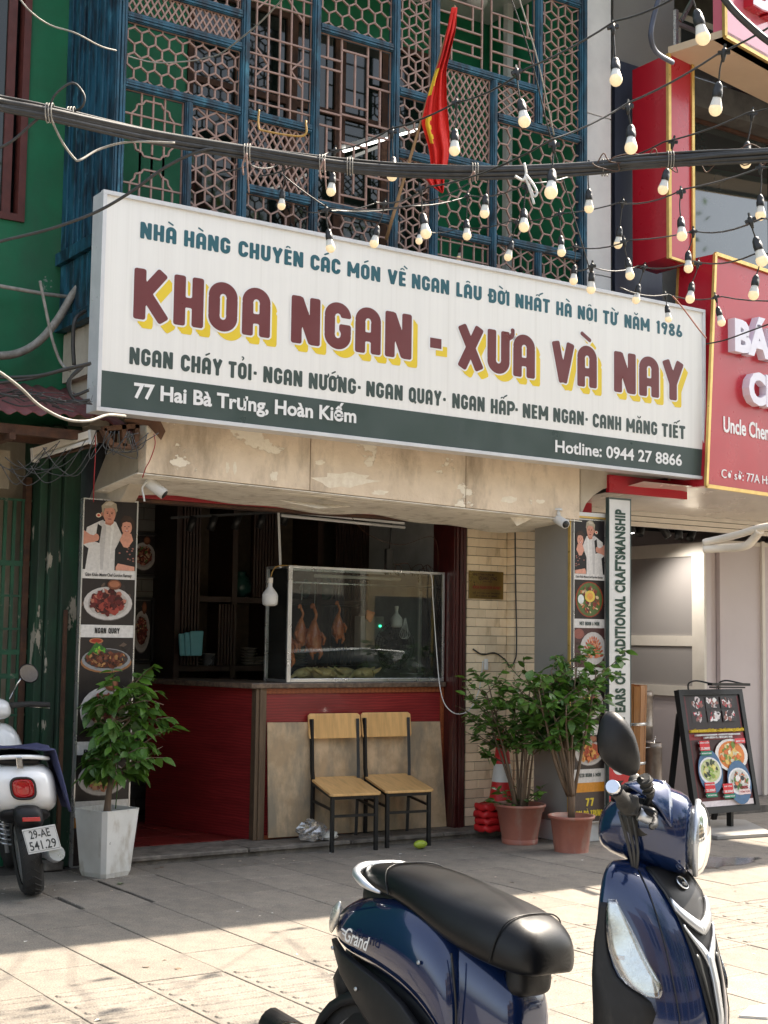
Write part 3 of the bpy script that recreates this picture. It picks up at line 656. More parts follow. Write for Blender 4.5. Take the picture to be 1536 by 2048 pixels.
# ------------------------------------------------------------------ chunky rounded display lettering (own glyphs, signed distance outlines)
TH = .235
def gl(ch):
    """strokes of a glyph: ('s',x0,y0,x1,y1[,t]) or ('a',cx,cy,r,a0,a1[,t]); returns (width, strokes)"""
    t = TH; w = .60; a = w/2-t/2; l = t/2; r_ = w-t/2; top = 1-t/2; b = t/2
    A2 = math.pi
    if ch == 'N': return w+.04, [('s', l, 0, l, 1), ('s', w+.04-l, 0, w+.04-l, 1), ('s', l+.02, .96, w+.02-l, .04)]
    if ch == 'H': return w, [('s', l, 0, l, 1), ('s', r_, 0, r_, 1), ('s', l, .47, r_, .47, .2)]
    if ch == 'K': return w+.08, [('s', l, 0, l, 1), ('s', .14, .42, w-.03, .985), ('s', .20, .56, w, .015)]
    if ch in 'OQDĐ':
        st = [('s', l, l+a, l, top-a), ('s', r_, l+a, r_, top-a), ('a', w/2, top-a, a, 0, A2), ('a', w/2, b+a, a, A2, 2*A2)]
        if ch == 'Q': st.append(('s', .36, .26, .60, -.03, .17))
        if ch in 'DĐ': st = [('s', l, 0, l, 1), ('s', r_, b+a, r_, top-a), ('a', w/2, top-a, a, 0, A2/2), ('a', w/2, b+a, a, 1.5*A2, 2*A2), ('s', l, top, w/2, top), ('s', l, b, w/2, b)]
        if ch == 'Đ': st.append(('s', -.09, .5, .33, .5, .15))
        return w, st
    if ch == 'A': return w, [('s', l, 0, l, top-a), ('s', r_, 0, r_, top-a), ('a', w/2, top-a, a, 0, A2), ('s', l, .36, r_, .36, .2)]
    if ch == 'U': return w, [('s', l, b+a, l, 1), ('s', r_, b+a, r_, 1), ('a', w/2, b+a, a, A2, 2*A2)]
    if ch == 'C': return w-.02, [('s', l, b+a, l, top-a), ('a', w/2, top-a, a, 0, A2), ('a', w/2, b+a, a, A2, 2*A2), ('s', r_, top-a, r_, .66), ('s', r_, b+a, r_, .34)]
    if ch == 'G': return w, [('s', l, b+a, l, top-a), ('a', w/2, top-a, a, 0, A2), ('a', w/2, b+a, a, A2, 2*A2), ('s', r_, top-a, r_, .68), ('s', r_, b+a, r_, .52), ('s', .33, .46, r_+l, .46, .17)]
    if ch == 'E': return .47, [('s', l, 0, l, 1), ('s', l, top, .47, top, .2), ('s', l, .5, .44, .5, .19), ('s', l, b, .47, b, .2)]
    if ch == 'L': return .45, [('s', l, 0, l, 1), ('s', l, b, .45, b, .21)]
    if ch == 'T': return .56, [('s', .28, 0, .28, 1), ('s', 0, top+.01, .56, top+.01, .21)]
    if ch == 'I': return .24, [('s', l, 0, l, 1)]
    if ch == 'M': return .82, [('s', l, 0, l, 1), ('s', .82-l, 0, .82-l, 1), ('s', l+.02, .93, .41, .28, .2), ('s', .80-l, .93, .41, .28, .2)]
    if ch == 'V': return w+.06, [('s', .1, .99, w/2+.03, .03), ('s', w-.04, .99, w/2+.03, .03)]
    if ch == 'X': return w+.08, [('s', .10, .985, w-.02, .015), ('s', w-.02, .985, .10, .015)]
    if ch == 'Y': return w+.06, [('s', .1, .985, w/2+.03, .42), ('s', w-.04, .985, w/2+.03, .42), ('s', w/2+.03, 0, w/2+.03, .5)]
    if ch in 'PR':
        st = [('s', l, 0, l, 1), ('s', l, top, .36, top), ('s', l, .42, .36, .42, .2), ('a', .35, (top+.42)/2+.005, (top-.42)/2, -A2/2, A2/2)]
        if ch == 'R': st.append(('s', .30, .40, .50, .02))
        return w-.02, st
    if ch == 'S': return .56, [('a', .28, top-.155, .155, .1, 1.5*A2-.2, .21), ('a', .28, b+.155, .155, -A2+.1, A2/2-.2, .21), ('s', .17, .60, .39, .40, .2)]
    if ch == '-': return .30, [('s', .04, .47, .26, .47, .2)]
    if ch == '1': return .34, [('s', .22, 0, .22, 1, .2), ('s', .05, .80, .24, .93, .15)]
    if ch == '9': return .52, [('a', .26, .70, .165, 0, 2*A2, .19), ('s', .42, .70, .27, .02, .2)]
    if ch == '6': return .52, [('a', .26, .28, .165, 0, 2*A2, .19), ('s', .10, .30, .27, .98, .2)]
    if ch == '8': return .52, [('a', .26, .74, .145, 0, 2*A2, .19), ('a', .26, .27, .165, 0, 2*A2, .19)]
    if ch == '7': return .5, [('s', 0, top, .5, top, .2), ('s', .41, .95, .17, .0, .21)]
    if ch == 'B': return w, [('s', l, 0, l, 1), ('s', l, top, .36, top, .2), ('s', l, .5, .38, .5, .16), ('s', l, b, .38, b, .2), ('a', .34, .735, .15, -A2/2, A2/2, .2), ('a', .36, .27, .165, -A2/2, A2/2, .2)]
    if ch == 'Z': return .5, [('s', 0, top, .5, top, .2), ('s', 0, b, .5, b, .2), ('s', .42, .9, .08, .1, .2)]
    return .3, []
ACC = {'À': 'A`', 'Á': "A'", 'Ă': 'A(', 'Â': 'A^', 'Ấ': "A^'", 'Ầ': 'A^`', 'Ê': 'E^', 'Ề': 'E^`', 'Ế': "E^'", 'Ỏ': 'O?', 'Ó': "O'", 'Ộ': 'O^.', 'Ờ': 'O+`', 'Ơ': 'O+', 'Ớ': "O+'", 'Ư': 'U+', 'Ừ': 'U+`', 'Ứ': "U+'", 'Ẹ': 'E.', 'Ú': "U'"}
def glyph(ch):
    base = ACC.get(ch, ch); w, st = gl(base[0]); st = list(st); c = w/2
    for q in base[1:]:
        up = .0
        if '^' in base and q in "`'": up = .10; 
        if q == '^': st += [('s', c-.15, 1.10, c, 1.22, .085), ('s', c+.15, 1.10, c, 1.22, .085)]
        elif q == '`': st.append(('s', c-.20+(.28 if up else 0), 1.30+up, c+.12+(.22 if up else 0), 1.12+up, .10))
        elif q == "'": st.append(('s', c-.10+(.22 if up else 0), 1.12+up, c+.22+(.2 if up else 0), 1.28+up, .10))
        elif q == '(': st.append(('a', c, 1.26, .13, math.pi*1.02, math.pi*1.98, .085))
        elif q == '?': st += [('a', c, 1.28, .075, -math.pi*.5, math.pi*.8, .075), ('s', c, 1.20, c, 1.12, .075)]
        elif q == '.': st.append(('s', c-.01, -.18, c+.01, -.18, .15))
        elif q == '+': st += [('a', w-.03, .98, .11, -math.pi*.55, math.pi*.10, .11), ('s', w+.08, 1.0, w+.08, 1.10, .11)]
    return w, st
def sdf(st, x, y, rc=.045):
    best = 9.
    for s_ in st:
        if s_[0] == 's':
            x0, y0, x1, y1 = s_[1:5]; t = (s_[5] if len(s_) > 5 else TH)/2; dx = x1-x0; dy = y1-y0; L = math.hypot(dx, dy) or 1e-6; dx /= L; dy /= L
            px = (x-x0)*dx+(y-y0)*dy-L/2; py = -(x-x0)*dy+(y-y0)*dx; qx = abs(px)-L/2+rc; qy = abs(py)-t+rc
            d = math.hypot(max(qx, 0), max(qy, 0))+min(max(qx, qy), 0)-rc
        else:
            cx, cy, R, a0, a1 = s_[1:6]; t = (s_[6] if len(s_) > 6 else TH)/2; a = math.atan2(y-cy, x-cx)
            while a < a0-1e-6: a += 2*math.pi
            if a <= a1+1e-6: d = abs(math.hypot(x-cx, y-cy)-R)-t
            else:
                d = min(math.hypot(x-cx-R*math.cos(q), y-cy-R*math.sin(q)) for q in (a0, a1))-t
                d = max(d, .004)
        if d < best: best = d
    return best
_gc = {}
def glyph_geo(ch, grow=0., res=26):
    """filled outline by marching squares; returns width, verts, faces"""
    k = (ch, grow, res)
    if k in _gc: return _gc[k]
    w, st = glyph(ch)
    if not st: _gc[k] = (w, [], []); return _gc[k]
    h = 1/res; x0 = -.25-grow; x1 = w+.35+grow; y0 = -.35-grow; y1 = 1.5+grow; nx = int((x1-x0)/h)+1; ny = int((y1-y0)/h)+1
    g = [[sdf(st, x0+i*h, y0+j*h)-grow for i in range(nx+1)] for j in range(ny+1)]
    vs = []; idx = {}; fs = []
    def V_(key, x, y):
        if key not in idx: idx[key] = len(vs); vs.append((x, y))
        return idx[key]
    for j in range(ny):
        for i in range(nx):
            cs = [(i, j), (i+1, j), (i+1, j+1), (i, j+1)]; f = []
            if all(g[b][a] >= 0 for a, b in cs): continue
            for q in range(4):
                a = cs[q]; b = cs[(q+1) % 4]; va = g[a[1]][a[0]]; vb = g[b[1]][b[0]]
                if va < 0: f.append(V_(a, x0+a[0]*h, y0+a[1]*h))
                if (va < 0) != (vb < 0):
                    t = va/(va-vb); f.append(V_((min(a, b), max(a, b)), x0+(a[0]+(b[0]-a[0])*t)*h, y0+(a[1]+(b[1]-a[1])*t)*h))
            if len(f) > 2: fs.append(f)
    _gc[k] = (w, vs, fs); return _gc[k]
def put_display(m, s, x0, x1, z0, h, org, U, V, N_, depth=.0015, grow=0., gap=.10, dx=0., dz=0., res=26):
    """fit string s between x0 and x1 along U from org"""
    ws = [glyph_geo(c, grow, res)[0] if c != ' ' else .32 for c in s]; tot = sum(ws)+gap*(len(s)-1); sx = (x1-x0)/tot; x = x0
    U = Vector(U); V = Vector(V); N_ = Vector(N_); org = Vector(org)
    for c, w in zip(s, ws):
        if c != ' ':
            _, vs, fs = glyph_geo(c, grow, res)
            m.add([org+U*(x+a*sx+dx)+V*(z0+b*h+dz)+N_*depth for a, b in vs], fs)
        x += (w+gap)*sx
# ================================================================== main sign
X0, X1, SY = 3.308, 8.57, 8.05
SG = thing('shop_sign', 'large white lightbox sign reading KHOA NGAN - XƯA VÀ NAY above the shopfront', 'sign', (5.9, 8.1, 2.88))
def sz(x, t):   # bottom / top edge heights
    f = (x-X0)/(X1-X0); return (2.892+(2.858-2.892)*f) if t == 0 else (4.266+(4.261-4.266)*f)
def quadbox(m, xa, xb, za0, za1, zb0, zb1, y0, y1):
    m.hexa([(xa, y0, za0), (xb, y0, zb0), (xb, y1, zb0), (xa, y1, za0), (xa, y0, za1), (xb, y0, zb1), (xb, y1, zb1), (xa, y1, za1)])
m = M(); quadbox(m, X0+.02, X1-.02, sz(X0, 0)+.02, sz(X0, 1)-.02, sz(X1, 0)+.02, sz(X1, 1)-.02, SY+.004, SY+.02); m.build('sign_face', MT['signwhite'], SG)
m = M(); quadbox(m, X0+.004, X1-.004, sz(X0, 0)+.004, sz(X0, 1)-.004, sz(X1, 0)+.004, sz(X1, 1)-.004, SY+.021, SY+.16); m.build('sign_box', MT['alup'], SG)
fr = M(); T_ = .026
quadbox(fr, X0, X1, sz(X0, 1)-T_, sz(X0, 1), sz(X1, 1)-T_, sz(X1, 1), SY-.012, SY+.03)
quadbox(fr, X0, X1, sz(X0, 0), sz(X0, 0)+T_, sz(X1, 0), sz(X1, 0)+T_, SY-.012, SY+.03)
quadbox(fr, X0, X0+T_, sz(X0, 0)+T_, sz(X0, 1)-T_, sz(X0, 0)+T_, sz(X0, 1)-T_, SY-.012, SY+.03)
quadbox(fr, X1-T_, X1, sz(X1, 0)+T_, sz(X1, 1)-T_, sz(X1, 0)+T_, sz(X1, 1)-T_, SY-.012, SY+.03)
fr.build('sign_frame', MT['alup'], SG, bev=.002)
m = M()
for zz in (3.05, 3.6, 4.15):
    for yy in (8.085, 8.165): m.lathe([(.006, 0), (.005, .003), (.0, .004)], (X0+.002, yy, zz), 8, (-1, 0, 0))
m.build('rivet', MT['alu'], SG)
m = M(); quadbox(m, 3.333, 8.545, sz(3.333, 0)+T_, 3.145, sz(8.545, 0)+T_, 3.104, SY+.0015, SY+.0035); m.build('address_band', MT['greyink'], SG)
UX, VZ, NY = (1, 0, 0), (0, 0, 1), (0, -1, 0)
O_ = (0, SY+.0035, 0)
L1 = [('NHÀ', 3.565, 3.813), ('HÀNG', 3.866, 4.197), ('CHUYÊN', 4.256, 4.747), ('CÁC', 4.803, 5.04), ('MÓN', 5.097, 5.369), ('VỀ', 5.43, 5.585), ('NGAN', 5.636, 5.965), ('LÂU', 6.028, 6.26), ('ĐỜI', 6.325, 6.52), ('NHẤT', 6.576, 6.911), ('HÀ', 6.974, 7.13), ('NỘI', 7.19, 7.389), ('TỪ', 7.45, 7.60), ('NĂM', 7.677, 7.951), ('1986', 8.02, 8.316)]
for w, a, b in L1:
    m = M(); put_display(m, w, a, b, 4.006-(a-3.5)*.0024, .106, O_, UX, VZ, NY, .001, res=20); m.build('lettering', MT['tealink'], SG, label='teal line of lettering reading '+w)
L2 = [('KHOA', 3.533, 4.503), ('NGAN', 4.662, 5.64), ('-', 5.80, 5.90), ('XƯA', 6.045, 6.766), ('VÀ', 6.933, 7.386), ('NAY', 7.565, 8.327)]
for w, a, b in L2:
    z0 = 3.493-(a-3.53)*.0046; hh = .322
    if w == '-':
        for nm, mt, g, dx, dz, dp in (('lettering_shadow', 'yellowink', 0, .052, -.052, .0008), ('lettering_outline', 'whiteink', .012, 0, 0, .0014), ('lettering', 'maroonink', 0, 0, 0, .002)):
            M().box((a-g+dx, O_[1]-dp-.0004, 3.598-g+dz), (b+g+dx, O_[1]-dp, 3.670+g+dz)).build(nm, MT[mt], SG)
        continue
    m = M()
    for q in range(1, 4): put_display(m, w, a, b, z0, hh, O_, UX, VZ, NY, .0003*q, 0, dx=.018+.0115*q, dz=-.018-.0115*q, res=22)
    m.build('lettering_shadow', MT['yellowink'], SG, label='yellow drop shadow of '+w)
    m = M(); put_display(m, w, a, b, z0, hh, O_, UX, VZ, NY, .0016, .036, res=22); m.build('lettering_outline', MT['whiteink'], SG)
    m = M(); put_display(m, w, a, b, z0, hh, O_, UX, VZ, NY, .0024, 0, res=34); m.build('lettering', MT['maroonink'], SG, label='maroon lettering reading '+w)
L3 = [('NGAN', 259, 346), ('CHÁY', 362, 445), ('TỎI-', 457, 515), ('NGAN', 527, 605), ('NƯỚNG-', 618, 723), ('NGAN', 733, 806), ('QUAY-', 818, 893), ('NGAN', 905, 970), ('HẤP-', 982, 1037), ('NEM', 1046, 1097), ('NGAN-', 1107, 1177), ('CANH', 1186, 1243), ('MĂNG', 1253, 1315), ('TIẾT', 1324, 1371)]
for w, a, b in L3:
    xa = P(a, 720+(a-259)*.125, 1, SY).x; xb = P(b, 720+(b-259)*.125, 1, SY).x
    m = M(); put_display(m, w, xa, xb, 3.205-(xa-3.5)*.0078, .108, O_, UX, VZ, NY, .001, res=20); m.build('lettering', MT['greyink'], SG, label='grey green lettering reading '+w)
m = M(); put_text(m, '77 Hai Bà Trưng, Hoàn Kiếm', (3.552, SY, 3.000), UX, VZ, .086, 3.552, 5.186, nrm=NY, bold=.03, depth=.0022); m.build('address_text', MT['whiteink'], SG)
m = M(); put_text(m, 'Hotline: 0944 27 8866', (6.965, SY, 2.952), UX, VZ, .084, 6.965, 8.30, nrm=NY, bold=.022, depth=.0022); m.build('phone_text', MT['whiteink'], SG)

# ================================================================== posters
def framed_panel(name, label, x0, x1, z0, z1, y, t=.04, fm='alu'):
    r = thing(name, label, 'poster', ((x0+x1)/2, y, z0))
    M().box((x0, y+.002, z0), (x1, y+t, z1)).build('panel', MT['white'], r)
    f = M(); w = .009
    f.box((x0-w, y-.004, z0-w), (x0, y+t, z1+w)); f.box((x1, y-.004, z0-w), (x1+w, y+t, z1+w)); f.box((x0, y-.004, z1), (x1, y+t, z1+w)); f.box((x0, y-.004, z0-w), (x1, y+t, z0))
    f.build('frame', MT[fm], r); return r
def vz(py, z0, z1, px, y): return (P(px, py, 1, y).z-z0)/(z1-z0)
red = [S(140, 50, 46), S(160, 66, 56), S(90, 26, 28), S(190, 120, 100), S(66, 20, 22)]
brn = [S(120, 62, 40), S(90, 44, 30), S(180, 130, 80), S(60, 30, 24), S(140, 80, 60)]
rice = [S(190, 110, 84), S(160, 84, 62), S(214, 160, 120)]; salad = [S(190, 200, 90), S(150, 180, 70), S(120, 150, 60)]
mixd = [S(200, 120, 80), S(150, 70, 60), S(220, 190, 150), S(90, 120, 60), S(120, 60, 60)]
dk = S(40, 34, 34); wt = S(226, 222, 218)
y = 8.92; x0, x1, z0, z1 = 3.607, 3.985, .035, 2.437
PA = framed_panel('menu_poster', 'tall food poster headed by two people, left of the shop entrance', x0, x1, z0, z1, y)
A = Art((x0, y, z0), (x1-x0, 0, 0), (0, 0, z1-z0), (0, -1, 0)); q = lambda py: vz(py, z0, z1, 215, y)
portrait(A, q(1140), 1.0)
A.rect(0, q(1158), 1, q(1140), wt, 0); dish(A, q(1250), q(1158), dk, red, 'plate', 1); A.rect(0, q(1275), 1, q(1250), wt, 0)
dish(A, q(1352), q(1275), dk, brn, 'pan', 2); dish(A, q(1482), q(1352), dk, mixd, 'plate', 3); A.rect(0, q(1508), 1, q(1482), wt, 0)
dish(A, q(1600), q(1508), dk, rice, 'plate', 4); A.blobs(.5, q(1562), .27, .010, salad, 40, .05, random.Random(4)); A.blobs(.5, q(1545), .24, .008, rice, 30, .05, random.Random(5)); A.rect(0, q(1632), 1, q(1600), wt, 0); A.rect(0, q(1652), 1, q(1632), S(226, 150, 40), 0); A.rect(0, 0, 1, q(1652), S(62, 54, 54), 0)
A.build('poster_print', MT['inkprint'], PA, col=True)
m = M(); put_text(m, 'Giám Khảo MasterChef Gordon Ramsay', (x0+.02, y, z0+(z1-z0)*q(1153)), UX, VZ, .020, x0+.025, x1-.02, nrm=NY, bold=.02, depth=.003); m.build('caption_text', MT['black'], PA)
m = M(); put_display(m, 'NGAN QUAY', x0+.10, x1-.10, z0+(z1-z0)*q(1267), .038, (0, y, 0), UX, VZ, NY, .003, res=16); put_display(m, 'CHÂN NGAN', x0+.1, x1-.05, z0+(z1-z0)*q(1493), .028, (0, y, 0), UX, VZ, NY, .003, res=14)
put_display(m, 'RÚT XƯƠNG SỐT', x0+.05, x1-.02, z0+(z1-z0)*q(1506), .028, (0, y, 0), UX, VZ, NY, .003, res=14); m.build('dish_name', MT['black'], PA)
m = M(); put_display(m, '77', x0+.13, x1-.13, .22, .06, (0, y, 0), UX, VZ, NY, .003, res=14); put_display(m, 'HAI BÀ TRƯNG', x0+.04, x1-.04, .12, .045, (0, y, 0), UX, VZ, NY, .003, res=14); m.build('address_text', MT['yellowink'], PA)
# ================================================================== grey advertising box, right poster, banner
GB = thing('advert_box', 'tall warm grey advertising column carrying the right food poster', 'column', (7.35, 8.6, 0))
M().box((7.352, 8.315, .15), (7.72, 8.74, 2.5)).build('body', MT['greypanel'], GB, bev=.004)
M().box((7.36, 8.325, .0), (7.76, 8.72, .149)).build('plinth', MT['white'], GB, bev=.004)
m = M(); m.box((7.345, 8.307, .15), (7.353, 8.335, 2.50)); m.box((7.345, 8.306, 2.50), (7.73, 8.33, 2.515)); m.build('yellow_edge', MT['gold'], GB)
M().box((7.343, 8.306, 2.516), (7.74, 8.74, 2.545)).build('cap', MT['white'], GB)
x0, x1, z0, z1 = 7.385, 7.70, .155, 2.485; y = 8.305
PB = framed_panel('menu_poster', 'tall food poster on the grey column, right of the tiled pier', x0, x1, z0, z1, y, .008)
A = Art((x0, y, z0), (x1-x0, 0, 0), (0, 0, z1-z0), (0, -1, 0)); q = lambda py: vz(py, z0, z1, 1178, y)
portrait(A, q(1148), 1.0, True); A.rect(0, q(1160), 1, q(1148), wt, 0); dish(A, q(1238), q(1160), dk, mixd, 'tray', 11); A.rect(0, q(1256), 1, q(1238), wt, 0)
dish(A, q(1335), q(1256), S(80, 50, 50), [S(214, 120, 80), S(180, 90, 60), S(226, 150, 110)], 'sliced', 12); A.rect(0, q(1360), 1, q(1335), wt, 0)
dish(A, q(1450), q(1360), dk, salad+red, 'plate', 13); A.rect(0, q(1470), 1, q(1450), wt, 0); dish(A, q(1538), q(1470), dk, [S(220, 120, 60), S(230, 170, 90), S(190, 80, 50)], 'plate', 14)
A.rect(0, q(1565), 1, q(1538), wt, 0); A.rect(0, q(1584), 1, q(1565), S(228, 152, 44), 0); A.rect(0, 0, 1, q(1584), S(82, 70, 66), 0); A.build('poster_print', MT['inkprint'], PB, col=True)
m = M(); put_text(m, 'Giám Khảo MasterChef Gordon Ramsay', (x0+.015, y, z0+(z1-z0)*q(1156)), UX, VZ, .016, x0+.02, x1-.015, nrm=NY, bold=.02, depth=.003); m.build('caption_text', MT['black'], PB)
m = M(); put_display(m, 'MẸT NGAN 6 MÓN', x0+.055, x1-.055, z0+(z1-z0)*q(1251), .030, (0, y, 0), UX, VZ, NY, .003, res=14); put_display(m, 'PIZZA NGAN 6 MÓN', x0+.04, x1-.04, z0+(z1-z0)*q(1554), .030, (0, y, 0), UX, VZ, NY, .003, res=14); m.build('dish_name', MT['greyink'], PB)
m = M(); put_display(m, '77', x0+.12, x1-.11, z0+(z1-z0)*q(1612), .062, (0, y, 0), UX, VZ, NY, .003, res=14); put_display(m, 'HAI BÀ TRƯNG', x0+.02, x1-.02, z0+(z1-z0)*q(1633), .048, (0, y, 0), UX, VZ, NY, .003, res=14); m.build('address_text', MT['yellowink'], PB)
# white banner
x0, x1, z0, z1, y = 7.70, 7.925, .10, 2.66, 8.25
BN = thing('vertical_banner', 'tall white banner reading YEARS OF TRADITIONAL CRAFTSMANSHIP beside the poster column', 'banner', (7.8, y, z0))
M().box((x0, y, z0), (x1, y+.03, z1)).build('panel', MT['white'], BN)
m = M(); m.box((x0-.006, y-.003, z0), (x0, y+.034, z1)); m.box((x1, y-.003, z0), (x1+.008, y+.034, z1)); m.box((x0-.006, y-.004, z1), (x1+.008, y+.034, z1+.014)); m.build('frame', MT['greyink'], BN)
MT['bannergreen'] = pm('dark_green_ink', (.012, .052, .035), (.01, .045, .03), 3, .4)
zA = P(1230, 1425, 1, y).z; zB = P(1230, 1018, 1, y).z
m = M(); put_text(m, 'EARS OF TRADITIONAL CRAFTSMANSHIP', (x0+.165, y, zA), VZ, (-1, 0, 0), .094, zA, zB, nrm=NY, bold=.05, depth=.003, spacing=1.1)
m.build('banner_text', MT['bannergreen'], BN)
m = M(); put_text(m, '100 Y', (x0+.160, y, zA-.22), VZ, (-1, 0, 0), .088, zA-.22, zA-.012, nrm=NY, bold=.045, depth=.003); m.build('banner_text', MT['bannergreen'], BN)
zr = P(1230, 1500, 1, y).z
A = Art((x0, y, z0), (x1-x0, 0, 0), (0, 0, zr-z0), (0, -1, 0)); A.rect(0, 0, 1, 1, S(200, 40, 46), 0)
hz = lambda py: (P(1230, py, 1, y).z-z0)/(zr-z0)
A.ell(.5, hz(1535), .34, .26*.38, S(238, 236, 236)); A.shape([(.14, hz(1528)), (.22, hz(1506)), (.55, hz(1500)), (.82, hz(1512)), (.84, hz(1540)), (.72, hz(1524)), (.4, hz(1522)), (.2, hz(1530))], S(30, 26, 28))
A.shape([(.24, hz(1534)), (.42, hz(1531)), (.42, hz(1534)), (.25, hz(1538))], S(30, 26, 28)); A.shape([(.56, hz(1531)), (.74, hz(1534)), (.74, hz(1538)), (.56, hz(1534))], S(30, 26, 28))
A.shape([(.30, hz(1562)), (.7, hz(1562)), (.56, hz(1568)), (.42, hz(1568))], S(30, 26, 28))
A.build('red_print', MT['inkprint'], BN, col=True)
m = M(); put_text(m, 'BÁNH', (x0+.03, y, z0+(zr-z0)*hz(1590)), UX, VZ, .045, x0+.04, x1-.04, nrm=NY, bold=.03, depth=.004); put_text(m, 'BÁNH MÌ HÀ NỘI', (x0+.02, y, z0+(zr-z0)*hz(1605)), UX, VZ, .016, x0+.03, x1-.03, nrm=NY, bold=.02, depth=.004); m.build('banner_small_text', MT['whiteink'], BN)

# ================================================================== lattice balcony
YL = 8.5
OB = thing('lattice_balcony', 'projecting upper balcony closed by weathered blue frames and brown pink lattice screens', 'balcony', (5.4, YL, 3.7))
def lx(px, py=200): return P(px, py, 1, YL).x
posts = dict(p0=247, p1=494, p2=636, p3=795, p4=874, p5=1080, p6=1168)
ZT = 7.6; ZB = 3.72
PXc = {k: lx(v, 0) for k, v in posts.items()}
pa = lx(379, 203); pb = lx(990, 165); pc = lx(1078, 540)
def rail_z(p, q): return (P(*p, 1, YL).z+P(*q, 1, YL).z)/2
R = dict(A0=rail_z((250, -30), (450, 8)), A1=rail_z((250, 32), (480, 88)), A2=rail_z((250, 166), (481, 220)), B1=rail_z((500, 228), (622, 256)), B2=rail_z((502, 377), (622, 402)), C1=rail_z((644, 55), (783, 92)),
         D1=rail_z((800, 180), (852, 195)), D2=rail_z((799, 305), (855, 316)), E1=rail_z((889, 127), (1073, 174)), E2=rail_z((885, 318), (985, 330)), E3=rail_z((875, 463), (982, 478)), F1=rail_z((997, 235), (1162, 276)), F2=rail_z((997, 483), (1162, 508)), F0=rail_z((1090, -12), (1165, 5)))
def frame_bar(m, x0, z0, x1, z1, vertical, w=.062):
    """moulded bar: wide back piece with two proud beads"""
    if vertical:
        m.cbox((x0-w/2, YL, z0), (x0+w/2, YL+.06, z1), .003); m.box((x0-w/2+.008, YL-.010, z0), (x0-w/2+.022, YL-.0003, z1)); m.box((x0+w/2-.022, YL-.010, z0), (x0+w/2-.008, YL-.0003, z1)); m.box((x0-.008, YL-.016, z0), (x0+.008, YL-.0003, z1))
    else:
        m.cbox((x0, YL+.003, z0-w/2), (x1, YL+.055, z0+w/2), .003); m.box((x0, YL-.007, z0-w/2+.008), (x1, YL+.0027, z0-w/2+.022)); m.box((x0, YL-.007, z0+w/2-.022), (x1, YL+.0027, z0+w/2-.008)); m.box((x0, YL-.012, z0-.007), (x1, YL+.0027, z0+.007))
for k, x in PXc.items():
    m = M(); zb, zt = ZB, ZT
    if k == 'p5': zb = R['F1']+.031
    frame_bar(m, x, zb, x, zt, True, .075 if k in ('p0', 'p6') else .066); m.build('post', MT['blue'], OB)
for x, zb, zt in ((pa, ZB, R['A2']-.031), (pb, ZB, R['E1']-.031), (pc, ZB, R['F2']-.031)):
    m = M(); frame_bar(m, x, zb, x, zt, True, .058); m.build('post', MT['blue'], OB)
def rail(a, b, z):
    m = M(); frame_bar(m, a+.033, z, b-.033, z, False, .066); m.build('rail', MT['blue'], OB)
p = PXc
for a, b, z in ((p['p0'], p['p1'], R['A0']), (p['p0'], p['p1'], R['A1']), (p['p0'], p['p1'], R['A2']), (p['p1'], p['p2'], R['B1']), (p['p1'], p['p2'], R['B2']), (p['p2'], p['p3'], R['C1']), (p['p2'], p['p3'], R['B2']-.01),
                (p['p3'], p['p4'], R['D1']), (p['p3'], p['p4'], R['D2']), (p['p4'], p['p5'], R['E1']), (p['p4'], pb, R['E2']), (p['p4'], pb, R['E3']), (pb, p['p6'], R['F1']), (pb, p['p6'], R['F2']), (p['p5'], p['p6'], R['F0']),
                (p['p0'], p['p1'], 6.6), (p['p1'], p['p2'], 6.9), (p['p2'], p['p3'], 6.75), (p['p4'], p['p5'], 7.2)): rail(a, b, z)
def clip(seg, x0, z0, x1, z1):
    (ax, az), (bx, bz) = seg; dx, dz = bx-ax, bz-az; t0, t1 = 0., 1.
    for p_, q_ in ((-dx, ax-x0), (dx, x1-ax), (-dz, az-z0), (dz, z1-az)):
        if abs(p_) < 1e-12:
            if q_ < 0: return None
        else:
            t = q_/p_
            if p_ < 0: t0 = max(t0, t)
            else: t1 = min(t1, t)
    if t1-t0 < 1e-4: return None
    return (ax+dx*t0, az+dz*t0), (ax+dx*t1, az+dz*t1)
def screen(x0, z0, x1, z1, segs, w=.0115, label=None):
    m = M(); x0 += .03; x1 -= .03; z0 += .03; z1 -= .03; y0 = YL+.022
    for a, b in (((x0, z0), (x1, z0)), ((x0, z1), (x1, z1)), ((x0, z0), (x0, z1)), ((x1, z0), (x1, z1))): segs = segs+[(a, b)]
    for s_ in segs:
        c = clip(s_, x0, z0, x1, z1)
        if not c: continue
        (ax, az), (bx, bz) = c; dx, dz = bx-ax, bz-az; L = math.hypot(dx, dz)
        if L < .004: continue
        nx, nz = -dz/L*w/2, dx/L*w/2; ang = int(round((math.degrees(math.atan2(dz, dx)) % 180)/15)) % 12; y = y0+ang*.0006
        m.hexa([(ax-nx, y, az-nz), (bx-nx, y, bz-nz), (bx-nx, y+.014, bz-nz), (ax-nx, y+.014, az-nz), (ax+nx, y, az+nz), (bx+nx, y, bz+nz), (bx+nx, y+.014, bz+nz), (ax+nx, y+.014, az+nz)])
    m.build('lattice_screen', MT['lattice'], OB, label=label)
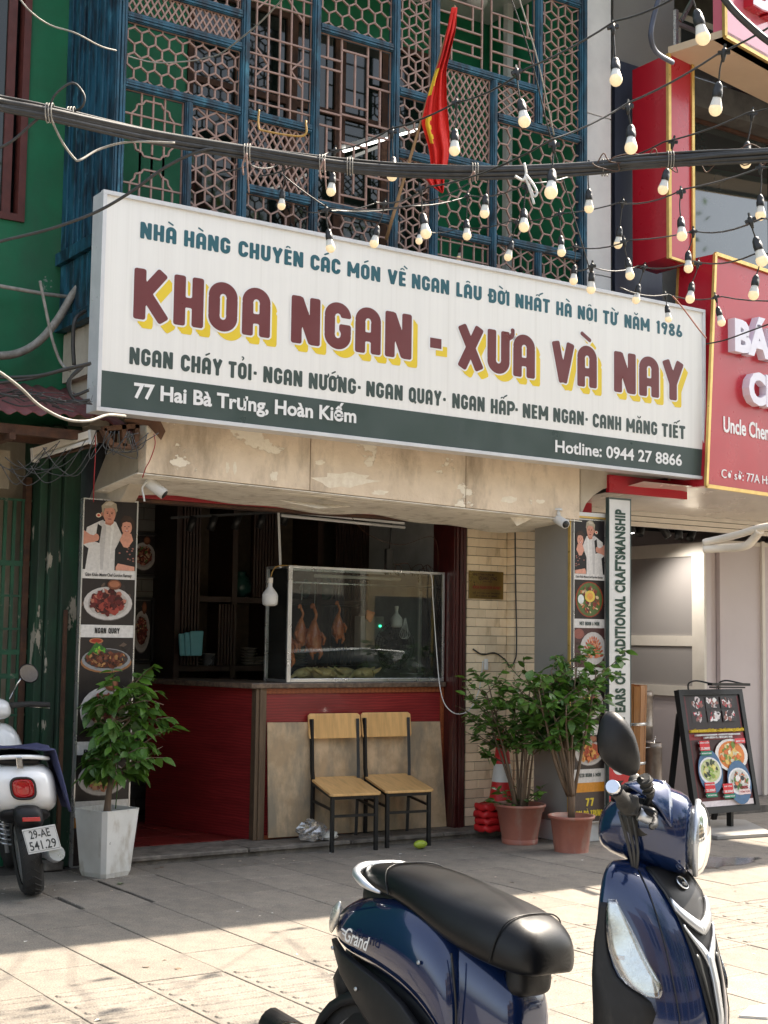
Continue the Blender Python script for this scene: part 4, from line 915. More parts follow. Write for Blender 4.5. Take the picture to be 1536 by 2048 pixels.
def hexp(x0, z0, x1, z1, r, flat=False):
    out = []; 
    if flat: X = z0; 
    nx = int((x1-x0)/r)+4; nz = int((z1-z0)/r)+4
    for i in range(-2, nx):
        for j in range(-2, nz):
            if not flat:
                cx = x0+(i+(j % 2)*.5)*r*math.sqrt(3); cz = z0+j*1.5*r; a = [(cx+r*math.cos(math.radians(90+60*k)), cz+r*math.sin(math.radians(90+60*k))) for k in range(4)]
            else:
                cx = x0+i*1.5*r; cz = z0+(j+(i % 2)*.5)*r*math.sqrt(3); a = [(cx+r*math.cos(math.radians(60*k)), cz+r*math.sin(math.radians(60*k))) for k in range(4)]
            out += [(a[k], a[k+1]) for k in range(3)]
    return out
def diam(x0, z0, x1, z1, dx, dz):
    out = []; n = int((x1-x0)/dx+(z1-z0)/dz)+3
    for i in range(-n, n):
        out.append(((x0+i*dx, z0), (x0+i*dx+(z1-z0)*dx/dz, z1))); out.append(((x0+i*dx, z0), (x0+i*dx-(z1-z0)*dx/dz, z1)))
    return out
def starp(x0, z0, x1, z1, r):
    """stars of six spokes inside hexagons (tumbling-block rhombs)"""
    out = []; nx = int((x1-x0)/(r*1.7))+3; nz = int((z1-z0)/(1.5*r))+3
    for i in range(-1, nx):
        for j in range(-1, nz):
            cx = x0+(i+(j % 2)*.5)*r*math.sqrt(3); cz = z0+j*1.5*r
            for k in range(6):
                a = math.radians(30+60*k); q = (cx+r*math.cos(a), cz+r*math.sin(a)); out.append(((cx, cz), q))
                if k in (0, 2, 4):
                    pass
            for k in range(3):
                a = math.radians(90+60*k); b = math.radians(90+60*(k+1))
                out.append(((cx+r*.5*math.cos(a)*1.155, cz+r*.5*math.sin(a)*1.155), (cx+r*math.cos(math.radians(30+60*(k+1))), cz+r*math.sin(math.radians(30+60*(k+1))))))
    return out
def rhomb(x0, z0, x1, z1, r):
    """tumbling blocks pattern: hexagons split by alternating triads around six-ray nodes"""
    out = []; s3 = math.sqrt(3); nx = int((x1-x0)/(r*s3))+3; nz = int((z1-z0)/(1.5*r))+3
    for i in range(-1, nx):
        for j in range(-1, nz):
            cx = x0+(i+(j % 2)*.5)*r*s3; cz = z0+j*1.5*r
            for k in range(6):
                a = math.radians(60*k+90); b = math.radians(60*k+150)
                if k < 3: out.append(((cx+r*math.cos(a), cz+r*math.sin(a)), (cx+r*math.cos(b), cz+r*math.sin(b))))
            for k in (0, 2, 4):
                a = math.radians(60*k+(90 if (i+j) % 2 or True else 30)); out.append(((cx, cz), (cx+r*math.cos(a), cz+r*math.sin(a))))
    return out
def gridp(x0, z0, x1, z1, vs, hs):
    return [((x0+(x1-x0)*v, z0), (x0+(x1-x0)*v, z1)) for v in vs]+[((x0, z0+(z1-z0)*h), (x1, z0+(z1-z0)*h)) for h in hs]
def rel(x0, z0, x1, z1, segs): return [((x0+(x1-x0)*a, z0+(z1-z0)*b), (x0+(x1-x0)*c, z0+(z1-z0)*d)) for a, b, c, d in segs]
q = (p['p0'], R['A1'], p['p1'], R['A0']); screen(*q, diam(*q, .052, .085))
q = (p['p0'], R['A0'], p['p1'], 6.6); screen(*q, hexp(*q, .05))
q = (p['p0'], R['A2'], p['p1'], R['A1']); screen(*q, hexp(*q, .058))
q = (p['p0'], ZB, pa, R['A2'])
def ogee(cx, cz, rx, rz):
    o = []; pts = [(-1, -.45), (-1, .45), (-.8, .62), (-.75, .8), (-.5, .85), (-.38, 1), (.38, 1), (.5, .85), (.75, .8), (.8, .62), (1, .45), (1, -.45), (.8, -.62), (.75, -.8), (.5, -.85), (.38, -1), (-.38, -1), (-.5, -.85), (-.75, -.8), (-.8, -.62), (-1, -.45)]
    return [((cx+a[0]*rx, cz+a[1]*rz), (cx+b[0]*rx, cz+b[1]*rz)) for a, b in zip(pts, pts[1:])]
mx = (p['p0']+pa)/2; sg = gridp(*q, (.18, .5, .82), ()); z = R['A2']-.12
sg = []
for k in range(4):
    cz = R['A2']-.27-.47*k; sg += ogee(mx, cz, .155, .19)+[((mx, cz-.3), (mx, cz+.3)), ((mx-.3, cz-.08), (mx+.3, cz-.08)), ((mx-.3, cz+.08), (mx+.3, cz+.08)), ((mx-.085, cz-.3), (mx-.085, cz+.3)), ((mx+.085, cz-.3), (mx+.085, cz+.3))]
screen(*q, sg)
q = (pa, ZB, p['p1'], R['A2']); screen(*q, rhomb(*q, .085))
q = (p['p1'], R['B1'], p['p2'], 6.9)
sg = gridp(*q, (.17, .34, .5, .66, .83), (.06, .12, .2, .26, .34, .48, .54, .60, .68, .74, .86, .93)); sg += rel(*q, [(.17, .17, .34, .23), (.34, .23, .17, .29), (.83, .17, .66, .23), (.66, .23, .83, .29), (.17, .45, .34, .51), (.83, .45, .66, .51), (.34, .51, .5, .57), (.66, .51, .5, .57), (.17, .75, .34, .69), (.83, .75, .66, .69)])
screen(*q, sg)
q = (p['p1'], R['B2'], p['p2'], R['B1']); screen(*q, diam(*q, .062, .10), .012)
q = (p['p1'], ZB, p['p2'], R['B2']); screen(*q, hexp(*q, .07))
q = (p['p2'], R['C1'], p['p3'], 6.75); screen(*q, hexp(*q, .066))
q = (p['p2'], R['B2'], p['p3'], R['C1'])
sg = rel(*q, [(.33, 0, .33, 1), (.66, 0, .66, 1), (0, .84, .33, .84), (0, .78, .33, .78), (.16, .84, .16, 1), (.16, .55, .16, .78), (0, .53, .33, .53), (0, .45, .33, .45), (.16, .45, .16, .2), (0, .16, .33, .16), (.33, .91, .66, .91), (.5, .91, .5, .60), (.33, .60, .66, .60), (.33, .54, .66, .54), (.33, .38, .66, .38), (.5, .38, .5, .10), (.33, .08, .66, .08),
                (.66, .80, 1, .80), (.66, .74, 1, .74), (.82, .80, .82, 1), (.82, .74, .82, .52), (.66, .52, 1, .52), (.66, .46, 1, .46), (.82, .46, .82, .22), (.66, .22, 1, .22), (.66, .16, 1, .16), (.82, .16, .82, 0)])
screen(*q, sg, .0135)
q = (p['p2'], ZB, p['p3'], R['B2']-.01); screen(*q, hexp(*q, .068, True))
q = (p['p3'], R['D1'], p['p4'], ZT); screen(*q, rhomb(*q, .075))
q = (p['p3'], R['D2'], p['p4'], R['D1']); screen(*q, hexp(*q, .055)+rel(*q, []))
q = (p['p3'], ZB, p['p4'], R['D2']); screen(*q, rhomb(*q, .072))
q = (p['p4'], R['E1'], p['p5'], 7.2)
sg = rel(*q, [(.45, 0, .45, 1), (.54, 0, .54, 1), (0, .10, .45, .10), (0, .17, .45, .17), (.16, 0, .16, .25), (0, .25, .45, .25), (.36, .10, .36, .17), (.36, .25, .36, .42), (.06, 0, .06, .17), (0, .33, .36, .33), (0, .42, .45, .42), (.54, .10, 1, .10), (.54, .17, 1, .17), (.62, .02, .62, .10), (.82, 0, .82, .17), (.92, 0, .92, .10), (.62, .25, .62, .42), (.54, .25, 1, .25), (.54, .33, 1, .33), (.54, .42, 1, .42), (.9, .33, .9, .55), (.2, .42, .2, .6), (0, .6, .45, .6), (.54, .6, 1, .6), (.7, .6, .7, .8), (.25, .6, .25, .8), (0, .8, 1, .8)])
screen(*q, sg, .0125)
q = (p['p4'], R['E2'], pb, R['E1']); screen(*q, diam(*q, .062, .095))
q = (p['p4'], R['E3'], pb, R['E2']); screen(*q, hexp(*q, .068, True))
q = (p['p4'], ZB, pb, R['E3']); screen(*q, gridp(*q, (.15, .3, .5, .7, .85), (.1, .3, .45, .6, .7, .8, .93)))
q = (pb, R['F1'], p['p5'], R['E1']); screen(*q, diam(*q, .095, .072))
q = (p['p5'], R['F1'], p['p6'], R['F0']); screen(*q, rhomb(*q, .085))
q = (pb, R['F2'], p['p6'], R['F1']); screen(*q, hexp(*q, .075, True))
q = (pb, ZB, pc, R['F2']); screen(*q, rhomb(*q, .085))
q = (pc, ZB, p['p6'], R['F2']); screen(*q, rhomb(*q, .085))
# side of the balcony: vertical boards
xs = p['p0']-.037; yy = YL+.03; k = 0
random.seed(5)
while yy < 9.34:
    w = random.choice((.05, .09, .06, .11)); M().box((xs-.002-(k % 3)*.014, yy, 4.19), (xs+.03, min(yy+w-.006, 9.38), 7.6)).build('side_board', MT['blue'], OB, bev=.003); yy += w; k += 1
m = M(); m.cbox((xs-.04, YL+.02, 4.10), (xs+.04, 9.38, 4.187), .004); m.build('side_rail', MT['blue'], OB)
for k in range(5): M().box((xs-.004, YL+.25+k*.125, 3.72), (xs+.02, YL+.25+k*.125+.115, 4.098)).build('side_board', MT['blue'], OB, bev=.003)
m = M(); m.cbox((xs-.03, YL+.02, 3.63), (xs+.04, 9.38, 3.715), .004); m.cbox((xs, YL, 3.655), (p['p6'], YL+.07, 3.717), .004); m.build('side_rail', MT['blue'], OB)
M().box((3.60, 8.62, 3.28), (8.2, 9.38, 3.62)).build('balcony_slab', MT['stucco2'], OB)

# ---------------- wall and windows behind the lattice
YB = 9.75
U_ = thing('upper_storey', 'green upper storey wall with dark tree-reflecting windows behind the lattice balcony', 'building', (5.5, YB, 3.7))
def ub(px, y=YB): return P(px, 300, 1, y).x
wx0, wx1 = ub(372), ub(862)
zc = P(960, 40, 1, 9.2).z
m = M(); m.box((3.4, YB+.02, 3.6), (wx0, YB+.2, 9.1)); m.box((wx1, YB+.02, 3.6), (8.9, YB+.2, 9.1)); m.box((wx0, YB+.02, 6.62), (wx1, YB+.2, 9.1)); m.box((wx0, YB+.02, 3.6), (wx1, YB+.2, 4.0)); m.build('wall', MT['greendeep'], U_)
xx = [wx0+(wx1-wx0)*t for t in (0, .2, .4, .6, .8, 1)]
for a, b in zip(xx, xx[1:]):
    m = M()
    for u0, v0, u1, v1 in ((a, 4.0, a+.05, 6.62), (b-.05, 4.0, b, 6.62), (a+.05, 4.0, b-.05, 4.05), (a+.05, 6.57, b-.05, 6.62), (a+.05, 5.85, b-.05, 5.9)): m.box((u0, YB, v0), (u1, YB+.06, v1))
    f = m.build('window', MT['rust'], U_); M().box((a+.05, YB+.025, 4.05), (b-.05, YB+.035, 5.85)).build('pane', MT['darkglass'], f); M().box((a+.05, YB+.0251, 5.9), (b-.05, YB+.0351, 6.57)).build('pane', MT['darkglass'], f)
M().box((p['p6']-.16, 9.3, 3.7), (p['p6']-.10, 9.36, 7.6)).build('white_pipe_casing', MT['white'], U_)
M().box((3.63, 8.58, 7.05), (8.1, YB, 7.12)).build('balcony_ceiling', MT['white'], U_)
M().box((p['p6']-.02, YL+.07, 3.7), (p['p6']+.04, YB, 7.6)).build('cheek_wall', MT['greendeep'], U_)
M().box((3.63, 8.58, 3.62), (8.1, YB, 3.66)).build('balcony_floor', MT['stucco2'], U_)
TLb = thing('fluorescent_tube', 'lit fluorescent tube behind the lattice near the flag pole', 'lamp', P(760, 285, 1, 9.4))
MT['tubeon'] = pm('lit_tube', (.9, .9, .86), None, 3, .3, emit=(1, .98, .9), estr=2.2)
a, b = P(688, 301, 1, 9.15), P(834, 258, 1, 9.62); m = M(); m.tube([a, b], .016, 8); m.build('tube', MT['tubeon'], TLb); m = M(); m.bar(a+Vector((0, .01, .03)), b+Vector((0, .01, .03)), .05, .04); m.build('batten', MT['white'], TLb)
CL = thing('ceiling_lamp', 'round white ceiling lamp seen through the top right of the lattice', 'lamp', P(953, 5, 1, 9.2)); c = P(953, 5, 1, 9.2)
M().lathe([(.0, -.05), (.06, -.045), (.09, -.02), (.10, .03)], c, 20).build('shade', MT['white'], CL)
# flag and pole
FL = thing('flag', 'red flag with a yellow star hanging limp on a bamboo pole before the lattice', 'flag', P(775, 470, 1, 8.35))
a, b = P(772, 480, 1, 8.42), P(910, 12, 1, 7.75); m = M(); m.tube([a+(b-a)*(i/8)+Vector((0, 0, .004*math.sin(i))) for i in range(9)], [.013-.0005*i for i in range(9)], 8); m.build('pole', MT['bamboo'], FL)
yf = lambda py: 7.76+(py-12)/(470-12)*.62
lft = [(903, 14), (893, 60), (882, 110), (865, 160), (852, 205), (842, 245), (858, 300), (862, 340), (850, 355), (862, 372), (884, 386)]
rgt = [(915, 14), (912, 60), (902, 100), (893, 140), (894, 200), (899, 260), (900, 300), (895, 330), (889, 350), (888, 372), (886, 386)]
m = M(); vs = []; nr = len(lft)*5; ncol = 22
for i in range(nr):
    t = i/(nr-1)*(len(lft)-1); k = min(int(t), len(lft)-2); f = t-k
    L_ = Vector(lft[k]).lerp(Vector(lft[k+1]), f); R_ = Vector(rgt[k]).lerp(Vector(rgt[k+1]), f)
    for j in range(ncol):
        s_ = j/(ncol-1); q = L_.lerp(R_, s_); amp = .022*min(1, i/10)
        d = amp*math.sin(s_*15+i*.05+math.sin(i*.13)*1.5)+amp*.5*math.sin(s_*31-i*.11)
        vs.append(P(q.x, q.y, 1, yf(q.y)-.05+d))
fs = []; mi = []
m.v = [tuple(v) for v in vs]
for i in range(nr-1):
    for j in range(ncol-1):
        m.f.append([i*ncol+j, i*ncol+j+1, (i+1)*ncol+j+1, (i+1)*ncol+j]); m.sm.append(True); m.c.append((1, 1, 1))
        py = (lft[0][1]+(i/(nr-1))*374)
        star = (14 <= i <= 19 and j <= 3+(19-i)//2) or (25 <= i <= 30 and 3 <= j <= 5+(i % 2))
        m.m.append(1 if star else 0)
o = m.build('cloth', [MT['flag'], MT['flagstar']], FL); sm = o.modifiers.new('t', 'SOLIDIFY'); sm.thickness = .003; sb = o.modifiers.new('s', 'SUBSURF'); sb.levels = 1; sb.render_levels = 1
# white cladding right of the balcony, black strip put in for the gap's shade
xw0 = p['p6']+.045
m = M(); xw1 = P(1222, 300, 1, 8.56).x
RC = thing('wall_cladding', 'narrow white panelled wall strip between the lattice balcony and the slate blue wall', 'wall', (xw0, 8.56, 3.3))
zz = [3.3, 4.55, 5.9, 7.6]
for a, b in zip(zz, zz[1:]): M().box((xw0, 8.56, a+.004), (xw1, 8.62, b-.004)).build('panel', MT['white'], RC, bev=.003)
M().box((xw1+.004, 8.60, 3.3), (xw1+.05, 9.3, 9.1)).build('gap_shade', MT['dark'], RC)
# ================================================================== left neighbour (green building)
GBd = thing('green_building', 'deep green painted neighbour building with a brown framed upper window and peeling pillar', 'building', (3.0, 9.4, 0))
YG = 9.4
wr = P(35, 440, 1, YG); wz = P(20, 441, 1, YG).z; wxr = P(47, 440, 1, YG).x
m = M(); m.box((wxr, YG, 2.9), (3.66, 9.6, 9.1)); m.box((1.0, YG, 2.9), (wxr, 9.6, wz)); m.box((1.0, YG, 8.2), (wxr, 9.6, 9.1)); m.box((1.0, YG, wz), (2.0, 9.6, 8.2)); m.build('wall', MT['greenwall'], GBd)
m = M(); fw = .05
MT['brownframe'] = pm('red_brown_window_frame', (.13, .035, .028), (.09, .025, .02), 8, .5)
m.box((wxr-fw, YG-.02, wz), (wxr, YG+.08, 8.2)); m.box((2.0, YG-.02, wz), (wxr-fw, YG+.08, wz+fw)); m.box((2.0, YG-.02, wz+fw), (2.05, YG+.08, 8.2)); f = m.build('window', MT['brownframe'], GBd)
m = M(); m.box((wxr-fw-.10, YG+.02, wz+fw), (wxr-fw-.04, YG+.07, 8.2)); m.build('inner_frame', MT['brownframe'], f); M().box((2.05, YG+.04, wz+fw), (wxr-fw-.10, YG+.05, 8.2)).build('pane', MT['darkglass'], f)
M().box((1.0, 9.62, 3.6), (3.6, 9.66, 9.1)).build('room_dark_sheet', MT['dark'], GBd)  # black sheet added behind the window, standing for the unlit room
# ground floor pillar and recess
cx = [P(v, 1300, 1, 9.12).x for v in (66, 78, 95, 118, 162)]
m = M(); m.box((cx[1], 9.20, 0), (cx[2], 9.6, 2.95)); m.box((cx[2]+.001, 9.16, 0), (cx[3], 9.6, 2.95)); m.box((cx[3]+.001, 9.12, 0), (3.66, 9.6, 2.95)); m.build('pillar', MT['greenold'], GBd, bev=.008)
M().box((cx[1]+.05, 9.0, .0), (3.58, 9.119, .06)).build('pillar_base', MT['step'], GBd, bev=.01)
M().box((3.55, 9.06, .0), (3.572, 9.085, 1.7)).build('rusty_angle', MT['rust'], GBd)
MT['stainedwall'] = pm('stained_beige_wall', (.33, .29, .22), (.25, .21, .15), 5, .8, .3, 50, dirt=(.12, .10, .07), dirts=3.5, dirtt=(.45, .75))
M().box((1.5, 9.52, 0), (cx[1], 9.6, 3.0)).build('recess_wall', MT['stainedwall'], GBd)
M().box((cx[0]-.22, 9.48, 0), (cx[0]-.19, 9.519, 2.6)).build('drain_pipe', MT['rust'], GBd)
m = M(); 
for i in range(5):
    for j in range(3): m.box((2.35+j*.26, 9.50, 1.65+i*.085), (2.60+j*.26, 9.519, 1.73+i*.085))
m.build('wall_tile_patch', MT['tile'], GBd, kind='stuff')
GR = thing('window_grille', 'green painted steel grille over the stained wall at the far left', 'grille', (2.7, 9.36, 0)); MT['grillegreen'] = pm('grille_green_paint', (.012, .10, .05), (.01, .06, .035), 8, .5, .2, 60, chip=(.25, .24, .2), chipt=(.62, .66), chips=12)
gx = [P(v, 1200, 1, 9.36).x for v in (62, 50, 40, 22, 4, -18)]
for k, x in enumerate(gx): M().box((x-.011, 9.35, 0), (x+.011, 9.37, 2.45)).build('bar', MT['grillegreen'], GR)
for py in (1000, 1127, 1192, 1258, 1304, 1352, 1430): 
    z = P(35, py, 1, 9.36).z; M().box((gx[-1], 9.342, z-(.018 if py in (1127, 1304, 1352) else .008)), (gx[0], 9.3495, z+(.018 if py in (1127, 1304, 1352) else .008))).build('crossbar', MT['grillegreen'], GR)
M().box((cx[0]-.01, 9.33, 0), (cx[0]+.03, 9.40, 2.6)).build('grille_post', MT['rust'], GR)
# corrugated roof over the left neighbour
RF = thing('corrugated_canopy', 'faded red corrugated steel canopy with cables lying on it, left of the sign', 'canopy', (3.0, 8.8, 3.0))
a0, a1 = P(-60, 772, 1, 9.38), P(215, 800, 1, 9.38); b0, b1 = P(-60, 815, 1, 8.35), P(300, 858, 1, 8.35)
zb_, zf = P(100, 775, 1, 9.38).z, P(100, 828, 1, 8.35).z
m = M(); n = 110; vs = []
for i in range(n+1):
    x = 1.6+(3.74-1.6)*i/n; w = .012*math.sin(x*2*math.pi/.10)
    for j in range(7):
        t = j/6; vs.append((x, 9.38-(9.38-8.35)*t, zb_+(zf-zb_)*t+w-.02*math.sin(x*3)*t-max(0, x-3.45)*.35*t))
m.add(vs, [(i*7+j, i*7+j+1, (i+1)*7+j+1, (i+1)*7+j) for i in range(n) for j in range(6)], True)
o = m.build('roof_sheet', MT['redroof'], RF); sm = o.modifiers.new('t', 'SOLIDIFY'); sm.thickness = .005
m = M(); zz = zf-.07
m.box((1.6, 8.44, zz-.06), (3.62, 8.49, zz)); m.box((1.6, 8.85, zz-.05), (3.62, 8.90, zz+.02)); m.box((1.6, 9.2, zz), (3.62, 9.25, zz+.06)); m.build('purlin', MT['rust'], RF)
for x in (2.2, 2.9, 3.42): M().box((x, 8.4, zz-.10), (x+.04, 9.38, zz-.061)).build('rafter', MT['rust'], RF)
M().box((1.6, 8.95, zz-.35), (3.1, 8.99, zz-.10)).build('hanging_board', MT['stainedwall'], RF)
bk = thing('cable_bracket', 'rusty steel cable bracket hanging under the lower left corner of the sign', 'bracket', P(230, 870, 1, 8.3))
m = M()
for (p_, q_) in (((205, 858), (222, 890)), ((222, 890), (270, 895)), ((270, 895), (272, 850)), ((245, 850), (247, 893)), ((205, 858), (275, 852))): m.bar(P(*p_, 1, 8.25), P(*q_, 1, 8.25), .03, .05, (0, 1, 0)); m.bar(P(*p_, 1, 8.42), P(*q_, 1, 8.42), .03, .04, (0, 1, 0))
m.bar(P(222, 890, 1, 8.25), P(222, 890, 1, 8.42), .03, .03); m.build('angle_iron', MT['rust'], bk)
m = M(); a, b, c, d = P(248, 838, 1, 8.2), P(318, 836, 1, 8.2), P(331, 862, 1, 8.22), P(322, 880, 1, 8.25); e, f = P(296, 850, 1, 8.24), P(255, 848, 1, 8.3)
m.add([a, b, c, d, e, f], [(0, 1, 4, 5), (1, 2, 3, 4)]); o = m.build('bent_sheet', MT['rust'], bk); o.modifiers.new('t', 'SOLIDIFY').thickness = .005
FT = thing('fluorescent_batten', 'dusty unlit fluorescent batten hanging under the red canopy', 'lamp', P(140, 880, 1, 8.5)); a, b = P(68, 905, 1, 8.85), P(186, 868, 1, 8.35)
m = M(); m.bar(a, b, .05, .045); m.build('batten', MT['pvc'], FT); m = M(); o_ = Vector((0, -.01, -.04)); m.tube([a+o_, b+o_], .014, 8); m.build('tube', MT['white'], FT)
m = M(); m.bar(a-(b-a)*.01+o_/2, a+(b-a)*.03+o_/2, .05, .09); m.build('end_cap', MT['white'], FT); m = M(); m.bar(b-(b-a)*.03+o_/2, b+(b-a)*.01+o_/2, .05, .09); m.build('end_cap', MT['white'], FT)
# grey pipes on the green wall
PI_ = tag(M().tube(spline([P(-20, 712, 1, 9.2), P(30, 708, 1, 9.2), P(75, 685, 1, 9.2), P(115, 640, 1, 9.15), P(145, 590, 1, 9.1), P(170, 562, 1, 9.05)]), .028, 10).build('drain_hose', MT['greycable']), 'thick grey curved hose running up the green wall beside the sign', 'hose')
tag(M().tube([P(-30, 567, 1, 9.25), P(90, 588, 1, 9.25), P(188, 600, 1, 9.2)], .014, 8).build('steel_pipe', MT['greycable']), 'thin straight grey pipe crossing the green wall left of the sign', 'pipe')

# ================================================================== right neighbour
MT['chrome_red'] = MT['redglossy']
th = rad(9.); DX = Vector((math.cos(th), math.sin(th), 0)); NN = Vector((math.sin(th), -math.cos(th), 0))
c0 = P(1418, 740, 1, 8.02)
def NP(px, py, off=0.):     # point on the neighbour's sign plane (moved outwards by off)
    d = CF*FPX+CR*(px-768)+CU*(1024-py); o_ = c0+NN*off; k = (o_-CC).dot(NN)/d.dot(NN); return CC+d*k
NS = thing('red_shop_sign', 'glossy red shop sign with gold edge and raised white letters, right of the white sign', 'sign', NP(1412, 970))
def nq(pts, t): return [NP(*q) for q in pts]
tl, bl = NP(1428, 508), NP(1410, 972); W = 4.2
zt, zb = tl.z, bl.z; tr_ = tl+DX*W; br_ = bl+DX*W
back = -NN*.35
m = M(); m.hexa([bl, br_, br_+back, bl+back, tl, tr_, tr_+back, tl+back]); m.build('sign_face', MT['redglossy'], NS)
m = M(); g = .03
for a, b in ((bl, br_), (tl, tr_), (bl, tl)): m.bar(a+NN*.012, b+NN*.012, g, g*.8, NN)
m.bar(bl-back*-1+NN*0, tl+back, .02, .02); m.build('gold_edge', MT['gold'], NS)
MT['acryl'] = pm('white_acrylic_letter', (.78, .76, .84), (.74, .72, .82), 4, .35)
def ntext(s_, px, py, h, px2, nm, mt, bold, depth, dpt=None):
    a = NP(px, py); m = M(); L_ = (NP(px2, py)-a).dot(DX); put_text(m, s_, a, DX, (0, 0, 1), h, 0, L_, nrm=NN, bold=bold, depth=depth); m.build(nm, MT[mt], NS)
hB = NP(1455, 632).z-NP(1455, 700).z
ntext('BÁNH MÌ', 1456, 700, .235, 1668, 'raised_letter', 'acryl', .05, .07)
ntext('CHEN', 1484, 804, .235, 1606, 'raised_letter', 'acryl', .05, .07)
ntext('Uncle Chen', 1446, 863, .12, 1537, 'flat_text', 'whiteink', .02, .006)
ntext('Cơ sở: 77A Hai Bà Trưng', 1442, 955, .068, 1605, 'flat_text', 'whiteink', .0, .006)
# upper frame: red column with gold edges, beige soffit, red upper sign paled by painted sky sheen
c1 = P(1337, 320, 1, 8.15)
def CP(px, py):
    d = CF*FPX+CR*(px-768)+CU*(1024-py); k = (c1-CC).dot(NN)/d.dot(NN); return CC+d*k
UF = thing('red_gold_frame', 'tall red panel column with gold trims supporting the beige soffit above the red sign', 'column', CP(1337, 540))
zt = CP(1337, 108).z; zb = CP(1337, 512).z; a = CP(1337, 320); b = CP(1384, 320)
av = Vector((a.x, a.y, 0)); bv = Vector((b.x, b.y, 0)); sd_ = Vector((0, .42, 0))
m = M(); m.hexa([av+Vector((0, 0, zb)), bv+Vector((0, 0, zb)), bv+sd_+Vector((0, 0, zb)), av+sd_+Vector((0, 0, zb)), av+Vector((0, 0, zt)), bv+Vector((0, 0, zt)), bv+sd_+Vector((0, 0, zt)), av+sd_+Vector((0, 0, zt))]); m.build('column_panel', MT['redglossy'], UF)
m = M()
for v in (av, bv): m.bar(v+Vector((0, 0, zb-.02))+NN*.004, v+Vector((0, 0, zt))+NN*.004, .03, .03)
m.bar(av+Vector((0, 0, zb-.01))+NN*.004, bv+Vector((0, 0, zb-.01))+NN*.004, .02, .02); m.build('gold_edge', MT['gold'], UF)
f1 = P(1448, 73, 2, zt); f2 = P(1560, 137, 2, zt)
fd = (f2-f1).normalized(); fr_ = f1+fd*4; bk1 = av+Vector((0, 0, zt))
m = M(); o3 = Vector((0, 0, .06)); bb = Vector((bk1.x+4.2, bk1.y+.7, zt))
m.hexa([bk1, f1, fr_, bb, bk1+o3, f1+o3, fr_+o3, bb+o3]); m.build('soffit', MT['soffit'], UF)
MT['redskysheen'] = pm('red_panel_sky_sheen', (.62, .16, .22), (.58, .15, .2), 2, .15, coat=.7)  # red panel turned pink, the sky's reflection mixed into its colour
m = M(); pv = Vector((fd.y, -fd.x, 0)); h0 = Vector((0, 0, .03)); h1 = Vector((0, 0, 1.2)); m.hexa([f1, fr_, fr_-pv*.1, f1-pv*.1, f1+h1, fr_+h1, fr_-pv*.1+h1, f1-pv*.1+h1]); m.build('upper_sign', MT['redskysheen'], UF)
m = M(); m.bar(f1+pv*.008, fr_+pv*.008, .03, .03); m.bar(f1+pv*.008, f1+pv*.008+h1, .03, .03); m.build('gold_edge', MT['gold'], UF)
m = M(); st_ = f1+fd*.30+Vector((0, 0, .36)); put_text(m, 'BÁNH MÌ', st_, fd, (0, 0, 1), .32, 0, 2.2, nrm=pv, bold=.05, depth=.09); m.build('raised_letter', MT['redglossy'], UF)
m = M(); put_text(m, 'BÁNH MÌ', st_+pv*.09, fd, (0, 0, 1), .32, 0, 2.2, nrm=pv, bold=.03, depth=.004); m.build('letter_face', MT['acryl'], UF)
m = M()
for p_, q_ in (((1352, 20), (1352, 98)), ((1352, 98), (1440, 72)), ((1356, 48), (1430, 78)), ((1384, 2), (1362, 42)), ((1440, 0), (1440, 72))): m.bar(P(*p_, 1, 8.1), P(*q_, 1, 8.1), .03, .03)
m.build('support_frame', MT['alu'], UF)
# wall of the neighbour: slate blue, dark gap, glass front
NB = thing('right_neighbour_building', 'neighbour building with slate blue wall and large upper window behind the red sign', 'building', (9.0, 9.0, 0))
YN = 8.75
xa, xb = P(1230, 300, 1, YN).x, P(1304, 300, 1, YN).x; z1_ = P(1260, 128, 1, YN).z
M().box((xa, YN, 3.0), (xb+.12, YN+.4, z1_)).build('blue_wall', MT['bluewall'], NB); M().box((xa, YN+.02, z1_+.012), (xb+.3, YN+.4, 9.1)).build('grey_wall', MT['greypanel'], NB)
xg = P(1384, 300, 1, 9.1).x; 
MT['concrete'] = pm('bare_concrete', (.16, .155, .14), (.10, .098, .09), 5, .85, .3, 50, dirt=(.08, .08, .07), dirts=3)
z3 = P(1460, 250, 1, 9.3).z
m = M(); m.box((xb+.15, 9.45, 2.7), (14, 9.6, 9.1)); m.box((xb+.15, 9.10, z3-.02), (14, 9.449, z3+.25)); m.build('wall', MT['concrete'], NB)
xs = [xg+.2, xg+1.35, xg+2.5, xg+3.6]
for a, b in zip(xs, xs[1:]):
    m = M(); zl = 3.9
    for u0, v0, u1, v1 in ((a, zl, a+.04, z3-.03), (b-.04, zl, b, z3-.03), (a+.04, zl, b-.04, zl+.04), (a+.04, z3-.07, b-.04, z3-.03)): m.box((u0, 9.3, v0), (u1, 9.36, v1))
    f = m.build('window', MT['rust'], NB); M().box((a+.04, 9.32, zl+.04), (b-.04, 9.33, z3-.07)).build('pane', MT['skyglass'], f)
m = M(); pz = z3+.27; m.box((xg+.1, 9.40, pz), (xg+2.2, 9.46, pz+.75)); f = m.build('window', MT['pvc'], NB); M().box((xg+.17, 9.39, pz+.07), (xg+2.1, 9.399, pz+.68)).build('pane', MT['skyglass'], f)
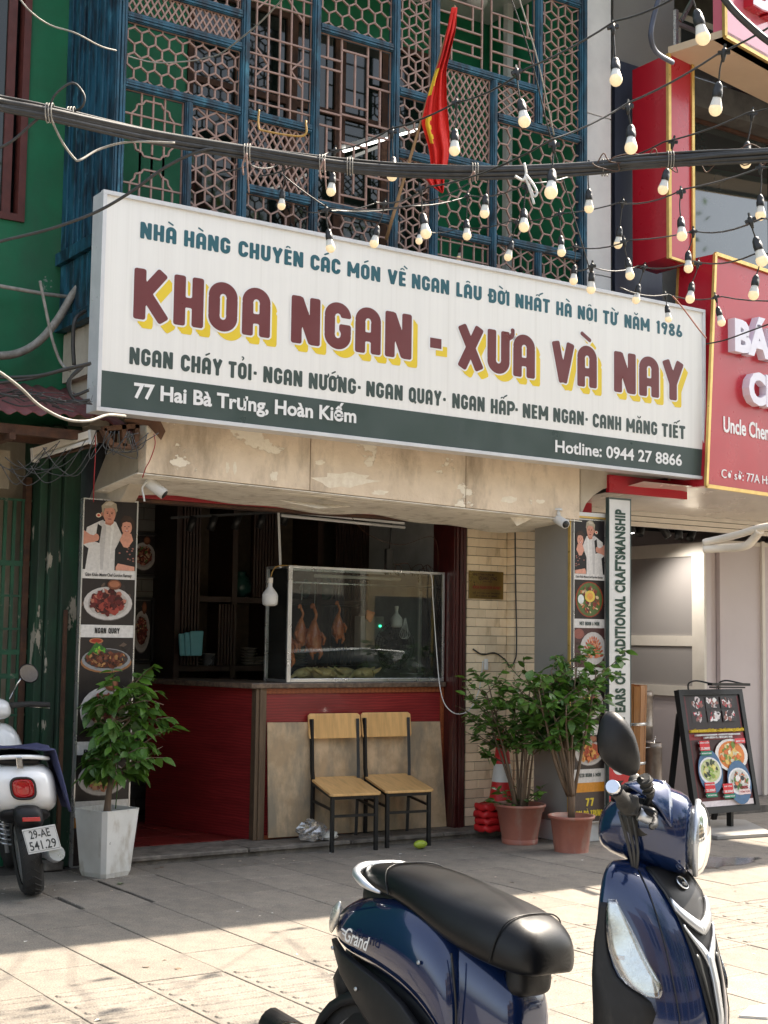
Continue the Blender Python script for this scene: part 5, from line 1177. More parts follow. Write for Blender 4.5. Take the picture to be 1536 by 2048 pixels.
# unseen upper blocks, set forward to throw the shade on the pavement
M().box((xb+.3, 7.82, 7.9), (15.2, 12, 9.14)).build('upper_shade_block', MT['concrete'], NB)
M().box((3.2, 7.82, 7.62), (8.8, 12, 9.12)).build('parapet_shade_block', MT['greenwall'], U_)
FB = thing('far_building', 'plain block further along the street outside the view', 'building', (20, 10, 0)); M().box((15.3, 9.0, 0), (30, 14, 9.0)).build('wall', MT['concrete'], FB)
LB2 = thing('left_far_building', 'plain green block left of the view', 'building', (-4, 10, 0)); M().box((-12, 9.4, 0), (1.45, 14, 9.1)).build('wall', MT['greenwall'], LB2)
# ground floor of the neighbour: soffit, recess, window frame, panels
sz_ = bl.z+.01; f_a = bl+back*.1; 
zs = P(1330, 1026, 1, 9.15).z+.05
m = M(); N1 = 34; vs = []
for i in range(N1+1):
    x = 7.95+(13-7.95)*i/N1
    yf_ = c0.y-.02+(x-c0.x)*math.tan(th) if x > c0.x else 8.12
    for j in range(9):
        t = j/8; y_ = yf_+(9.15-yf_)*t; vs.append((x, y_, sz_-.005+(zs-.05-sz_)*t+.012*math.sin(x*9+t*5)*t*(1-t)*2+.008*math.sin(x*23-t*9)*t))
m.add(vs, [(i*9+j, i*9+j+1, (i+1)*9+j+1, (i+1)*9+j) for i in range(N1) for j in range(8)], True); m.build('steel_soffit', MT['wavy'], NB)
m = M(); 
for k in range(3): m.box((7.98, 9.16+k*.03, zs-.09-k*.045), (13, 9.20+k*.03, zs-.05-k*.045))
m.build('shutter_box', MT['pvc'], NB)
M().box((7.75, 8.3, 2.72), (8.62, 8.34, 2.86)).build('red_fascia', MT['redglossy'], NB)
M().box((7.75, 9.0, 2.60), (8.2, 9.04, 2.9)).build('red_box', MT['redglossy'], NB)
cn = P(1415, 1598, 2, .06); xp = cn.x; yp = cn.y
FLN = M().box((7.75, 9.0, -.02), (14, 14, .06)).build('neighbour_floor', MT['step'], kind='structure')
zf1 = P(1415, 1082, 0, xp).z
m = M(); m.box((xp, yp, .06), (xp+.06, 13.5, zf1)); m.build('side_partition', MT['neigh'], NB)
fw_ = thing('pvc_window', 'cream framed shop window standing in the recess behind the banner', 'window', (xp, yp+1, .06))
yb_ = P(1255, 1200, 0, xp).y+.3
def fb(y0, y1, z0, z1): M().box((xp-.03, y0, z0), (xp-.001, y1, z1)).build('frame_bar', MT['pvc'], fw_)
zr_ = [P(1340, q, 0, xp).z for q in (1098, 1125, 1278, 1290, 1372, 1384)]
fb(yp, yp+.16, .06, zf1-.01); fb(yp+.16, yb_, zf1-.14, zf1-.01); 
zm = P(1380, 1282, 0, xp).z; zl_ = P(1400, 1384, 0, xp).z
fb(yp+.16, yb_, zm-.05, zm+.05); fb(yp+.16, yb_, zl_-.05, zl_+.05)
MT['greyglass'] = pm('grey_shop_glass', (.40, .37, .35), (.37, .345, .33), 1.2, .12, coat=.4)
M().box((xp-.014, yp+.16, zm+.05), (xp-.008, yb_, zf1-.14)).build('pane', MT['greyglass'], fw_); M().box((xp-.0141, yp+.16, zl_+.05), (xp-.0081, yb_, zm-.05)).build('pane', MT['greyglass'], fw_)
xq = [P(v, 1300, 1, yp).x for v in (1420, 1440, 1524, 1640, 1760)]; zt2 = P(1470, 1090, 1, yp).z
m = M(); m.box((xp+.06, yp+.05, .06), (xq[1], yp+.12, zt2)); m.build('wall_panel', MT['neigh'], NB)
for a, b in zip(xq[1:], xq[2:]): M().box((a+.004, yp, .06), (b-.004, yp+.05, zt2)).build('wall_panel', MT['neigh'], NB, bev=.003)
M().box((xq[2]-.02, yp-.03, .06), (xq[2]+.02, yp-.001, zt2+.05)).build('panel_trim', MT['pvc'], NB)
M().box((xp-.02, yp-.01, zt2), (14, yp+.02, zt2+.04)).build('panel_cap', MT['pvc'], NB)
M().box((7.7, 13.6, 0), (14.1, 13.7, 3.1)).build('recess_back', MT['neigh'], NB)
M().box((14.0, 9.2, 0), (14.1, 13.6, 3.1)).build('recess_side', MT['neigh'], NB)
M().box((7.66, 9.36, 0), (7.7, 13.6, 3.1)).build('recess_side', MT['neigh'], NB)
M().box((7.7, 9.3, 3.0), (14, 13.6, 3.05)).build('recess_ceiling', MT['dark'], NB)
M().box((xp+.03, yp-.03, .9), (xp+.09, yp-.001, 1.0)).build('switch', MT['white'], NB)
# ================================================================== chairs
CH = thing('wooden_chair', 'left of the two chairs, beech seat and backrest on black steel legs', 'chair', (5.70, 8.79, 0), 'pair of chairs in front of the board')
lt = .028
def cm(): return M()
m = M(); n = 10; w = .205
def seatz(y): return .405+(y)*.20
pts = [(-w, -.02), (-w+.02, -.035), (w-.02, -.035), (w, -.02), (w-.01, .37), (w-.03, .385), (-w+.03, .385), (-w+.01, .37)]
m.add([(x, y, seatz(y)) for x, y in pts]+[(x, y, seatz(y)+.018) for x, y in pts], [tuple(range(7, -1, -1)), tuple(range(8, 16))]+[(k, (k+1) % 8, 8+(k+1) % 8, 8+k) for k in range(8)])
m.build('seat', MT['lightwood'], CH, local=True, bev=.003)
m = M(); bw = .215; o_ = []
for z, y in ((.775, .365), (.96, .40)):
    pass
prof = [(-bw, .02), (-bw, .17), (-bw+.02, .185), (bw-.02, .185), (bw, .17), (bw, .02), (bw-.008, 0), (-bw+.008, 0)]
f = [(x, .355+.03*(z/.185)-.012*(1-(x/bw)**2)*-1, .785+z) for x, z in prof]; bk = [(x, y+.014, z) for x, y, z in f]
m.add(f+bk, [tuple(range(8)), tuple(range(15, 7, -1))]+[(k, 8+k, 8+(k+1) % 8, (k+1) % 8) for k in range(8)]); m.build('backrest', MT['lightwood'], CH, local=True, bev=.003)
for sx in (-1, 1):
    m = M(); m.bar((sx*.175, -.005, 0), (sx*.175, .0, .403), lt, lt, (0, 1, 0)); m.build('leg', MT['blackmetal'], CH, local=True, bev=.003)
    m = M(); m.tube([(sx*.180, .35, .062), (sx*.185, .335, .47), (sx*.19, .345, .56), (sx*.19, .372, .93)], .0165, 4, smooth=False); m.build('leg', MT['blackmetal'], CH, local=True)
    m = M(); m.bar((sx*.175, .014, .30), (sx*.182, .33, .33), .016, .016); m.build('stretcher', MT['blackmetal'], CH, local=True)
    m = M(); m.bar((sx*.175, .0, .39), (sx*.183, .34, .458), .02, .024); m.build('seat_rail', MT['blackmetal'], CH, local=True)
m = M(); m.bar((-.16, -.003, .255), (.16, -.003, .255), .018, .018); m.build('stretcher', MT['blackmetal'], CH, local=True)
m = M(); m.bar((-.16, -.0, .388), (.16, -.0, .388), .02, .03); m.build('seat_rail', MT['blackmetal'], CH, local=True)
CH.rotation_euler.z = rad(-8)
c2 = copy_tree(CH); c2.location = (6.175, 8.785, 0); c2.rotation_euler.z = rad(-7); c2['label'] = 'right of the two chairs, its seat overlapped by the left chair, near the mango'
# leaning board
bl_, br2 = P(537, 1676, 1, 9.17), P(893, 1656, 1, 9.17); tl_, tr2 = P(535, 1445, 1, 9.205), P(880, 1443, 1, 9.205)
bl_.z = max(bl_.z, .063); br2.z = max(.063, br2.z)
m = M(); t_ = Vector((0, .009, 0)); m.hexa([bl_, br2, br2+t_, bl_+t_, tl_, tr2, tr2+t_, tl_+t_]); tag(m.build('plywood_board', MT['board']), 'scratched beige board leaning on the red counter behind the two chairs', 'board')
# ================================================================== glass display case
GC = thing('display_case', 'glass display case with aluminium edges on the counter, holding roast ducks', 'display case', (6.0, 9.3, 1.2))
cx0, cx1, cy0, cy1, cz0, cz1 = 5.355, 6.81, 9.21, 9.56, 1.203, 2.075
m = M(); t_ = .018
def cbar(a, b, w=.02): m.bar(a, b, w, w)
m.box((cx0, cy0, cz0), (cx0+.035, cy0+.02, cz1)); m.build('corner_profile', MT['alu'], GC, bev=.002)
m = M(); m.box((cx1-.02, cy0, cz0), (cx1, cy0+.02, cz1)); m.build('corner_profile', MT['alu'], GC, bev=.002)
m = M(); m.box((cx0, cy1-.02, cz0), (cx0+.02, cy1, cz1)); m.build('corner_profile', MT['alu'], GC, bev=.002)
m = M(); m.box((cx1-.02, cy1-.02, cz0), (cx1, cy1, cz1)); m.build('corner_profile', MT['alu'], GC, bev=.002)
m = M(); m.box((cx0+.036, cy0, cz1-.02), (cx1-.021, cy0+.02, cz1)); m.build('edge_profile', MT['alu'], GC, bev=.002)
m = M(); m.box((cx0+.036, cy0, cz0), (cx1-.021, cy0+.02, cz0+.028)); m.build('edge_profile', MT['alu'], GC, bev=.002)
m = M(); m.box((cx0+.021, cy1-.02, cz0), (cx1-.021, cy1, cz0+.02)); m.box((cx0+.021, cy1-.02, cz1-.02), (cx1-.021, cy1, cz1)); m.build('edge_profile', MT['alu'], GC)
m = M(); m.box((cx0+.002, cy0+.021, cz1-.018), (cx0+.018, cy1-.021, cz1)); m.box((cx0+.002, cy0+.021, cz0), (cx0+.018, cy1-.021, cz0+.02)); m.build('edge_profile', MT['alu'], GC)
M().box((cx0+.02, cy0+.02, cz0), (cx1-.02, cy1-.02, cz0+.008)).build('tray', MT['traymetal'], GC)
M().box((cx0+.036, cy0+.006, cz0+.029), (cx1-.021, cy0+.010, cz1-.021)).build('pane', MT['glass'], GC)
M().box((cx0+.006, cy0+.021, cz0+.021), (cx0+.010, cy1-.021, cz1-.019)).build('pane', MT['glass'], GC)
M().box((cx1-.010, cy0+.021, cz0+.021), (cx1-.006, cy1-.021, cz1-.019)).build('pane', MT['glass'], GC)
M().box((cx0+.02, cy0+.021, cz1-.008), (cx1-.021, cy1-.021, cz1-.004)).build('pane', MT['glass'], GC)
m = M(); m.tube([(cx0+.03, cy0+.12, cz1-.12), (cx1-.03, cy0+.12, cz1-.12)], .007, 8); m.build('hanging_rail', MT['alu'], GC)
m = M(); m.tube([(cx0+.35, cy0+.2, cz1-.06), (cx1-.3, cy0+.2, cz1-.06)], .014, 8); m.build('tube_lamp', MT['white'], GC)
MT['roast'] = pm('roast_duck_skin', (.62, .19, .06), (.40, .09, .03), 9, .25, .3, 60, coat=.5)
MT['palebird'] = pm('boiled_duck_skin', (.80, .62, .28), (.68, .50, .22), 9, .35, .3, 60, coat=.3)
def bird_hang(px, py, y, s, label):
    c = P(px, py, 1, y); t = thing('roast_duck', label, 'roast duck', c, 'roast ducks hanging in the display case'); hz_ = cz1-.12
    m = M(lambda v: (c.x+v[0]*s, c.y+v[1]*s, c.z+v[2]*s))
    rings = []
    for z, a, b in ((-.17, .012, .012), (-.155, .045, .04), (-.11, .075, .065), (-.04, .078, .07), (.03, .06, .055), (.09, .035, .035), (.13, .020, .022)):
        rings.append([(a*math.cos(k*math.pi/8)*(1+.08*math.sin(3*k)), b*math.sin(k*math.pi/8), z) for k in range(16)])
    m.loft(rings); m.build('body', MT['roast'], t)
    for sx in (-1, 1):
        m = M(lambda v: (c.x+v[0]*s, c.y+v[1]*s, c.z+v[2]*s)); m.tube([(sx*.055, -.02, .02), (sx*.09, -.04, -.03), (sx*.07, -.045, -.09)], [.02, .017, .010], 8); m.build('wing', MT['roast'], t)
        m = M(lambda v: (c.x+v[0]*s, c.y+v[1]*s, c.z+v[2]*s)); m.tube([(sx*.04, -.03, -.12), (sx*.05, -.05, -.17), (sx*.03, -.04, -.22)], [.028, .02, .007], 8); m.build('leg', MT['roast'], t)
    m = M(lambda v: (c.x+v[0]*s, c.y+v[1]*s, c.z+v[2]*s)); m.tube(spline([(0, 0, .12), (.015, -.01, .18), (-.01, -.01, .24), (-.03, -.02, .27), (-.055, -.03, .24)], 4), [.02, .017, .015, .014, .014, .014, .014, .014, .014, .015, .016, .018, .02, .02, .018, .012, .006], 8); m.build('neck', MT['roast'], t)
    m = M(); m.tube([(c.x, c.y, c.z+.27*s), (c.x+.005, c.y, hz_)], .002, 5); m.build('hook', MT['alu'], t)
bird_hang(628, 1270, 9.40, .85, 'brown roast duck hanging in the glass case, nearer the middle')
bird_hang(573, 1285, 9.44, .85, 'brown roast duck hanging behind the left corner of the glass case')
bird_hang(602, 1262, 9.46, .72, 'smaller brown roast duck hanging between the other two in the glass case')
bird_hang(676, 1250, 9.48, .66, 'small dark roast duck hanging at the back middle of the glass case')
def bird_lie(px, y, fl, label):
    c = P(px, 1345, 1, y); t = thing('boiled_duck', label, 'duck', (c.x, c.y, cz0), 'pale ducks lying in the display case')
    X = lambda v: (c.x+fl*v[0], c.y+v[1], cz0+.008+v[2]); m = M(X)
    rings = [[(x, b*math.cos(k*math.pi/8), .05+a*math.sin(k*math.pi/8)) for k in range(16)] for x, a, b in ((-.10, .01, .01), (-.085, .035, .03), (-.04, .05, .055), (.02, .048, .058), (.07, .035, .04), (.10, .018, .02))]
    m.loft(rings); m.build('body', MT['palebird'], t)
    for sy in (-1, 1):
        m = M(X); m.tube([(-.05, sy*.045, .06), (-.10, sy*.05, .08), (-.13, sy*.045, .10)], [.024, .015, .007], 8); m.build('leg', MT['palebird'], t)
        m = M(X); m.tube([(.05, sy*.045, .06), (.02, sy*.06, .04), (.06, sy*.06, .025)], [.016, .013, .006], 8); m.build('wing', MT['palebird'], t)
    m = M(X); m.tube([(.09, 0, .05), (.12, -.01, .03), (.15, -.03, .022), (.17, -.03, .022)], [.018, .014, .014, .016], 8); m.build('neck', MT['palebird'], t)
bird_lie(612, 9.47, -1, 'pale boiled duck lying at the back left of the tray in the glass case'); bird_lie(690, 9.47, 1, 'pale boiled duck lying at the back between the two front ducks'); bird_lie(648, 9.36, 1, 'pale boiled duck lying on the tray in the glass case, left one'); bird_lie(728, 9.36, -1, 'pale boiled duck lying on the tray in the glass case, right one')
m = M(); c = P(742, 1232, 1, 9.4); tag(M(lambda v: (c.x+v[0], c.y+v[1], c.z+v[2])).hexa([(-.05, 0, -.02), (.0, 0, -.06), (.02, .05, -.055), (-.03, .05, -.02), (-.04, 0, .05), (.05, 0, .03), (.05, .05, .03), (-.02, .05, .05)]).build('meat_block', MT['roast'], bev=.012), 'browned block of meat hanging in the middle of the glass case', 'meat')
def led_bulb(name, px, py, y, s, label):
    c = P(px, py, 1, y); t = thing(name, label, 'light bulb', c)
    M().lathe([(0, -.075*s), (.035*s, -.074*s), (.054*s, -.062*s), (.058*s, -.04*s), (.058*s, -.003*s)], c, 24).build('diffuser', MT['bulbdull'], t)
    M().lathe([(.0585*s, -.003*s), (.0585*s, .006*s), (.05*s, .025*s), (.026*s, .055*s), (.017*s, .068*s), (.016*s, .10*s), (.0, .10*s)], c, 24).build('housing', MT['white'], t)
    m = M(); m.lathe([(.019*s, .095*s), (.02*s, .135*s), (.0, .135*s)], c, 14); m.build('socket', MT['pvc'], t); return c
MT['bulbdull'] = pm('milky_diffuser', (.70, .70, .68), (.66, .66, .64), 3, .3)
c = led_bulb('hanging_bulb', 540, 1192, 9.17, 1.0, 'large white unlit LED bulb hanging left of the glass case')
m = M()
for k in range(3): m.tube(spline([c+Vector((0, 0, .13)), c+Vector((.02+k*.008, 0, .19+k*.01)), c+Vector((.09+.02*k, .03, .23)), (5.42+.03*k, 9.3, 2.08)], 5), .003, 5)
MT['yellowcable'] = pm('yellow_wire', (.45, .26, .05), (.35, .2, .05), 10, .5)
tag(m.build('bulb_wire', MT['yellowcable']), 'yellow wires feeding the bulb over the corner of the glass case', 'wire')
led_bulb('case_bulb', 793, 1240, 9.42, .82, 'white unlit LED bulb hanging inside the glass case at right')
WH = thing('wire_whisk', 'bundle of looped white wires hanging in the right part of the glass case', 'wires', P(810, 1250, 1, 9.38)); m = M()
for k in range(6):
    a = P(810, 1235, 1, 9.38); w = -.05+.02*k; m.tube(spline([a, a+Vector((w*.5, 0, -.08)), a+Vector((w, .0, -.14)), a+Vector((w*.3, 0, -.17)), a+Vector((.03, 0, -.13)), a+Vector((.01, 0, 0))], 4), .0022, 5)
m.build('loops', MT['white'], WH)
c = P(822, 1352, 1, 9.38); tag(M().lathe([(.0, 0), (.05, 0), (.085, .03), (.09, .05), (.095, .052), (.088, .047), (.05, .008), (0, .006)], (c.x, c.y, cz0+.008), 28).build('steel_bowl', MT['alu']), 'steel bowl at the right end of the glass case', 'bowl')
# fan and electric box behind the case
FN = thing('wall_fan', 'black fan behind the glass case', 'fan', P(790, 1295, 1, 9.75)); c = P(790, 1292, 1, 9.75); m = M()
for k in range(7): m.tube([(c.x+.03*(k+.5)*math.cos(t*math.pi/12), c.y+.05*abs(k-3)*.0, c.z+.03*(k+.5)*math.sin(t*math.pi/12)) for t in range(24)], .0025, 4, closed=True, caps=False)
for t in range(30): a = t*math.pi/15; m.tube([(c.x, c.y-.03, c.z), (c.x+.12*math.cos(a), c.y-.03, c.z+.12*math.sin(a)), (c.x+.2*math.cos(a), c.y, c.z+.2*math.sin(a))], .002, 4)
m.build('grille', MT['black'], FN)
for k in range(4): a = k*math.pi/2; M().loft([[(c.x+r_*math.cos(a+d), c.y+.03+.02*d, c.z+r_*math.sin(a+d)) for r_, d in ((.03, 0), (.16, .1), (.16, .9), (.03, .8))], [(c.x+r_*math.cos(a+d), c.y+.034+.02*d, c.z+r_*math.sin(a+d)) for r_, d in ((.03, 0), (.16, .1), (.16, .9), (.03, .8))]]).build('blade', MT['black'], FN)
M().lathe([(0, 0), (.05, 0), (.06, .04), (.05, .10), (0, .11)], c, 16, (0, 1, 0)).build('motor', MT['black'], FN)
EB = thing('electric_box', 'grey electric box with a green light on the wall behind the glass case', 'electric box', P(745, 1280, 1, 9.95)); a, b = P(722, 1232, 1, 9.95), P(768, 1310, 1, 9.95)
M().box((a.x, 9.95, b.z), (b.x, 10.05, a.z)).build('housing', MT['greypanel'], EB, bev=.006)
MT['led'] = pm('green_led', (.02, .5, .25), None, 3, .3, emit=(.05, 1., .45), estr=1.5)
c = P(761, 1252, 1, 9.94); M().lathe([(0, 0), (.009, 0), (.009, .01)], c, 10, (0, 1, 0)).build('green_lamp', MT['led'], EB)
# fluorescent over the case on its white bracket
FT2 = thing('fluorescent_fixture', 'white unlit twin tube fixture with thin white post above the glass case', 'lamp', (5.4, 9.25, 2.4))
a, b = P(557, 1022, 1, 9.22), P(808, 1047, 1, 9.22); m = M(); m.bar(a, b, .02, .018); m.build('batten', MT['white'], FT2)
m = M(); m.tube([a+Vector((.02, -.01, -.032)), b+Vector((0, -.01, -.032))], .012, 8); m.build('tube', MT['white'], FT2)
m = M(); m.bar(a, P(561, 1136, 1, 9.25), .013, .013); m.build('post', MT['white'], FT2)
AD = thing('power_adapter', 'black power adapter hanging on its flat cord above the glass case', 'adapter', P(778, 1120, 1, 9.3)); a = P(783, 1045, 1, 9.3)
c = P(777, 1120, 1, 9.3); m = M(); m.box((c.x-.03, 9.28, c.z-.09), (c.x+.03, 9.32, c.z+.09)); m.build('body', MT['black'], AD, bev=.008); m = M(); m.bar(a, c+Vector((.01, 0, .09)), .014, .006); m.build('cord', MT['cable'], AD)
def wire(name, pts, r, mt, label, cat='cable', k=6, n=6):
    return tag(M().tube(spline(pts, k), r, n).build(name, MT[mt]), label, cat)
wire('white_cable', [P(842, 1148, 1, 9.25), P(862, 1150, 1, 9.2), P(866, 1200, 1, 9.18), P(873, 1300, 1, 9.17), P(880, 1375, 1, 9.10), P(892, 1412, 1, 9.05), P(915, 1428, 1, 9.0), P(940, 1418, 1, 9.02), P(958, 1380, 1, 9.07), P(966, 1322, 1, 9.08)], .0045, 'white', 'white cable looping from the glass case to the tiled wall')
random.seed(9); m = M()
for k in range(7):
    a = P(random.uniform(770, 890), 1150, 1, 9.3); m.tube(spline([a, a+Vector((random.uniform(-.05, .05), 0, .04+.06*random.random())), a+Vector((.08, 0, .02+.08*random.random())), a+Vector((.13, 0, .0))], 5), .003, 5)
tag(m.build('wire_tangle', MT['rust']), 'tangle of thin wires on top of the glass case', 'wires')
wire('thin_wire', [P(700, 1030, 1, 9.2), P(735, 1068, 1, 9.25), P(800, 1090, 1, 9.3), P(868, 1075, 1, 9.3), P(876, 1150, 1, 9.3)], .0025, 'rust', 'thin wire sagging across the wall above the glass case', 'wire')
# framed pictures on the back wall
def picture(x0, y0, x1, y1, sd, label):
    a, b = P(x0, y0, 1, 10.93), P(x1, y1, 1, 10.93); xa, xb, za, zb_ = a.x, b.x, b.z, a.z; t = thing('framed_picture', label, 'picture', (xa, 10.93, za), 'framed food pictures on the dim back wall'); f = M(); w = .02
    f.box((xa, 10.90, za), (xa+w, 10.935, zb_)); f.box((xb-w, 10.90, za), (xb, 10.935, zb_)); f.box((xa+w, 10.90, za), (xb-w, 10.935, za+w)); f.box((xa+w, 10.90, zb_-w), (xb-w, 10.935, zb_)); f.build('frame', MT['black'], t)
    A = Art((xa+w, 10.925, za+w), (xb-xa-2*w, 0, 0), (0, 0, zb_-za-2*w), (0, -1, 0)); dish(A, .02, .98, dk, red+mixd, 'plate', sd); A.build('picture_print', MT['inkprint'], t, col=True)
picture(258, 1064, 315, 1156, 21, 'framed food picture on the dim back wall, upper left'); picture(329, 1052, 353, 1190, 22, 'narrow framed food picture on the dim back wall, beside the shelving')
picture(262, 1194, 303, 1325, 23, 'framed food picture on the dim back wall, lower left'); picture(310, 1222, 350, 1318, 24, 'framed food picture on the dim back wall, lowest by the trays')
TR = thing('track_lights', 'black ceiling track with five dark spotlights inside the shop', 'spotlights', P(450, 1030, 1, 10.0)); m = M(); m.bar(P(340, 1036, 1, 10.0), P(600, 1022, 1, 9.9), .03, .02); m.build('track', MT['black'], TR)
for px, py in ((383, 1048), (425, 1046), (473, 1044), (522, 1042), (570, 1036)):
    c = P(px, py, 1, 9.97); m = M(); m.lathe([(0, -.06), (.03, -.06), (.03, .06), (0, .06)], c, 14, (.25, -.15, 1)); m.build('spotlight', MT['black'], TR)
# brass plaque, switch, conduit, cctv
PQ = thing('brass_plaque', 'brass name plaque screwed to the cream tiled wall', 'plaque', P(970, 1170, 1, 9.095)); a, b = P(938, 1141, 1, 9.09), P(1006, 1199, 1, 9.09)
MT['brass'] = pm('aged_brass', (.38, .27, .09), (.26, .18, .06), 4, .3, metal=.85)
M().box((a.x, 9.085, b.z), (b.x, 9.097, a.z)).build('plate', MT['brass'], PQ, bev=.002); w_ = b.x-a.x; h_ = a.z-b.z; m = M()
def pq(s_, v, u0, u1, h): put_text(m, s_, (a.x+w_*u0, 9.085, b.z+h_*v), UX, VZ, h, 0, w_*(u1-u0), nrm=NY, bold=.02, depth=.002)
pq('CÔNG TY TNHH THƯƠNG MẠI', .84, .10, .72, .015); pq('QUANG LONG', .68, .28, .80, .028); pq('HÀ NỘI', .60, .4, .66, .010); pq('SỐ 77 HAI BÀ TRƯNG', .18, .10, .9, .010); pq('ĐT: 0944 27 8866', .08, .2, .8, .010); m.build('engraving', MT['rust'], PQ)
m = M(); pq('KHOA NGAN XƯA VÀ NAY', .36, .10, .92, .022); m.build('red_engraving', MT['redtrim'], PQ)
wire('conduit', [P(1030, 1050, 1, 8.98), P(1031, 1150, 1, 8.98), P(1033, 1290, 1, 8.98), P(1029, 1322, 1, 8.98), P(1019, 1335, 1, 9.0), P(1012, 1322, 1, 9.07), P(990, 1306, 1, 9.085), P(965, 1309, 1, 9.085), P(946, 1298, 1, 9.09)], .006, 'cable', 'dark cable running down the inner corner of the tiled wall')
m = M(); c = P(972, 1329, 1, 9.06); m.box((c.x-.016, 9.05, c.z-.045), (c.x+.016, 9.075, c.z+.045)); tag(m.build('inline_switch', MT['white'], bev=.006), 'small white inline switch hanging on the tiled wall', 'switch')
def cctv(px, py, y, d, label):
    c = P(px, py, 1, y); t = thing('security_camera', label, 'camera', c); d = Vector(d).normalized(); b_ = M(); b_.lathe([(0, -.08), (.034, -.078), (.036, -.06), (.036, .07), (.03, .072), (.0, .06)], c, 18, d); b_.build('body', MT['white'], t)
    M().lathe([(.0, .0675), (.028, .0725), (.0285, .0755), (0, .076)], c, 18, d).build('lens', MT['black'], t); m = M(); m.tube([c-d*.03+Vector((0, 0, .03)), c-d*.05+Vector((0, .0, .08))], .014, 8); m.lathe([(.035, .07), (.035, .085), (0, .09)], c-d*.05, 14); m.build('mount', MT['white'], t)
cctv(312, 976, 8.42, (.55, -.5, -.55), 'white bullet security camera under the left end of the canopy'); cctv(1122, 1043, 8.26, (-.15, -.9, -.35), 'small white security camera under the right end of the canopy')
wire('camera_wire', [P(296, 962, 1, 8.42), P(285, 975, 1, 8.42), P(287, 990, 1, 8.4), P(289, 1003, 1, 8.4)], .006, 'white', 'short white camera lead with a plug hanging by the left camera')
# ================================================================== rubbish, mango, cone, sandbags
random.seed(12); c = P(592, 1668, 2, .07); c.y = 8.98; MT['plastic'] = glassmat('clear_plastic_bag', (.95, .95, .95), .25, .35, .15)
def crumple(cx, cy, cz, sx, sy, sz_, seed, n=16, m_=10, amp=.35):
    r = random.Random(seed); mm = M(); ph = [r.uniform(0, 6.28) for _ in range(9)]; vs = []
    for i in range(m_+1):
        for k in range(n):
            t = math.pi*i/m_; a = 2*math.pi*k/n; f = 1+amp*(math.sin(3*a+ph[0]+2*t)*.4+math.sin(5*a+ph[1]-3*t)*.35+math.sin(7*t+ph[2]+a)*.3+r.uniform(-.25, .25))
            vs.append((cx+sx*f*math.sin(t)*math.cos(a), cy+sy*f*math.sin(t)*math.sin(a), cz+sz_*max(-.95, -math.cos(t)*f)))
    mm.add(vs, [(i*n+k, i*n+(k+1) % n, (i+1)*n+(k+1) % n, (i+1)*n+k) for i in range(m_) for k in range(n)]); return mm
tag(crumple(5.46, 8.98, .135, .12, .07, .07, 1).build('plastic_bag', MT['plastic']), 'crumpled clear plastic bag on the step beside the left chair leg', 'bag')
m = crumple(5.60, 8.97, .10, .07, .045, .035, 2, amp=.25); tag(m.build('milk_bag', MT['whitepot']), 'crumpled white printed wrapper on the step under the left chair', 'wrapper')
c = P(841, 1690, 2, .03); MT['mango'] = pm('green_yellow_mango', (.42, .50, .05), (.30, .42, .04), 6, .4)
X = lambda v: (c.x+v[0], c.y+v[1], v[2]+.035); m = M(X); m.loft([[(x, b_*math.cos(k*math.pi/6), a_*math.sin(k*math.pi/6)) for k in range(12)] for x, a_, b_ in ((-.06, .004, .004), (-.05, .018, .018), (-.02, .032, .03), (.02, .030, .030), (.045, .018, .018), (.06, .004, .004))]); tag(m.build('mango', MT['mango']), 'small green yellow mango by the foot of the right chair', 'fruit')
CN = thing('traffic_cone', 'red traffic cone with a white band behind the bushy potted plant', 'traffic cone', (7.12, 8.90, .06)); c = Vector((7.13, 8.86, .06)); m = M()
m.lathe([(.15, .03), (.13, .05), (.086, .33), (.081, .37)], c, 28); m.lathe([(.066, .51), (.043, .72), (.034, .725), (.012, .73)], c, 28); m.lathe([(.012, .73), (.010, .79), (0, .80)], c, 10); m.build('cone_body', MT['cone'], CN)
M().lathe([(.0815, .37), (.0665, .51)], c, 28).build('reflective_band', MT['white'], CN); M().lathe([(.16, 0), (.16, .02), (.12, .04)], c, 8).build('cone_base', MT['cone'], CN)
SB = thing('stacked_red_sandbags', 'stack of four flat red sandbags beside the traffic cone', 'sandbags', (6.98, 8.82, .06))
for k in range(4): 
    X = lambda v, k=k: (6.955+.008*math.sin(k*2.2)+v[0], 8.80+v[1], .09+k*.054+v[2]); m = M(X); m.loft([[(.105*sx_*math.copysign(abs(math.cos(t*math.pi/10))**.45, math.cos(t*math.pi/10)), .09*sx_*math.copysign(abs(math.sin(t*math.pi/10))**.45, math.sin(t*math.pi/10)), z_+.008*math.sin(t*1.7+k*2)) for t in range(20)] for z_, sx_ in ((-.024, .85), (-.018, .97), (-.0, 1.0), (.018, .96), (.023, .82))]); m.build('sandbag', MT['cone'], SB)
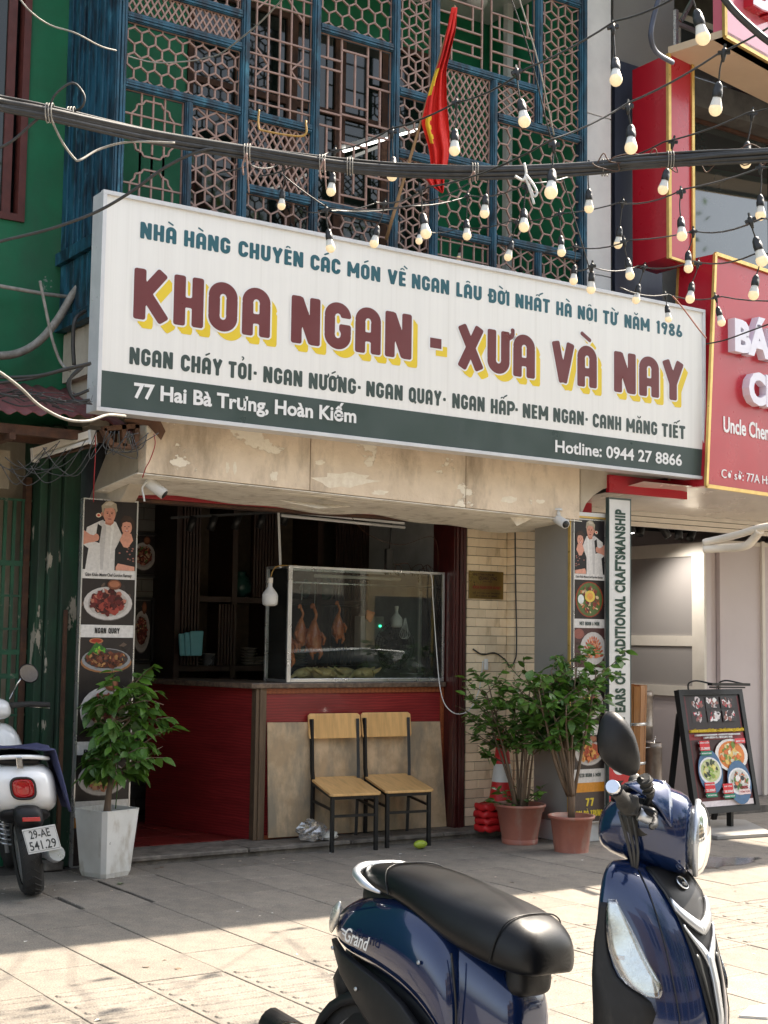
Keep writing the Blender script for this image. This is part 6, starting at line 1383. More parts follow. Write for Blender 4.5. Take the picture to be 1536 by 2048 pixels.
# ================================================================== potted plants
def leaf_src(mat, w, name='leaf'):
    m = M(); L = 1.; prof = [(0, 0), (.18, .30), (.42, .42), (.68, .30), (.88, .12), (1, 0)]; vs = []
    for t, h in prof:
        dz = -.22*t*t; vs += [(t, -h*w*2, dz+.10*h), (t, 0, dz), (t, h*w*2, dz+.10*h)]
    fs = []
    for i in range(5):
        for j in range(2): fs.append((i*3+j, (i+1)*3+j, (i+1)*3+j+1, i*3+j+1))
    m.add(vs, fs, True); return m
def leaf_matrix(p, d, size, roll, rnd):
    d = Vector(d).normalized(); s_ = d.cross(Vector((0, 0, 1)))
    if s_.length < .05: s_ = Vector((1, 0, 0))
    s_.normalize(); n_ = s_.cross(d); R_ = Matrix((d, -s_, n_)).transposed().to_4x4()
    return Matrix.Translation(p) @ R_ @ Matrix.Rotation(roll, 4, 'X') @ Matrix.Diagonal((size, size, size, 1))
def foliage(root, twigs, n_each, size, rnd, mats, droop=.5, young=.08, width=.36, cap=290, wt_=None):
    """twigs: list of point lists. leaves set along twigs, drooping outwards."""
    src = None; cnt = 0; rest = M(); srcs = {}; base = WL[root]; allL = []
    for tw in twigs:
        for i in range(n_each):
            t = rnd.uniform(.25, 1.)*(len(tw)-1); k = min(int(t), len(tw)-2); p = tw[k].lerp(tw[k+1], t-k); dr = (tw[k+1]-tw[k]).normalized()
            a = rnd.uniform(0, 2*math.pi); d = Vector((math.cos(a), math.sin(a), rnd.uniform(-.5, .35)-droop))+dr*.9
            allL.append((p, d, size*rnd.uniform(.45, 1.35), rnd.uniform(-.7, .7), t/(len(tw)-1)))
    allL.sort(key=lambda q: (q[0]-CC).length)
    for p, d, s_, rl, tt in allL:
        kind = mats[1] if rnd.random() < young*(1.8 if tt > .85 else .5) else mats[0]
        mat4 = leaf_matrix(p-base, d, s_, rl, rnd)
        if cnt < cap:
            if kind not in srcs: o = leaf_src(None, width).build('leaf', MT[kind], root, local=True); srcs[kind] = o
            else: o = inst(srcs[kind], root, Matrix())
            o.matrix_local = mat4; cnt += 1
        else:
            g = leaf_src(None, width); mat4 = leaf_matrix(p, d, s_, rl, rnd); rest.add([mat4 @ Vector(v) for v in g.v], g.f, True, 0 if kind == mats[0] else 1)
    if rest.v: rest.build('inner_leaf', [MT[mats[0]], MT[mats[1]]], root, kind='stuff')
def branch(rnd, p, d, L, n=5, wob=.15):
    d = Vector(d).normalized(); pts = [Vector(p)]
    for i in range(n):
        d = (d+Vector((rnd.uniform(-wob, wob), rnd.uniform(-wob, wob), rnd.uniform(-wob*.5, wob)))).normalized(); pts.append(pts[-1]+d*(L/n))
    return pts
# left: square white planter with a small standard tree
PL = thing('white_planter_tree', 'small leafy tree in a tall dirty white square planter at the left of the entrance', 'potted plant', (3.72, 8.68, 0))
rp = Matrix.Rotation(rad(18), 4, 'Z'); c = Vector((3.74, 8.70, 0))
def sq(h, z, cr=.025): 
    q = [(-h+cr, -h), (h-cr, -h), (h, -h+cr), (h, h-cr), (h-cr, h), (-h+cr, h), (-h, h-cr), (-h, -h+cr)]; return [tuple(c+(rp @ Vector((x, y, z)))) for x, y in q]
m = M(); m.loft([sq(.115, 0), sq(.125, .03), sq(.155, .41), sq(.157, .425), sq(.143, .425), sq(.140, .385)], smooth=False, caps=(True, False)); m.build('planter', MT['whitepot'], PL)
M().poly(sq(.141, .386)).build('soil', MT['soil'], PL)
r = random.Random(4); trunk = [c+Vector((0, 0, .38)), c+Vector((.01, 0, .52)), c+Vector((.03, -.01, .66)), c+Vector((.035, -.01, .85)), c+Vector((.02, 0, 1.05))]
m = M(); m.tube(spline(trunk, 5), [.026, .025, .023, .022, .021]+[.020]*5+[.018]*5+[.015]*6, 9)
twl = []
for i in range(64):
    z = r.uniform(.60, 1.12); a = r.uniform(0, 2*math.pi); lx_ = r.uniform(.16, .52) if math.cos(a) > -.2 else r.uniform(.1, .24); p0 = c+Vector((.025, 0, z)); b_ = branch(r, p0, (math.cos(a), .6*math.sin(a), r.uniform(.0, .7)), lx_, 5, .2); b_[-1].z -= .06; b_[-2].z -= .02; twl.append(b_)
for b_ in twl: m.tube(b_, [.007, .006, .005, .004, .003, .0025], 5)
m.build('trunk', MT['bark'], PL); foliage(PL, twl, 13, .098, r, ('leaf', 'leafyoung'), .55, .22, .36)
m = M(); m.tube(spline([c+Vector((.05, -.02, .42)), c+Vector((.055, -.03, .6)), c+Vector((.05, -.02, .75))], 4), .004, 5); tag(m.build('green_string', MT['leaf'], PL), None)
def round_pot(root, c, rb, rt, h, ribs=0):
    m = M(); n = 48; prof = [(rb*.98, 0), (rb, .02), (rb+.6*(rt-rb), h*.80), (rt*.93, h*.82), (rt*.95, h*.92), (rt, h*.93), (rt*1.01, h), (rt*.93, h), (rt*.88, h*.9), (rt*.86, h*.82)]
    if ribs: prof = [(rb, 0), (rb*1.0, .01), (rt*.90, h*.9), (rt*.99, h*.92), (rt*1.02, h), (rt*.93, h), (rt*.86, h*.86)]
    vs = []
    for i, (r_, z) in enumerate(prof):
        for k in range(n):
            a = 2*math.pi*k/n; f = 1-(.03*(k % 4 == 0) if ribs and 1 <= i <= 2 else 0); vs.append((c[0]+r_*f*math.cos(a), c[1]+r_*f*math.sin(a), c[2]+z))
    fs = [(i*n+k, i*n+(k+1) % n, (i+1)*n+(k+1) % n, (i+1)*n+k) for i in range(len(prof)-1) for k in range(n)]; m.add(vs, fs, True); m.build('pot', MT['terracotta'], root, bev=0)
    M().lathe([(0, h*.84), (rt*.87, h*.83)], c, 24).build('soil', MT['soil'], root)
# middle: round pot with tall feathery stems and low shoots
PM_ = thing('terracotta_pot_shrub', 'bushy shrub in a wide smooth terracotta pot in front of the traffic cone', 'potted plant', (7.05, 8.55, 0))
c = Vector((7.04, 8.53, 0)); 
M().lathe([(.135, 0), (.14, .035), (.128, .04)], c, 28).build('pot_foot', MT['terracotta'], PM_); round_pot(PM_, c+Vector((0, 0, .012)), .135, .198, .285)
r = random.Random(8); twl = []; m = M()
for i in range(9):
    a = r.uniform(0, 6.28); st_ = branch(r, c+Vector((.05*math.cos(a), .04*math.sin(a), .24)), (.22*math.cos(a)-.03, .15*math.sin(a), 1), r.uniform(.75, .98), 6, .1); m.tube(st_, [.013, .012, .010, .009, .007, .006, .005], 6)
    for k in range(11):
        p0 = st_[3+k % 4]; a2 = r.uniform(0, 6.28); twl.append(branch(r, p0, (math.cos(a2)-.35, .6*math.sin(a2), .35), r.uniform(.14, .36), 5, .2))
for i in range(6): a = r.uniform(0, 6.28); twl.append(branch(r, c+Vector((0, 0, .26)), (math.cos(a)-.2, .6*math.sin(a)-.2, .45), r.uniform(.2, .42), 5, .18))
for i in range(4): twl.append(branch(r, c+Vector((-.03, 0, .75)), (-1, -.1, r.uniform(.3, .8)), r.uniform(.4, .52), 5, .12))
for b_ in twl: m.tube(b_, .003, 4)
m.build('stem', MT['bark'], PM_); foliage(PM_, twl, 13, .072, r, ('leaf', 'leafyoung'), .2, .30, .30)
# right: ribbed pot with fanned branches
PR_ = thing('terracotta_pot_tree', 'branching small tree in a ribbed terracotta pot beside the scooter mirror', 'potted plant', (7.10, 8.02, 0))
c = Vector((7.11, 8.02, 0)); round_pot(PR_, c, .125, .172, .262, 1)
r = random.Random(15); twl = []; m = M()
m.tube([c+Vector((0, 0, .2)), c+Vector((.0, 0, .42)), c+Vector((-.01, 0, .56))], [.028, .027, .026], 9)
for i in range(12):
    t = i/11; dx = -.66+.98*t; st_ = branch(r, c+Vector((-.015+.03*t, r.uniform(-.02, .02), .40)), (dx*.9, r.uniform(-.25, .25), 1.0), r.uniform(.72, .95), 6, .08); m.tube(st_, [.015, .013, .011, .009, .008, .006, .004], 7)
    for k in range(11):
        p0 = st_[3+k % 4]; a2 = r.uniform(0, 6.28); twl.append(branch(r, p0, (math.cos(a2), .6*math.sin(a2), .3), r.uniform(.14, .34), 5, .2))
for b_ in twl: m.tube(b_, .003, 4)
m.build('trunk', MT['bark'], PR_); foliage(PR_, twl, 12, .084, r, ('leaf', 'leafyoung'), .45, .12, .36)
# fallen leaves and bits on the paving
for k, (px, py) in enumerate(((236, 1766), (240, 1768), (318, 1737), (326, 1733), (350, 1936), (1020, 1765), (295, 1935))):
    c = P(px, py, 2, .004); o = leaf_src(None, .4).build('fallen_leaf', MT['leaf' if k < 2 else 'bark'], None); o.matrix_world = Matrix.Translation(c) @ Matrix.Rotation(k*1.3, 4, 'Z') @ Matrix.Diagonal((.05, .05, .05, 1)); tag(o, ['green fallen leaf in front of the white planter', 'second green leaf touching it in front of the white planter', 'dry fallen leaf on the paving by the doorstep edge', 'curled dry leaf next to the other by the doorstep', 'small dry leaf on the sunlit paving', 'dark dry leaf in front of the terracotta pots', 'pale scrap leaf on sunlit paving at left'][k], 'leaf')
# ================================================================== dark blue scooter in the foreground
MT['bluepaint'] = pm('midnight_blue_scooter_paint', (.006, .020, .080), (.005, .016, .066), 3, .16, 0, coat=1.0, rvar=.05, metal=.25, dirt=(.05, .06, .07), dirts=14, dirtt=(.66, .95))
MT['seatvinyl'] = pm('black_seat_vinyl', (.007, .008, .010), (.005, .005, .006), 5, .34, .25, 420, bdist=.0015, rvar=.04, spec=.28)
MT['blackplas'] = pm('matt_black_plastic', (.014, .014, .016), (.009, .009, .010), 8, .48, .25, 300, spec=.3, dirt=(.06, .057, .05), dirts=9, dirtt=(.58, .9), bdist=.001)
MT['chrome'] = pm('chrome', (.75, .76, .78), (.65, .66, .68), 4, .12, metal=1., rvar=.04)
MT['satin'] = pm('satin_silver', (.55, .57, .60), (.48, .5, .53), 6, .32, metal=.7)
MT['rubber'] = pm('tyre_rubber', (.030, .029, .028), (.02, .02, .02), 10, .75, .4, 90, dirt=(.09, .08, .07), dirts=5)
MT['lens'] = glassmat('clear_lamp_lens', (.92, .94, .96), .16, .06, .02)
MT['reflector'] = pm('lamp_reflector', (.78, .77, .72), (.5, .5, .48), 26, .25, .5, 70, metal=.6)
MT['amber'] = pm('amber_bulb', (.7, .22, .02), None, 5, .3)
MT['redlens'] = pm('red_tail_lens', (.55, .010, .015), (.4, .008, .012), 9, .12, coat=.6)
ST = Vector((2.484, 3.973, 0)); SLv = Vector((.185, -.983, 0)).normalized(); SWv = Vector((SLv.y, -SLv.x, 0)); LEAN = .075
def SX(v):
    l, w, z = v; return ST+SLv*l+SWv*(w+.06-LEAN*z)+Vector((0, 0, z+LEAN*w))
SCR = thing('parked_scooter', 'dark blue scooter with black seat and round headlight parked in the foreground', 'scooter', (ST.x, ST.y, 0))
def sup(n, e=2.6):
    out = []
    for k in range(n):
        t = 2*math.pi*k/n; c, s_ = math.cos(t), math.sin(t); out.append((math.copysign(abs(c)**(2/e), c), math.copysign(abs(s_)**(2/e), s_)))
    return out
def body(stn, e=2.6, n=28, shift=0):
    m = M(SX); rings = []
    for l, zt, zb, hw in stn: rings.append([(l, hw*a, (zt+zb)/2+(zt-zb)/2*b) for a, b in sup(n, e)])
    m.loft(rings); return m
body([(.118, .665, .62, .04), (.132, .69, .600, .08), (.18, .73, .575, .125), (.26, .765, .55, .155), (.36, .785, .53, .172), (.46, .795, .50, .184), (.55, .785, .46, .188), (.62, .755, .41, .186), (.67, .71, .36, .18), (.70, .65, .33, .165), (.715, .58, .32, .14)], 2.4).build('rear_cover', MT['bluepaint'], SCR, sub=1)
body([(.52, .74, .30, .12), (.62, .74, .28, .135), (.72, .69, .27, .135), (.77, .66, .27, .122), (.82, .62, .27, .105), (.86, .58, .27, .09), (.875, .53, .28, .06)], 3.2).build('front_body_cover', MT['bluepaint'], SCR, sub=1)
body([(.80, .66, .56, .05), (.825, .665, .55, .078), (.87, .65, .56, .078), (.885, .645, .57, .05)], 4).build('seat_hinge_cover', MT['blackplas'], SCR, sub=1)
body([(.62, .33, .27, .13), (.9, .315, .26, .17), (1.15, .315, .26, .18), (1.22, .36, .28, .17)], 5).build('floorboard', MT['blackplas'], SCR, sub=1)
# seat
stn = [(l_*.835+.040, a_, b_, c_) for l_, a_, b_, c_ in [(.215, .828, .805, .05), (.235, .842, .79, .09), (.29, .856, .778, .122), (.38, .863, .775, .140), (.48, .858, .765, .150), (.58, .845, .738, .156), (.68, .830, .698, .160), (.78, .814, .668, .158), (.88, .800, .645, .153), (.96, .784, .632, .144), (1.02, .762, .626, .128), (1.06, .734, .626, .105), (1.085, .70, .632, .070)]]
m = M(SX); rings = []
for l, zt, zb, hw in stn:
    h = zt-zb; q = [(-.80, 0), (-.97, .08), (-1.0, .30), (-.97, .58), (-.86, .82), (-.62, .955), (-.32, 1.0), (0, 1.01), (.32, 1.0), (.62, .955), (.86, .82), (.97, .58), (1.0, .30), (.97, .08), (.80, 0), (.4, .02), (0, .02), (-.4, .02)]
    rings.append([(l, hw*a, zb+h*b) for a, b in q])
m.loft(rings); m.build('seat', MT['seatvinyl'], SCR, sub=1)
def seam(l0, lean, nm='seat_seam'):
    pts = []
    for a, b in [(-1.0, .12), (-1.005, .30), (-.975, .58), (-.865, .83), (-.62, .965), (-.32, 1.01), (0, 1.02), (.32, 1.01), (.62, .965), (.865, .83), (.975, .58), (1.005, .30), (1.0, .12)]:
        l = l0+lean*(1-b); 
        for (la, ta, ba, ha), (lb, tb_, bb, hb) in zip(stn, stn[1:]):
            if la <= l <= lb: f = (l-la)/(lb-la); zt, zb, hw = ta+(tb_-ta)*f, ba+(bb-ba)*f, ha+(hb-ha)*f
        pts.append((l, hw*a*1.004, zb+(zt-zb)*b+.0005))
    m = M(SX); m.tube(spline(pts, 4), .0024, 6); m.build(nm, MT['seatvinyl'], SCR)
seam(.375, .055); seam(.855, -.035)
# grab rail, tail lamps, side strips, lettering
path = [(l_+.03, w_, z_) for l_, w_, z_ in [(.36, .150, .782), (.32, .156, .792), (.275, .152, .808), (.235, .135, .825), (.212, .09, .838), (.205, .04, .842), (.205, -.04, .842), (.212, -.09, .838), (.235, -.135, .825), (.275, -.152, .808), (.32, -.156, .792), (.36, -.150, .782)]]
m = M(SX); m.tube(spline(path, 5), [(.004+.009*min(1, min(i, 55-i)/9)) for i in range(56)], 10); m.build('grab_rail', MT['satin'], SCR)
body([(.20, .80, .70, .05), (.26, .80, .72, .09), (.40, .785, .74, .12), (.5, .77, .74, .12)], 3).build('tail_fairing', MT['blackplas'], SCR, sub=1)
for sx in (1, -1):
    m = M(SX); rings = []
    for l, w, z0, z1, d in ((.112, .060, .635, .675, .0), (.127, .087, .618, .69, .010), (.155, .114, .615, .715, .014), (.19, .134, .635, .735, .014), (.225, .150, .68, .752, .006)): rings.append([(l-.002, sx*(w-.01), z0), (l-.004, sx*(w+d), z0+.01), (l-.006, sx*(w+d), (z0+z1)/2), (l-.004, sx*(w+d-.004), z1-.01), (l, sx*(w-.012), z1)])
    if sx < 0: rings = [r[::-1] for r in rings]
    m.loft(rings); m.build('tail_lamp', [MT['reflector']], SCR, sub=1)
    up = [(.135, .612), (.24, .588), (.34, .566), (.45, .538), (.54, .498), (.62, .44), (.69, .36)]; lo = [(.15, .568), (.24, .520), (.34, .455), (.45, .395), (.54, .34), (.62, .28), (.69, .22)]
    m = M(SX); rings = []
    for (la, za), (lb, zb), w in zip(up, lo, (.085, .140, .162, .176, .182, .182, .174)): rings.append([(la, sx*(w-.01), za), (la, sx*(w+.012), za-.004), (lb, sx*(w+.012), zb+.004), (lb, sx*(w-.02), zb)])
    if sx < 0: rings = [r[::-1] for r in rings]
    m.loft(rings); m.build('side_strip', MT['blackplas'], SCR, sub=0, bev=.003)
    # turn signal in the leg shield
body([(.17, .58, .50, .05), (.22, .60, .42, .095), (.35, .58, .34, .125), (.5, .56, .30, .14), (.66, .50, .26, .14), (.70, .44, .26, .12)], 3).build('inner_frame_cover', MT['blackplas'], SCR, sub=1)
a_ = SX((.275, .158, .628)); b_ = SX((.405, .1855, .618)); U_d = (b_-a_); V_d = SX((.34, .18, .70))-SX((.34, .18, .62)); nn_ = U_d.cross(V_d).normalized()
if nn_.dot(CC-a_) < 0: nn_ = -nn_
m = M(); put_text(m, 'Grand', a_+nn_*.012, U_d, V_d, .040, 0, U_d.length*1.05, nrm=nn_, bold=.012, depth=.002, shear=.45); m.bar(a_-U_d*.16+V_d*.36+nn_*.012, a_+U_d*.06+V_d*.30+nn_*.012, .004, .004); m.bar(a_-U_d*.12+V_d*.22+nn_*.012, a_+U_d*.02+V_d*.18+nn_*.012, .003, .003)
m.build('side_script', MT['whiteink'], SCR)
# leg shield
ZS = [(.300, 1.34, 1.22, .165), (.38, 1.385, 1.225, .18), (.46, 1.41, 1.225, .195), (.54, 1.422, 1.222, .203), (.62, 1.422, 1.215, .207), (.70, 1.404, 1.205, .205), (.78, 1.378, 1.197, .200), (.85, 1.348, 1.200, .198), (.905, 1.315, 1.200, .192), (.945, 1.275, 1.198, .178), (.968, 1.235, 1.195, .150), (.976, 1.21, 1.19, .12)]
def sh_par(z):
    for (za, ca, ea, ha), (zb, cb, eb, hb) in zip(ZS, ZS[1:]):
        if za <= z <= zb: f = (z-za)/(zb-za); return ca+(cb-ca)*f, ea+(eb-ea)*f, ha+(hb-ha)*f
    return ZS[0][1:] if z < ZS[0][0] else ZS[-1][1:]
def shp(s_, z, off=0.):
    c, e, h = sh_par(z); c += .028; e += .03; h += .008; return (c+off-(c-e+off*.4)*abs(s_)**2.7, (h+off)*s_, z)
m = M(SX); rings = []; NS_ = 24
for z, c, e, h in ZS:
    e += .03; rings.append([shp(-1+2*k/NS_, z) for k in range(NS_+1)]+[(e-.03, h*.96, z), (e-.035, 0, z), (e-.03, -h*.96, z)])
m.loft(rings, caps=(True, True)); m.build('leg_shield', MT['bluepaint'], SCR, sub=1)
def patch(left, right, off, nm, mt, nu=6, sub=0, thick=None, label=None):
    """left/right: lists of (s, z) of equal length, follows the shield surface"""
    L_ = spline([(a, b, 0) for a, b in left], 4); R_ = spline([(a, b, 0) for a, b in right], 4); m = M(SX); vs = []
    for p_, q_ in zip(L_, R_):
        for k in range(nu+1):
            f = k/nu; vs.append(shp(p_.x+(q_.x-p_.x)*f, p_.y+(q_.y-p_.y)*f, off))
    n_ = len(L_); fs = [(i*(nu+1)+k, i*(nu+1)+k+1, (i+1)*(nu+1)+k+1, (i+1)*(nu+1)+k) for i in range(n_-1) for k in range(nu)]
    m.add(vs, fs, True); o = m.build(nm, MT[mt], SCR, label=label); sm = o.modifiers.new('t', 'SOLIDIFY'); sm.thickness = thick or .004; sm.offset = 0; return o
patch([(.42, .962), (.40, .92), (.33, .85), (.27, .76), (.20, .66), (.10, .58), (.0, .535)], [(-.42, .962), (-.40, .92), (-.33, .85), (-.27, .76), (-.20, .66), (-.10, .58), (-.0, .535)], .004, 'centre_panel', 'blackplas', 10)
for sx in (1, -1):
    patch([(sx*.37, .895), (sx*.27, .872), (sx*.12, .850), (0, .838)], [(sx*.36, .868), (sx*.26, .842), (sx*.12, .820), (0, .808)], .012, 'chevron', 'satin', 2, thick=.008)
    patch([(sx*.31, .835), (sx*.20, .805), (sx*.09, .785), (sx*.0, .765)], [(sx*.29, .822), (sx*.19, .786), (sx*.08, .750), (sx*.0, .700)], .010, 'chevron', 'satin', 2, thick=.006)
    patch([(sx*.17, .765), (sx*.15, .70), (sx*.11, .64), (sx*.06, .59)], [(sx*.235, .765), (sx*.19, .70), (sx*.13, .64), (sx*.06, .59)], .0075, 'grille_slot', 'black', 2)
    patch([(sx*.945, .878), (sx*.945, .82), (sx*.92, .755), (sx*.85, .695), (sx*.76, .672)], [(sx*.90, .878), (sx*.82, .82), (sx*.74, .755), (sx*.66, .695), (sx*.68, .672)], .006, 'turn_signal_reflector', 'reflector', 5)
    patch([(sx*.955, .885), (sx*.955, .82), (sx*.93, .75), (sx*.86, .688), (sx*.74, .662)], [(sx*.90, .885), (sx*.81, .82), (sx*.73, .75), (sx*.65, .690), (sx*.67, .662)], .014, 'turn_signal_lens', 'lens', 5, thick=.003)
    patch([(sx*.90, .752), (sx*.90, .742)], [(sx*.86, .752), (sx*.86, .742)], .010, 'turn_bulb', 'amber', 2)
    patch([(sx*1.0, .875), (sx*1.01, .80), (sx*1.02, .70), (sx*1.02, .60), (sx*1.02, .46)], [(sx*.955, .875), (sx*.955, .80), (sx*.90, .70), (sx*.70, .625), (sx*.93, .46)], .005, 'side_border', 'blackplas', 4)
patch([(.055, .765), (.05, .70), (.042, .64), (.03, .595), (.0, .565)], [(-.055, .765), (-.05, .70), (-.042, .64), (-.03, .595), (-.0, .565)], .012, 'centre_stripe', 'satin', 2, thick=.008)
for sx in (1, -1):
    m = M(SX); m.tube([shp(sx*(.60-.10*t), .955-.42*t, .0008) for t in [k/24 for k in range(25)]], .0016, 6); m.tube([shp(sx*(.44-.44*max(0, t-.05)**.9), .962-.43*t, .006) for t in [k/24 for k in range(25)]], .0022, 6); m.build('panel_gap', MT['black'], SCR)
    m = M(SX); m.tube(spline([(.70, sx*.166, .66), (.712, sx*.160, .58), (.716, sx*.15, .50), (.715, sx*.145, .40)], 5), .003, 6); m.build('panel_gap', MT['black'], SCR)
# round emblem with three crossed forks
e0 = Vector(shp(0, .925, .008)); e1 = Vector(shp(0, .895, .008)); m = M(SX); fw_d = Vector((1, 0, .9)).normalized(); m.lathe([(.0, 0), (.020, 0), (.020, .006), (.017, .007), (.016, .004), (0, .004)], e0, 24, fw_d, smooth=False)
m.build('emblem_disc', MT['blackplas'], SCR); m = M(SX); m.lathe([(.0195, .004), (.0205, .0075), (.018, .0085), (.0165, .006)], e0, 28, fw_d)
ux = Vector((0, 1, 0)); vx = fw_d.cross(ux)
for k in range(3): a = math.pi/2+k*2*math.pi/3; dd = ux*math.cos(a)+vx*math.sin(a); pp = ux*-math.sin(a)+vx*math.cos(a); m.bar(e0+fw_d*.007, e0+dd*.015+fw_d*.007, .0018, .002); m.bar(e0+dd*.004+pp*.004+fw_d*.007, e0+dd*.014+pp*.004+fw_d*.007, .0014, .002); m.bar(e0+dd*.004-pp*.004+fw_d*.007, e0+dd*.014-pp*.004+fw_d*.007, .0014, .002)
m.build('emblem_ring', MT['chrome'], SCR)
m = M(SX); rings = []
for z, h, a_, b_ in ((.30, .12, 1.17, 1.24), (.45, .15, 1.165, 1.22), (.60, .168, 1.165, 1.22), (.75, .178, 1.18, 1.22), (.86, .172, 1.195, 1.22), (.93, .14, 1.205, 1.22)): rings.append([(b_, -h, z), (a_+.02, -h, z), (a_, -h*.8, z), (a_, h*.8, z), (a_+.02, h, z), (b_, h, z)])
m.loft(rings); m.build('inner_shield', MT['blackplas'], SCR, sub=1)
# front fender, wheels
def wheel(l, zc, R_, wdt, nm='wheel'):
    w = thing(nm, None, None, SX((l, 0, zc))); w.parent = SCR; w.location = WL[w]-WL[SCR]; del w
def ringp(l, zc, r_, w, n=40): return [(l+r_*math.cos(2*math.pi*k/n), w, zc+r_*math.sin(2*math.pi*k/n)) for k in range(n)]
for l, zc, R_, nm in ((.26, .225, .225, 'rear_wheel'), (1.50, .235, .235, 'front_wheel')):
    m = M(SX); m.loft([ringp(l, zc, R_-.055, -.045), ringp(l, zc, R_-.015, -.052), ringp(l, zc, R_, -.03), ringp(l, zc, R_+.006, 0), ringp(l, zc, R_, .03), ringp(l, zc, R_-.015, .052), ringp(l, zc, R_-.055, .045)], caps=(False, False)); wh = m.build(nm, MT['rubber'], SCR)
    m = M(SX); m.loft([ringp(l, zc, R_-.054, -.045), ringp(l, zc, R_-.075, -.03), ringp(l, zc, R_-.075, .03), ringp(l, zc, R_-.054, .045)], caps=(False, False))
    for k in range(5): a = 2*math.pi*k/5; m.bar((l, 0, zc), (l+(R_-.07)*math.cos(a), 0, zc+(R_-.07)*math.sin(a)), .03, .025)
    m.lathe([(0, -.06), (.035, -.06), (.035, .06), (0, .06)], (l, 0, zc), 16, (0, 1, 0)); m.build('rim', MT['satin'], wh)
m = M(SX); rings = []
for k in range(13):
    a = math.radians(20+k*14); l, z = 1.50+.275*math.cos(a), .235+.275*math.sin(a); dl, dz = math.cos(a), math.sin(a)
    rings.append([(l+dl*q, w, z+dz*q) for w, q in ((-.085, -.06), (-.08, -.01), (-.05, .02), (0, .03), (.05, .02), (.08, -.01), (.085, -.06), (.07, -.06), (.04, 0), (0, .01), (-.04, 0), (-.07, -.06))])
m.loft(rings); m.build('front_fender', MT['bluepaint'], SCR, sub=1)
m = M(SX); rings = []
for k in range(10):
    a = math.radians(60+k*14); l, z = .26+.235*math.cos(a), .225+.235*math.sin(a); dl, dz = math.cos(a), math.sin(a)
    rings.append([(l+dl*q, w, z+dz*q) for w, q in ((-.07, -.03), (-.06, .005), (0, .015), (.06, .005), (.07, -.03), (.06, -.03), (.05, -.003), (0, .006), (-.05, -.003), (-.06, -.03))])
m.loft(rings); m.build('rear_fender', MT['blackplas'], SCR)
body([(.10, .42, .30, .03), (.16, .46, .26, .05), (.5, .42, .22, .06), (.62, .36, .22, .05)], 3).build('engine_case', MT['blackplas'], SCR, sub=1)
m = M(SX); m.tube([(.62, .14, .20), (.30, .165, .24), (.10, .17, .30), (-.04, .172, .335)], [.03, .05, .055, .045], 14); m.build('exhaust', MT['blackplas'], SCR); m = M(SX); m.loft([[(l, .222+.012*b*0, .31+.05*a) for a, b in ((-.8, 0), (.8, 0))] for l in (.1, .2)], closed=False, caps=(False, False))
m = M(SX); m.tube([(.02, .19, .335), (.12, .20, .325), (.26, .195, .28)], [.025, .04, .03], 10); m.build('exhaust_guard', MT['chrome'], SCR)
m = M(SX); m.tube([(.12, -.02, .40), (.10, -.02, .46), (.16, -.02, .57)], [.045, .05, .05], 6); m.build('plate_holder', MT['blackplas'], SCR)
# handlebar head turned to the rider's left
DL = rad(31.)
def HX(v):
    a, b, z = v; a -= .014*(a > .05); return SX((1.205+a*math.cos(DL)+b*math.sin(DL), b*math.cos(DL)-a*math.sin(DL), z))
def hbody(stn, e=2.4, n=28):
    m = M(HX); m.loft([[(a, b0+hb*c, zc+hz*s_) for c, s_ in sup(n, e)] for a, zc, hz, hb, b0 in stn]); return m
hbody([(-.115, 1.045, .030, .040, 0), (-.10, 1.05, .055, .075, 0), (-.06, 1.06, .085, .100, 0), (0, 1.065, .105, .112, 0), (.06, 1.06, .112, .112, 0), (.11, 1.05, .108, .106, 0), (.150, 1.040, .100, .100, 0)]).build('handlebar_cowl', MT['bluepaint'], SCR, sub=1)
m = M(HX); m.lathe([(.090, .150), (.100, .150), (.101, .158), (.098, .164), (.092, .164)], (0, 0, 1.04), 40, (1, 0, 0)); m.build('headlight_ring', MT['satin'], SCR)
m = M(HX); m.lathe([(.0, .100), (.04, .11), (.08, .14), (.09, .162)], (0, 0, 1.04), 32, (1, 0, 0)); m.build('headlight_reflector', MT['reflector'], SCR)
m = M(HX); m.lathe([(.095, .163), (.086, .174), (.065, .184), (.035, .191), (.0, .193)], (0, 0, 1.04), 40, (1, 0, 0)); m.build('headlight_lens', MT['lens'], SCR)
m = M(HX); m.lathe([(.0, .02), (.02, .03), (.022, .12), (.0, .13)], (0, 0, 1.04), 14, (1, 0, 0)); m.build('headlight_bulb', MT['satin'], SCR)
m = M(HX); m.loft([[(a, s_*b, z) for s_ in (1,) for b, z in ((-.07, zt), (-.04, zt+.012), (.04, zt+.012), (.07, zt), (.06, zt-.02), (-.06, zt-.02))] for a, zt in ((-.09, 1.12), (-.05, 1.165), (.02, 1.175), (.06, 1.168))]); m.build('instrument_cover', MT['blackplas'], SCR, sub=1)
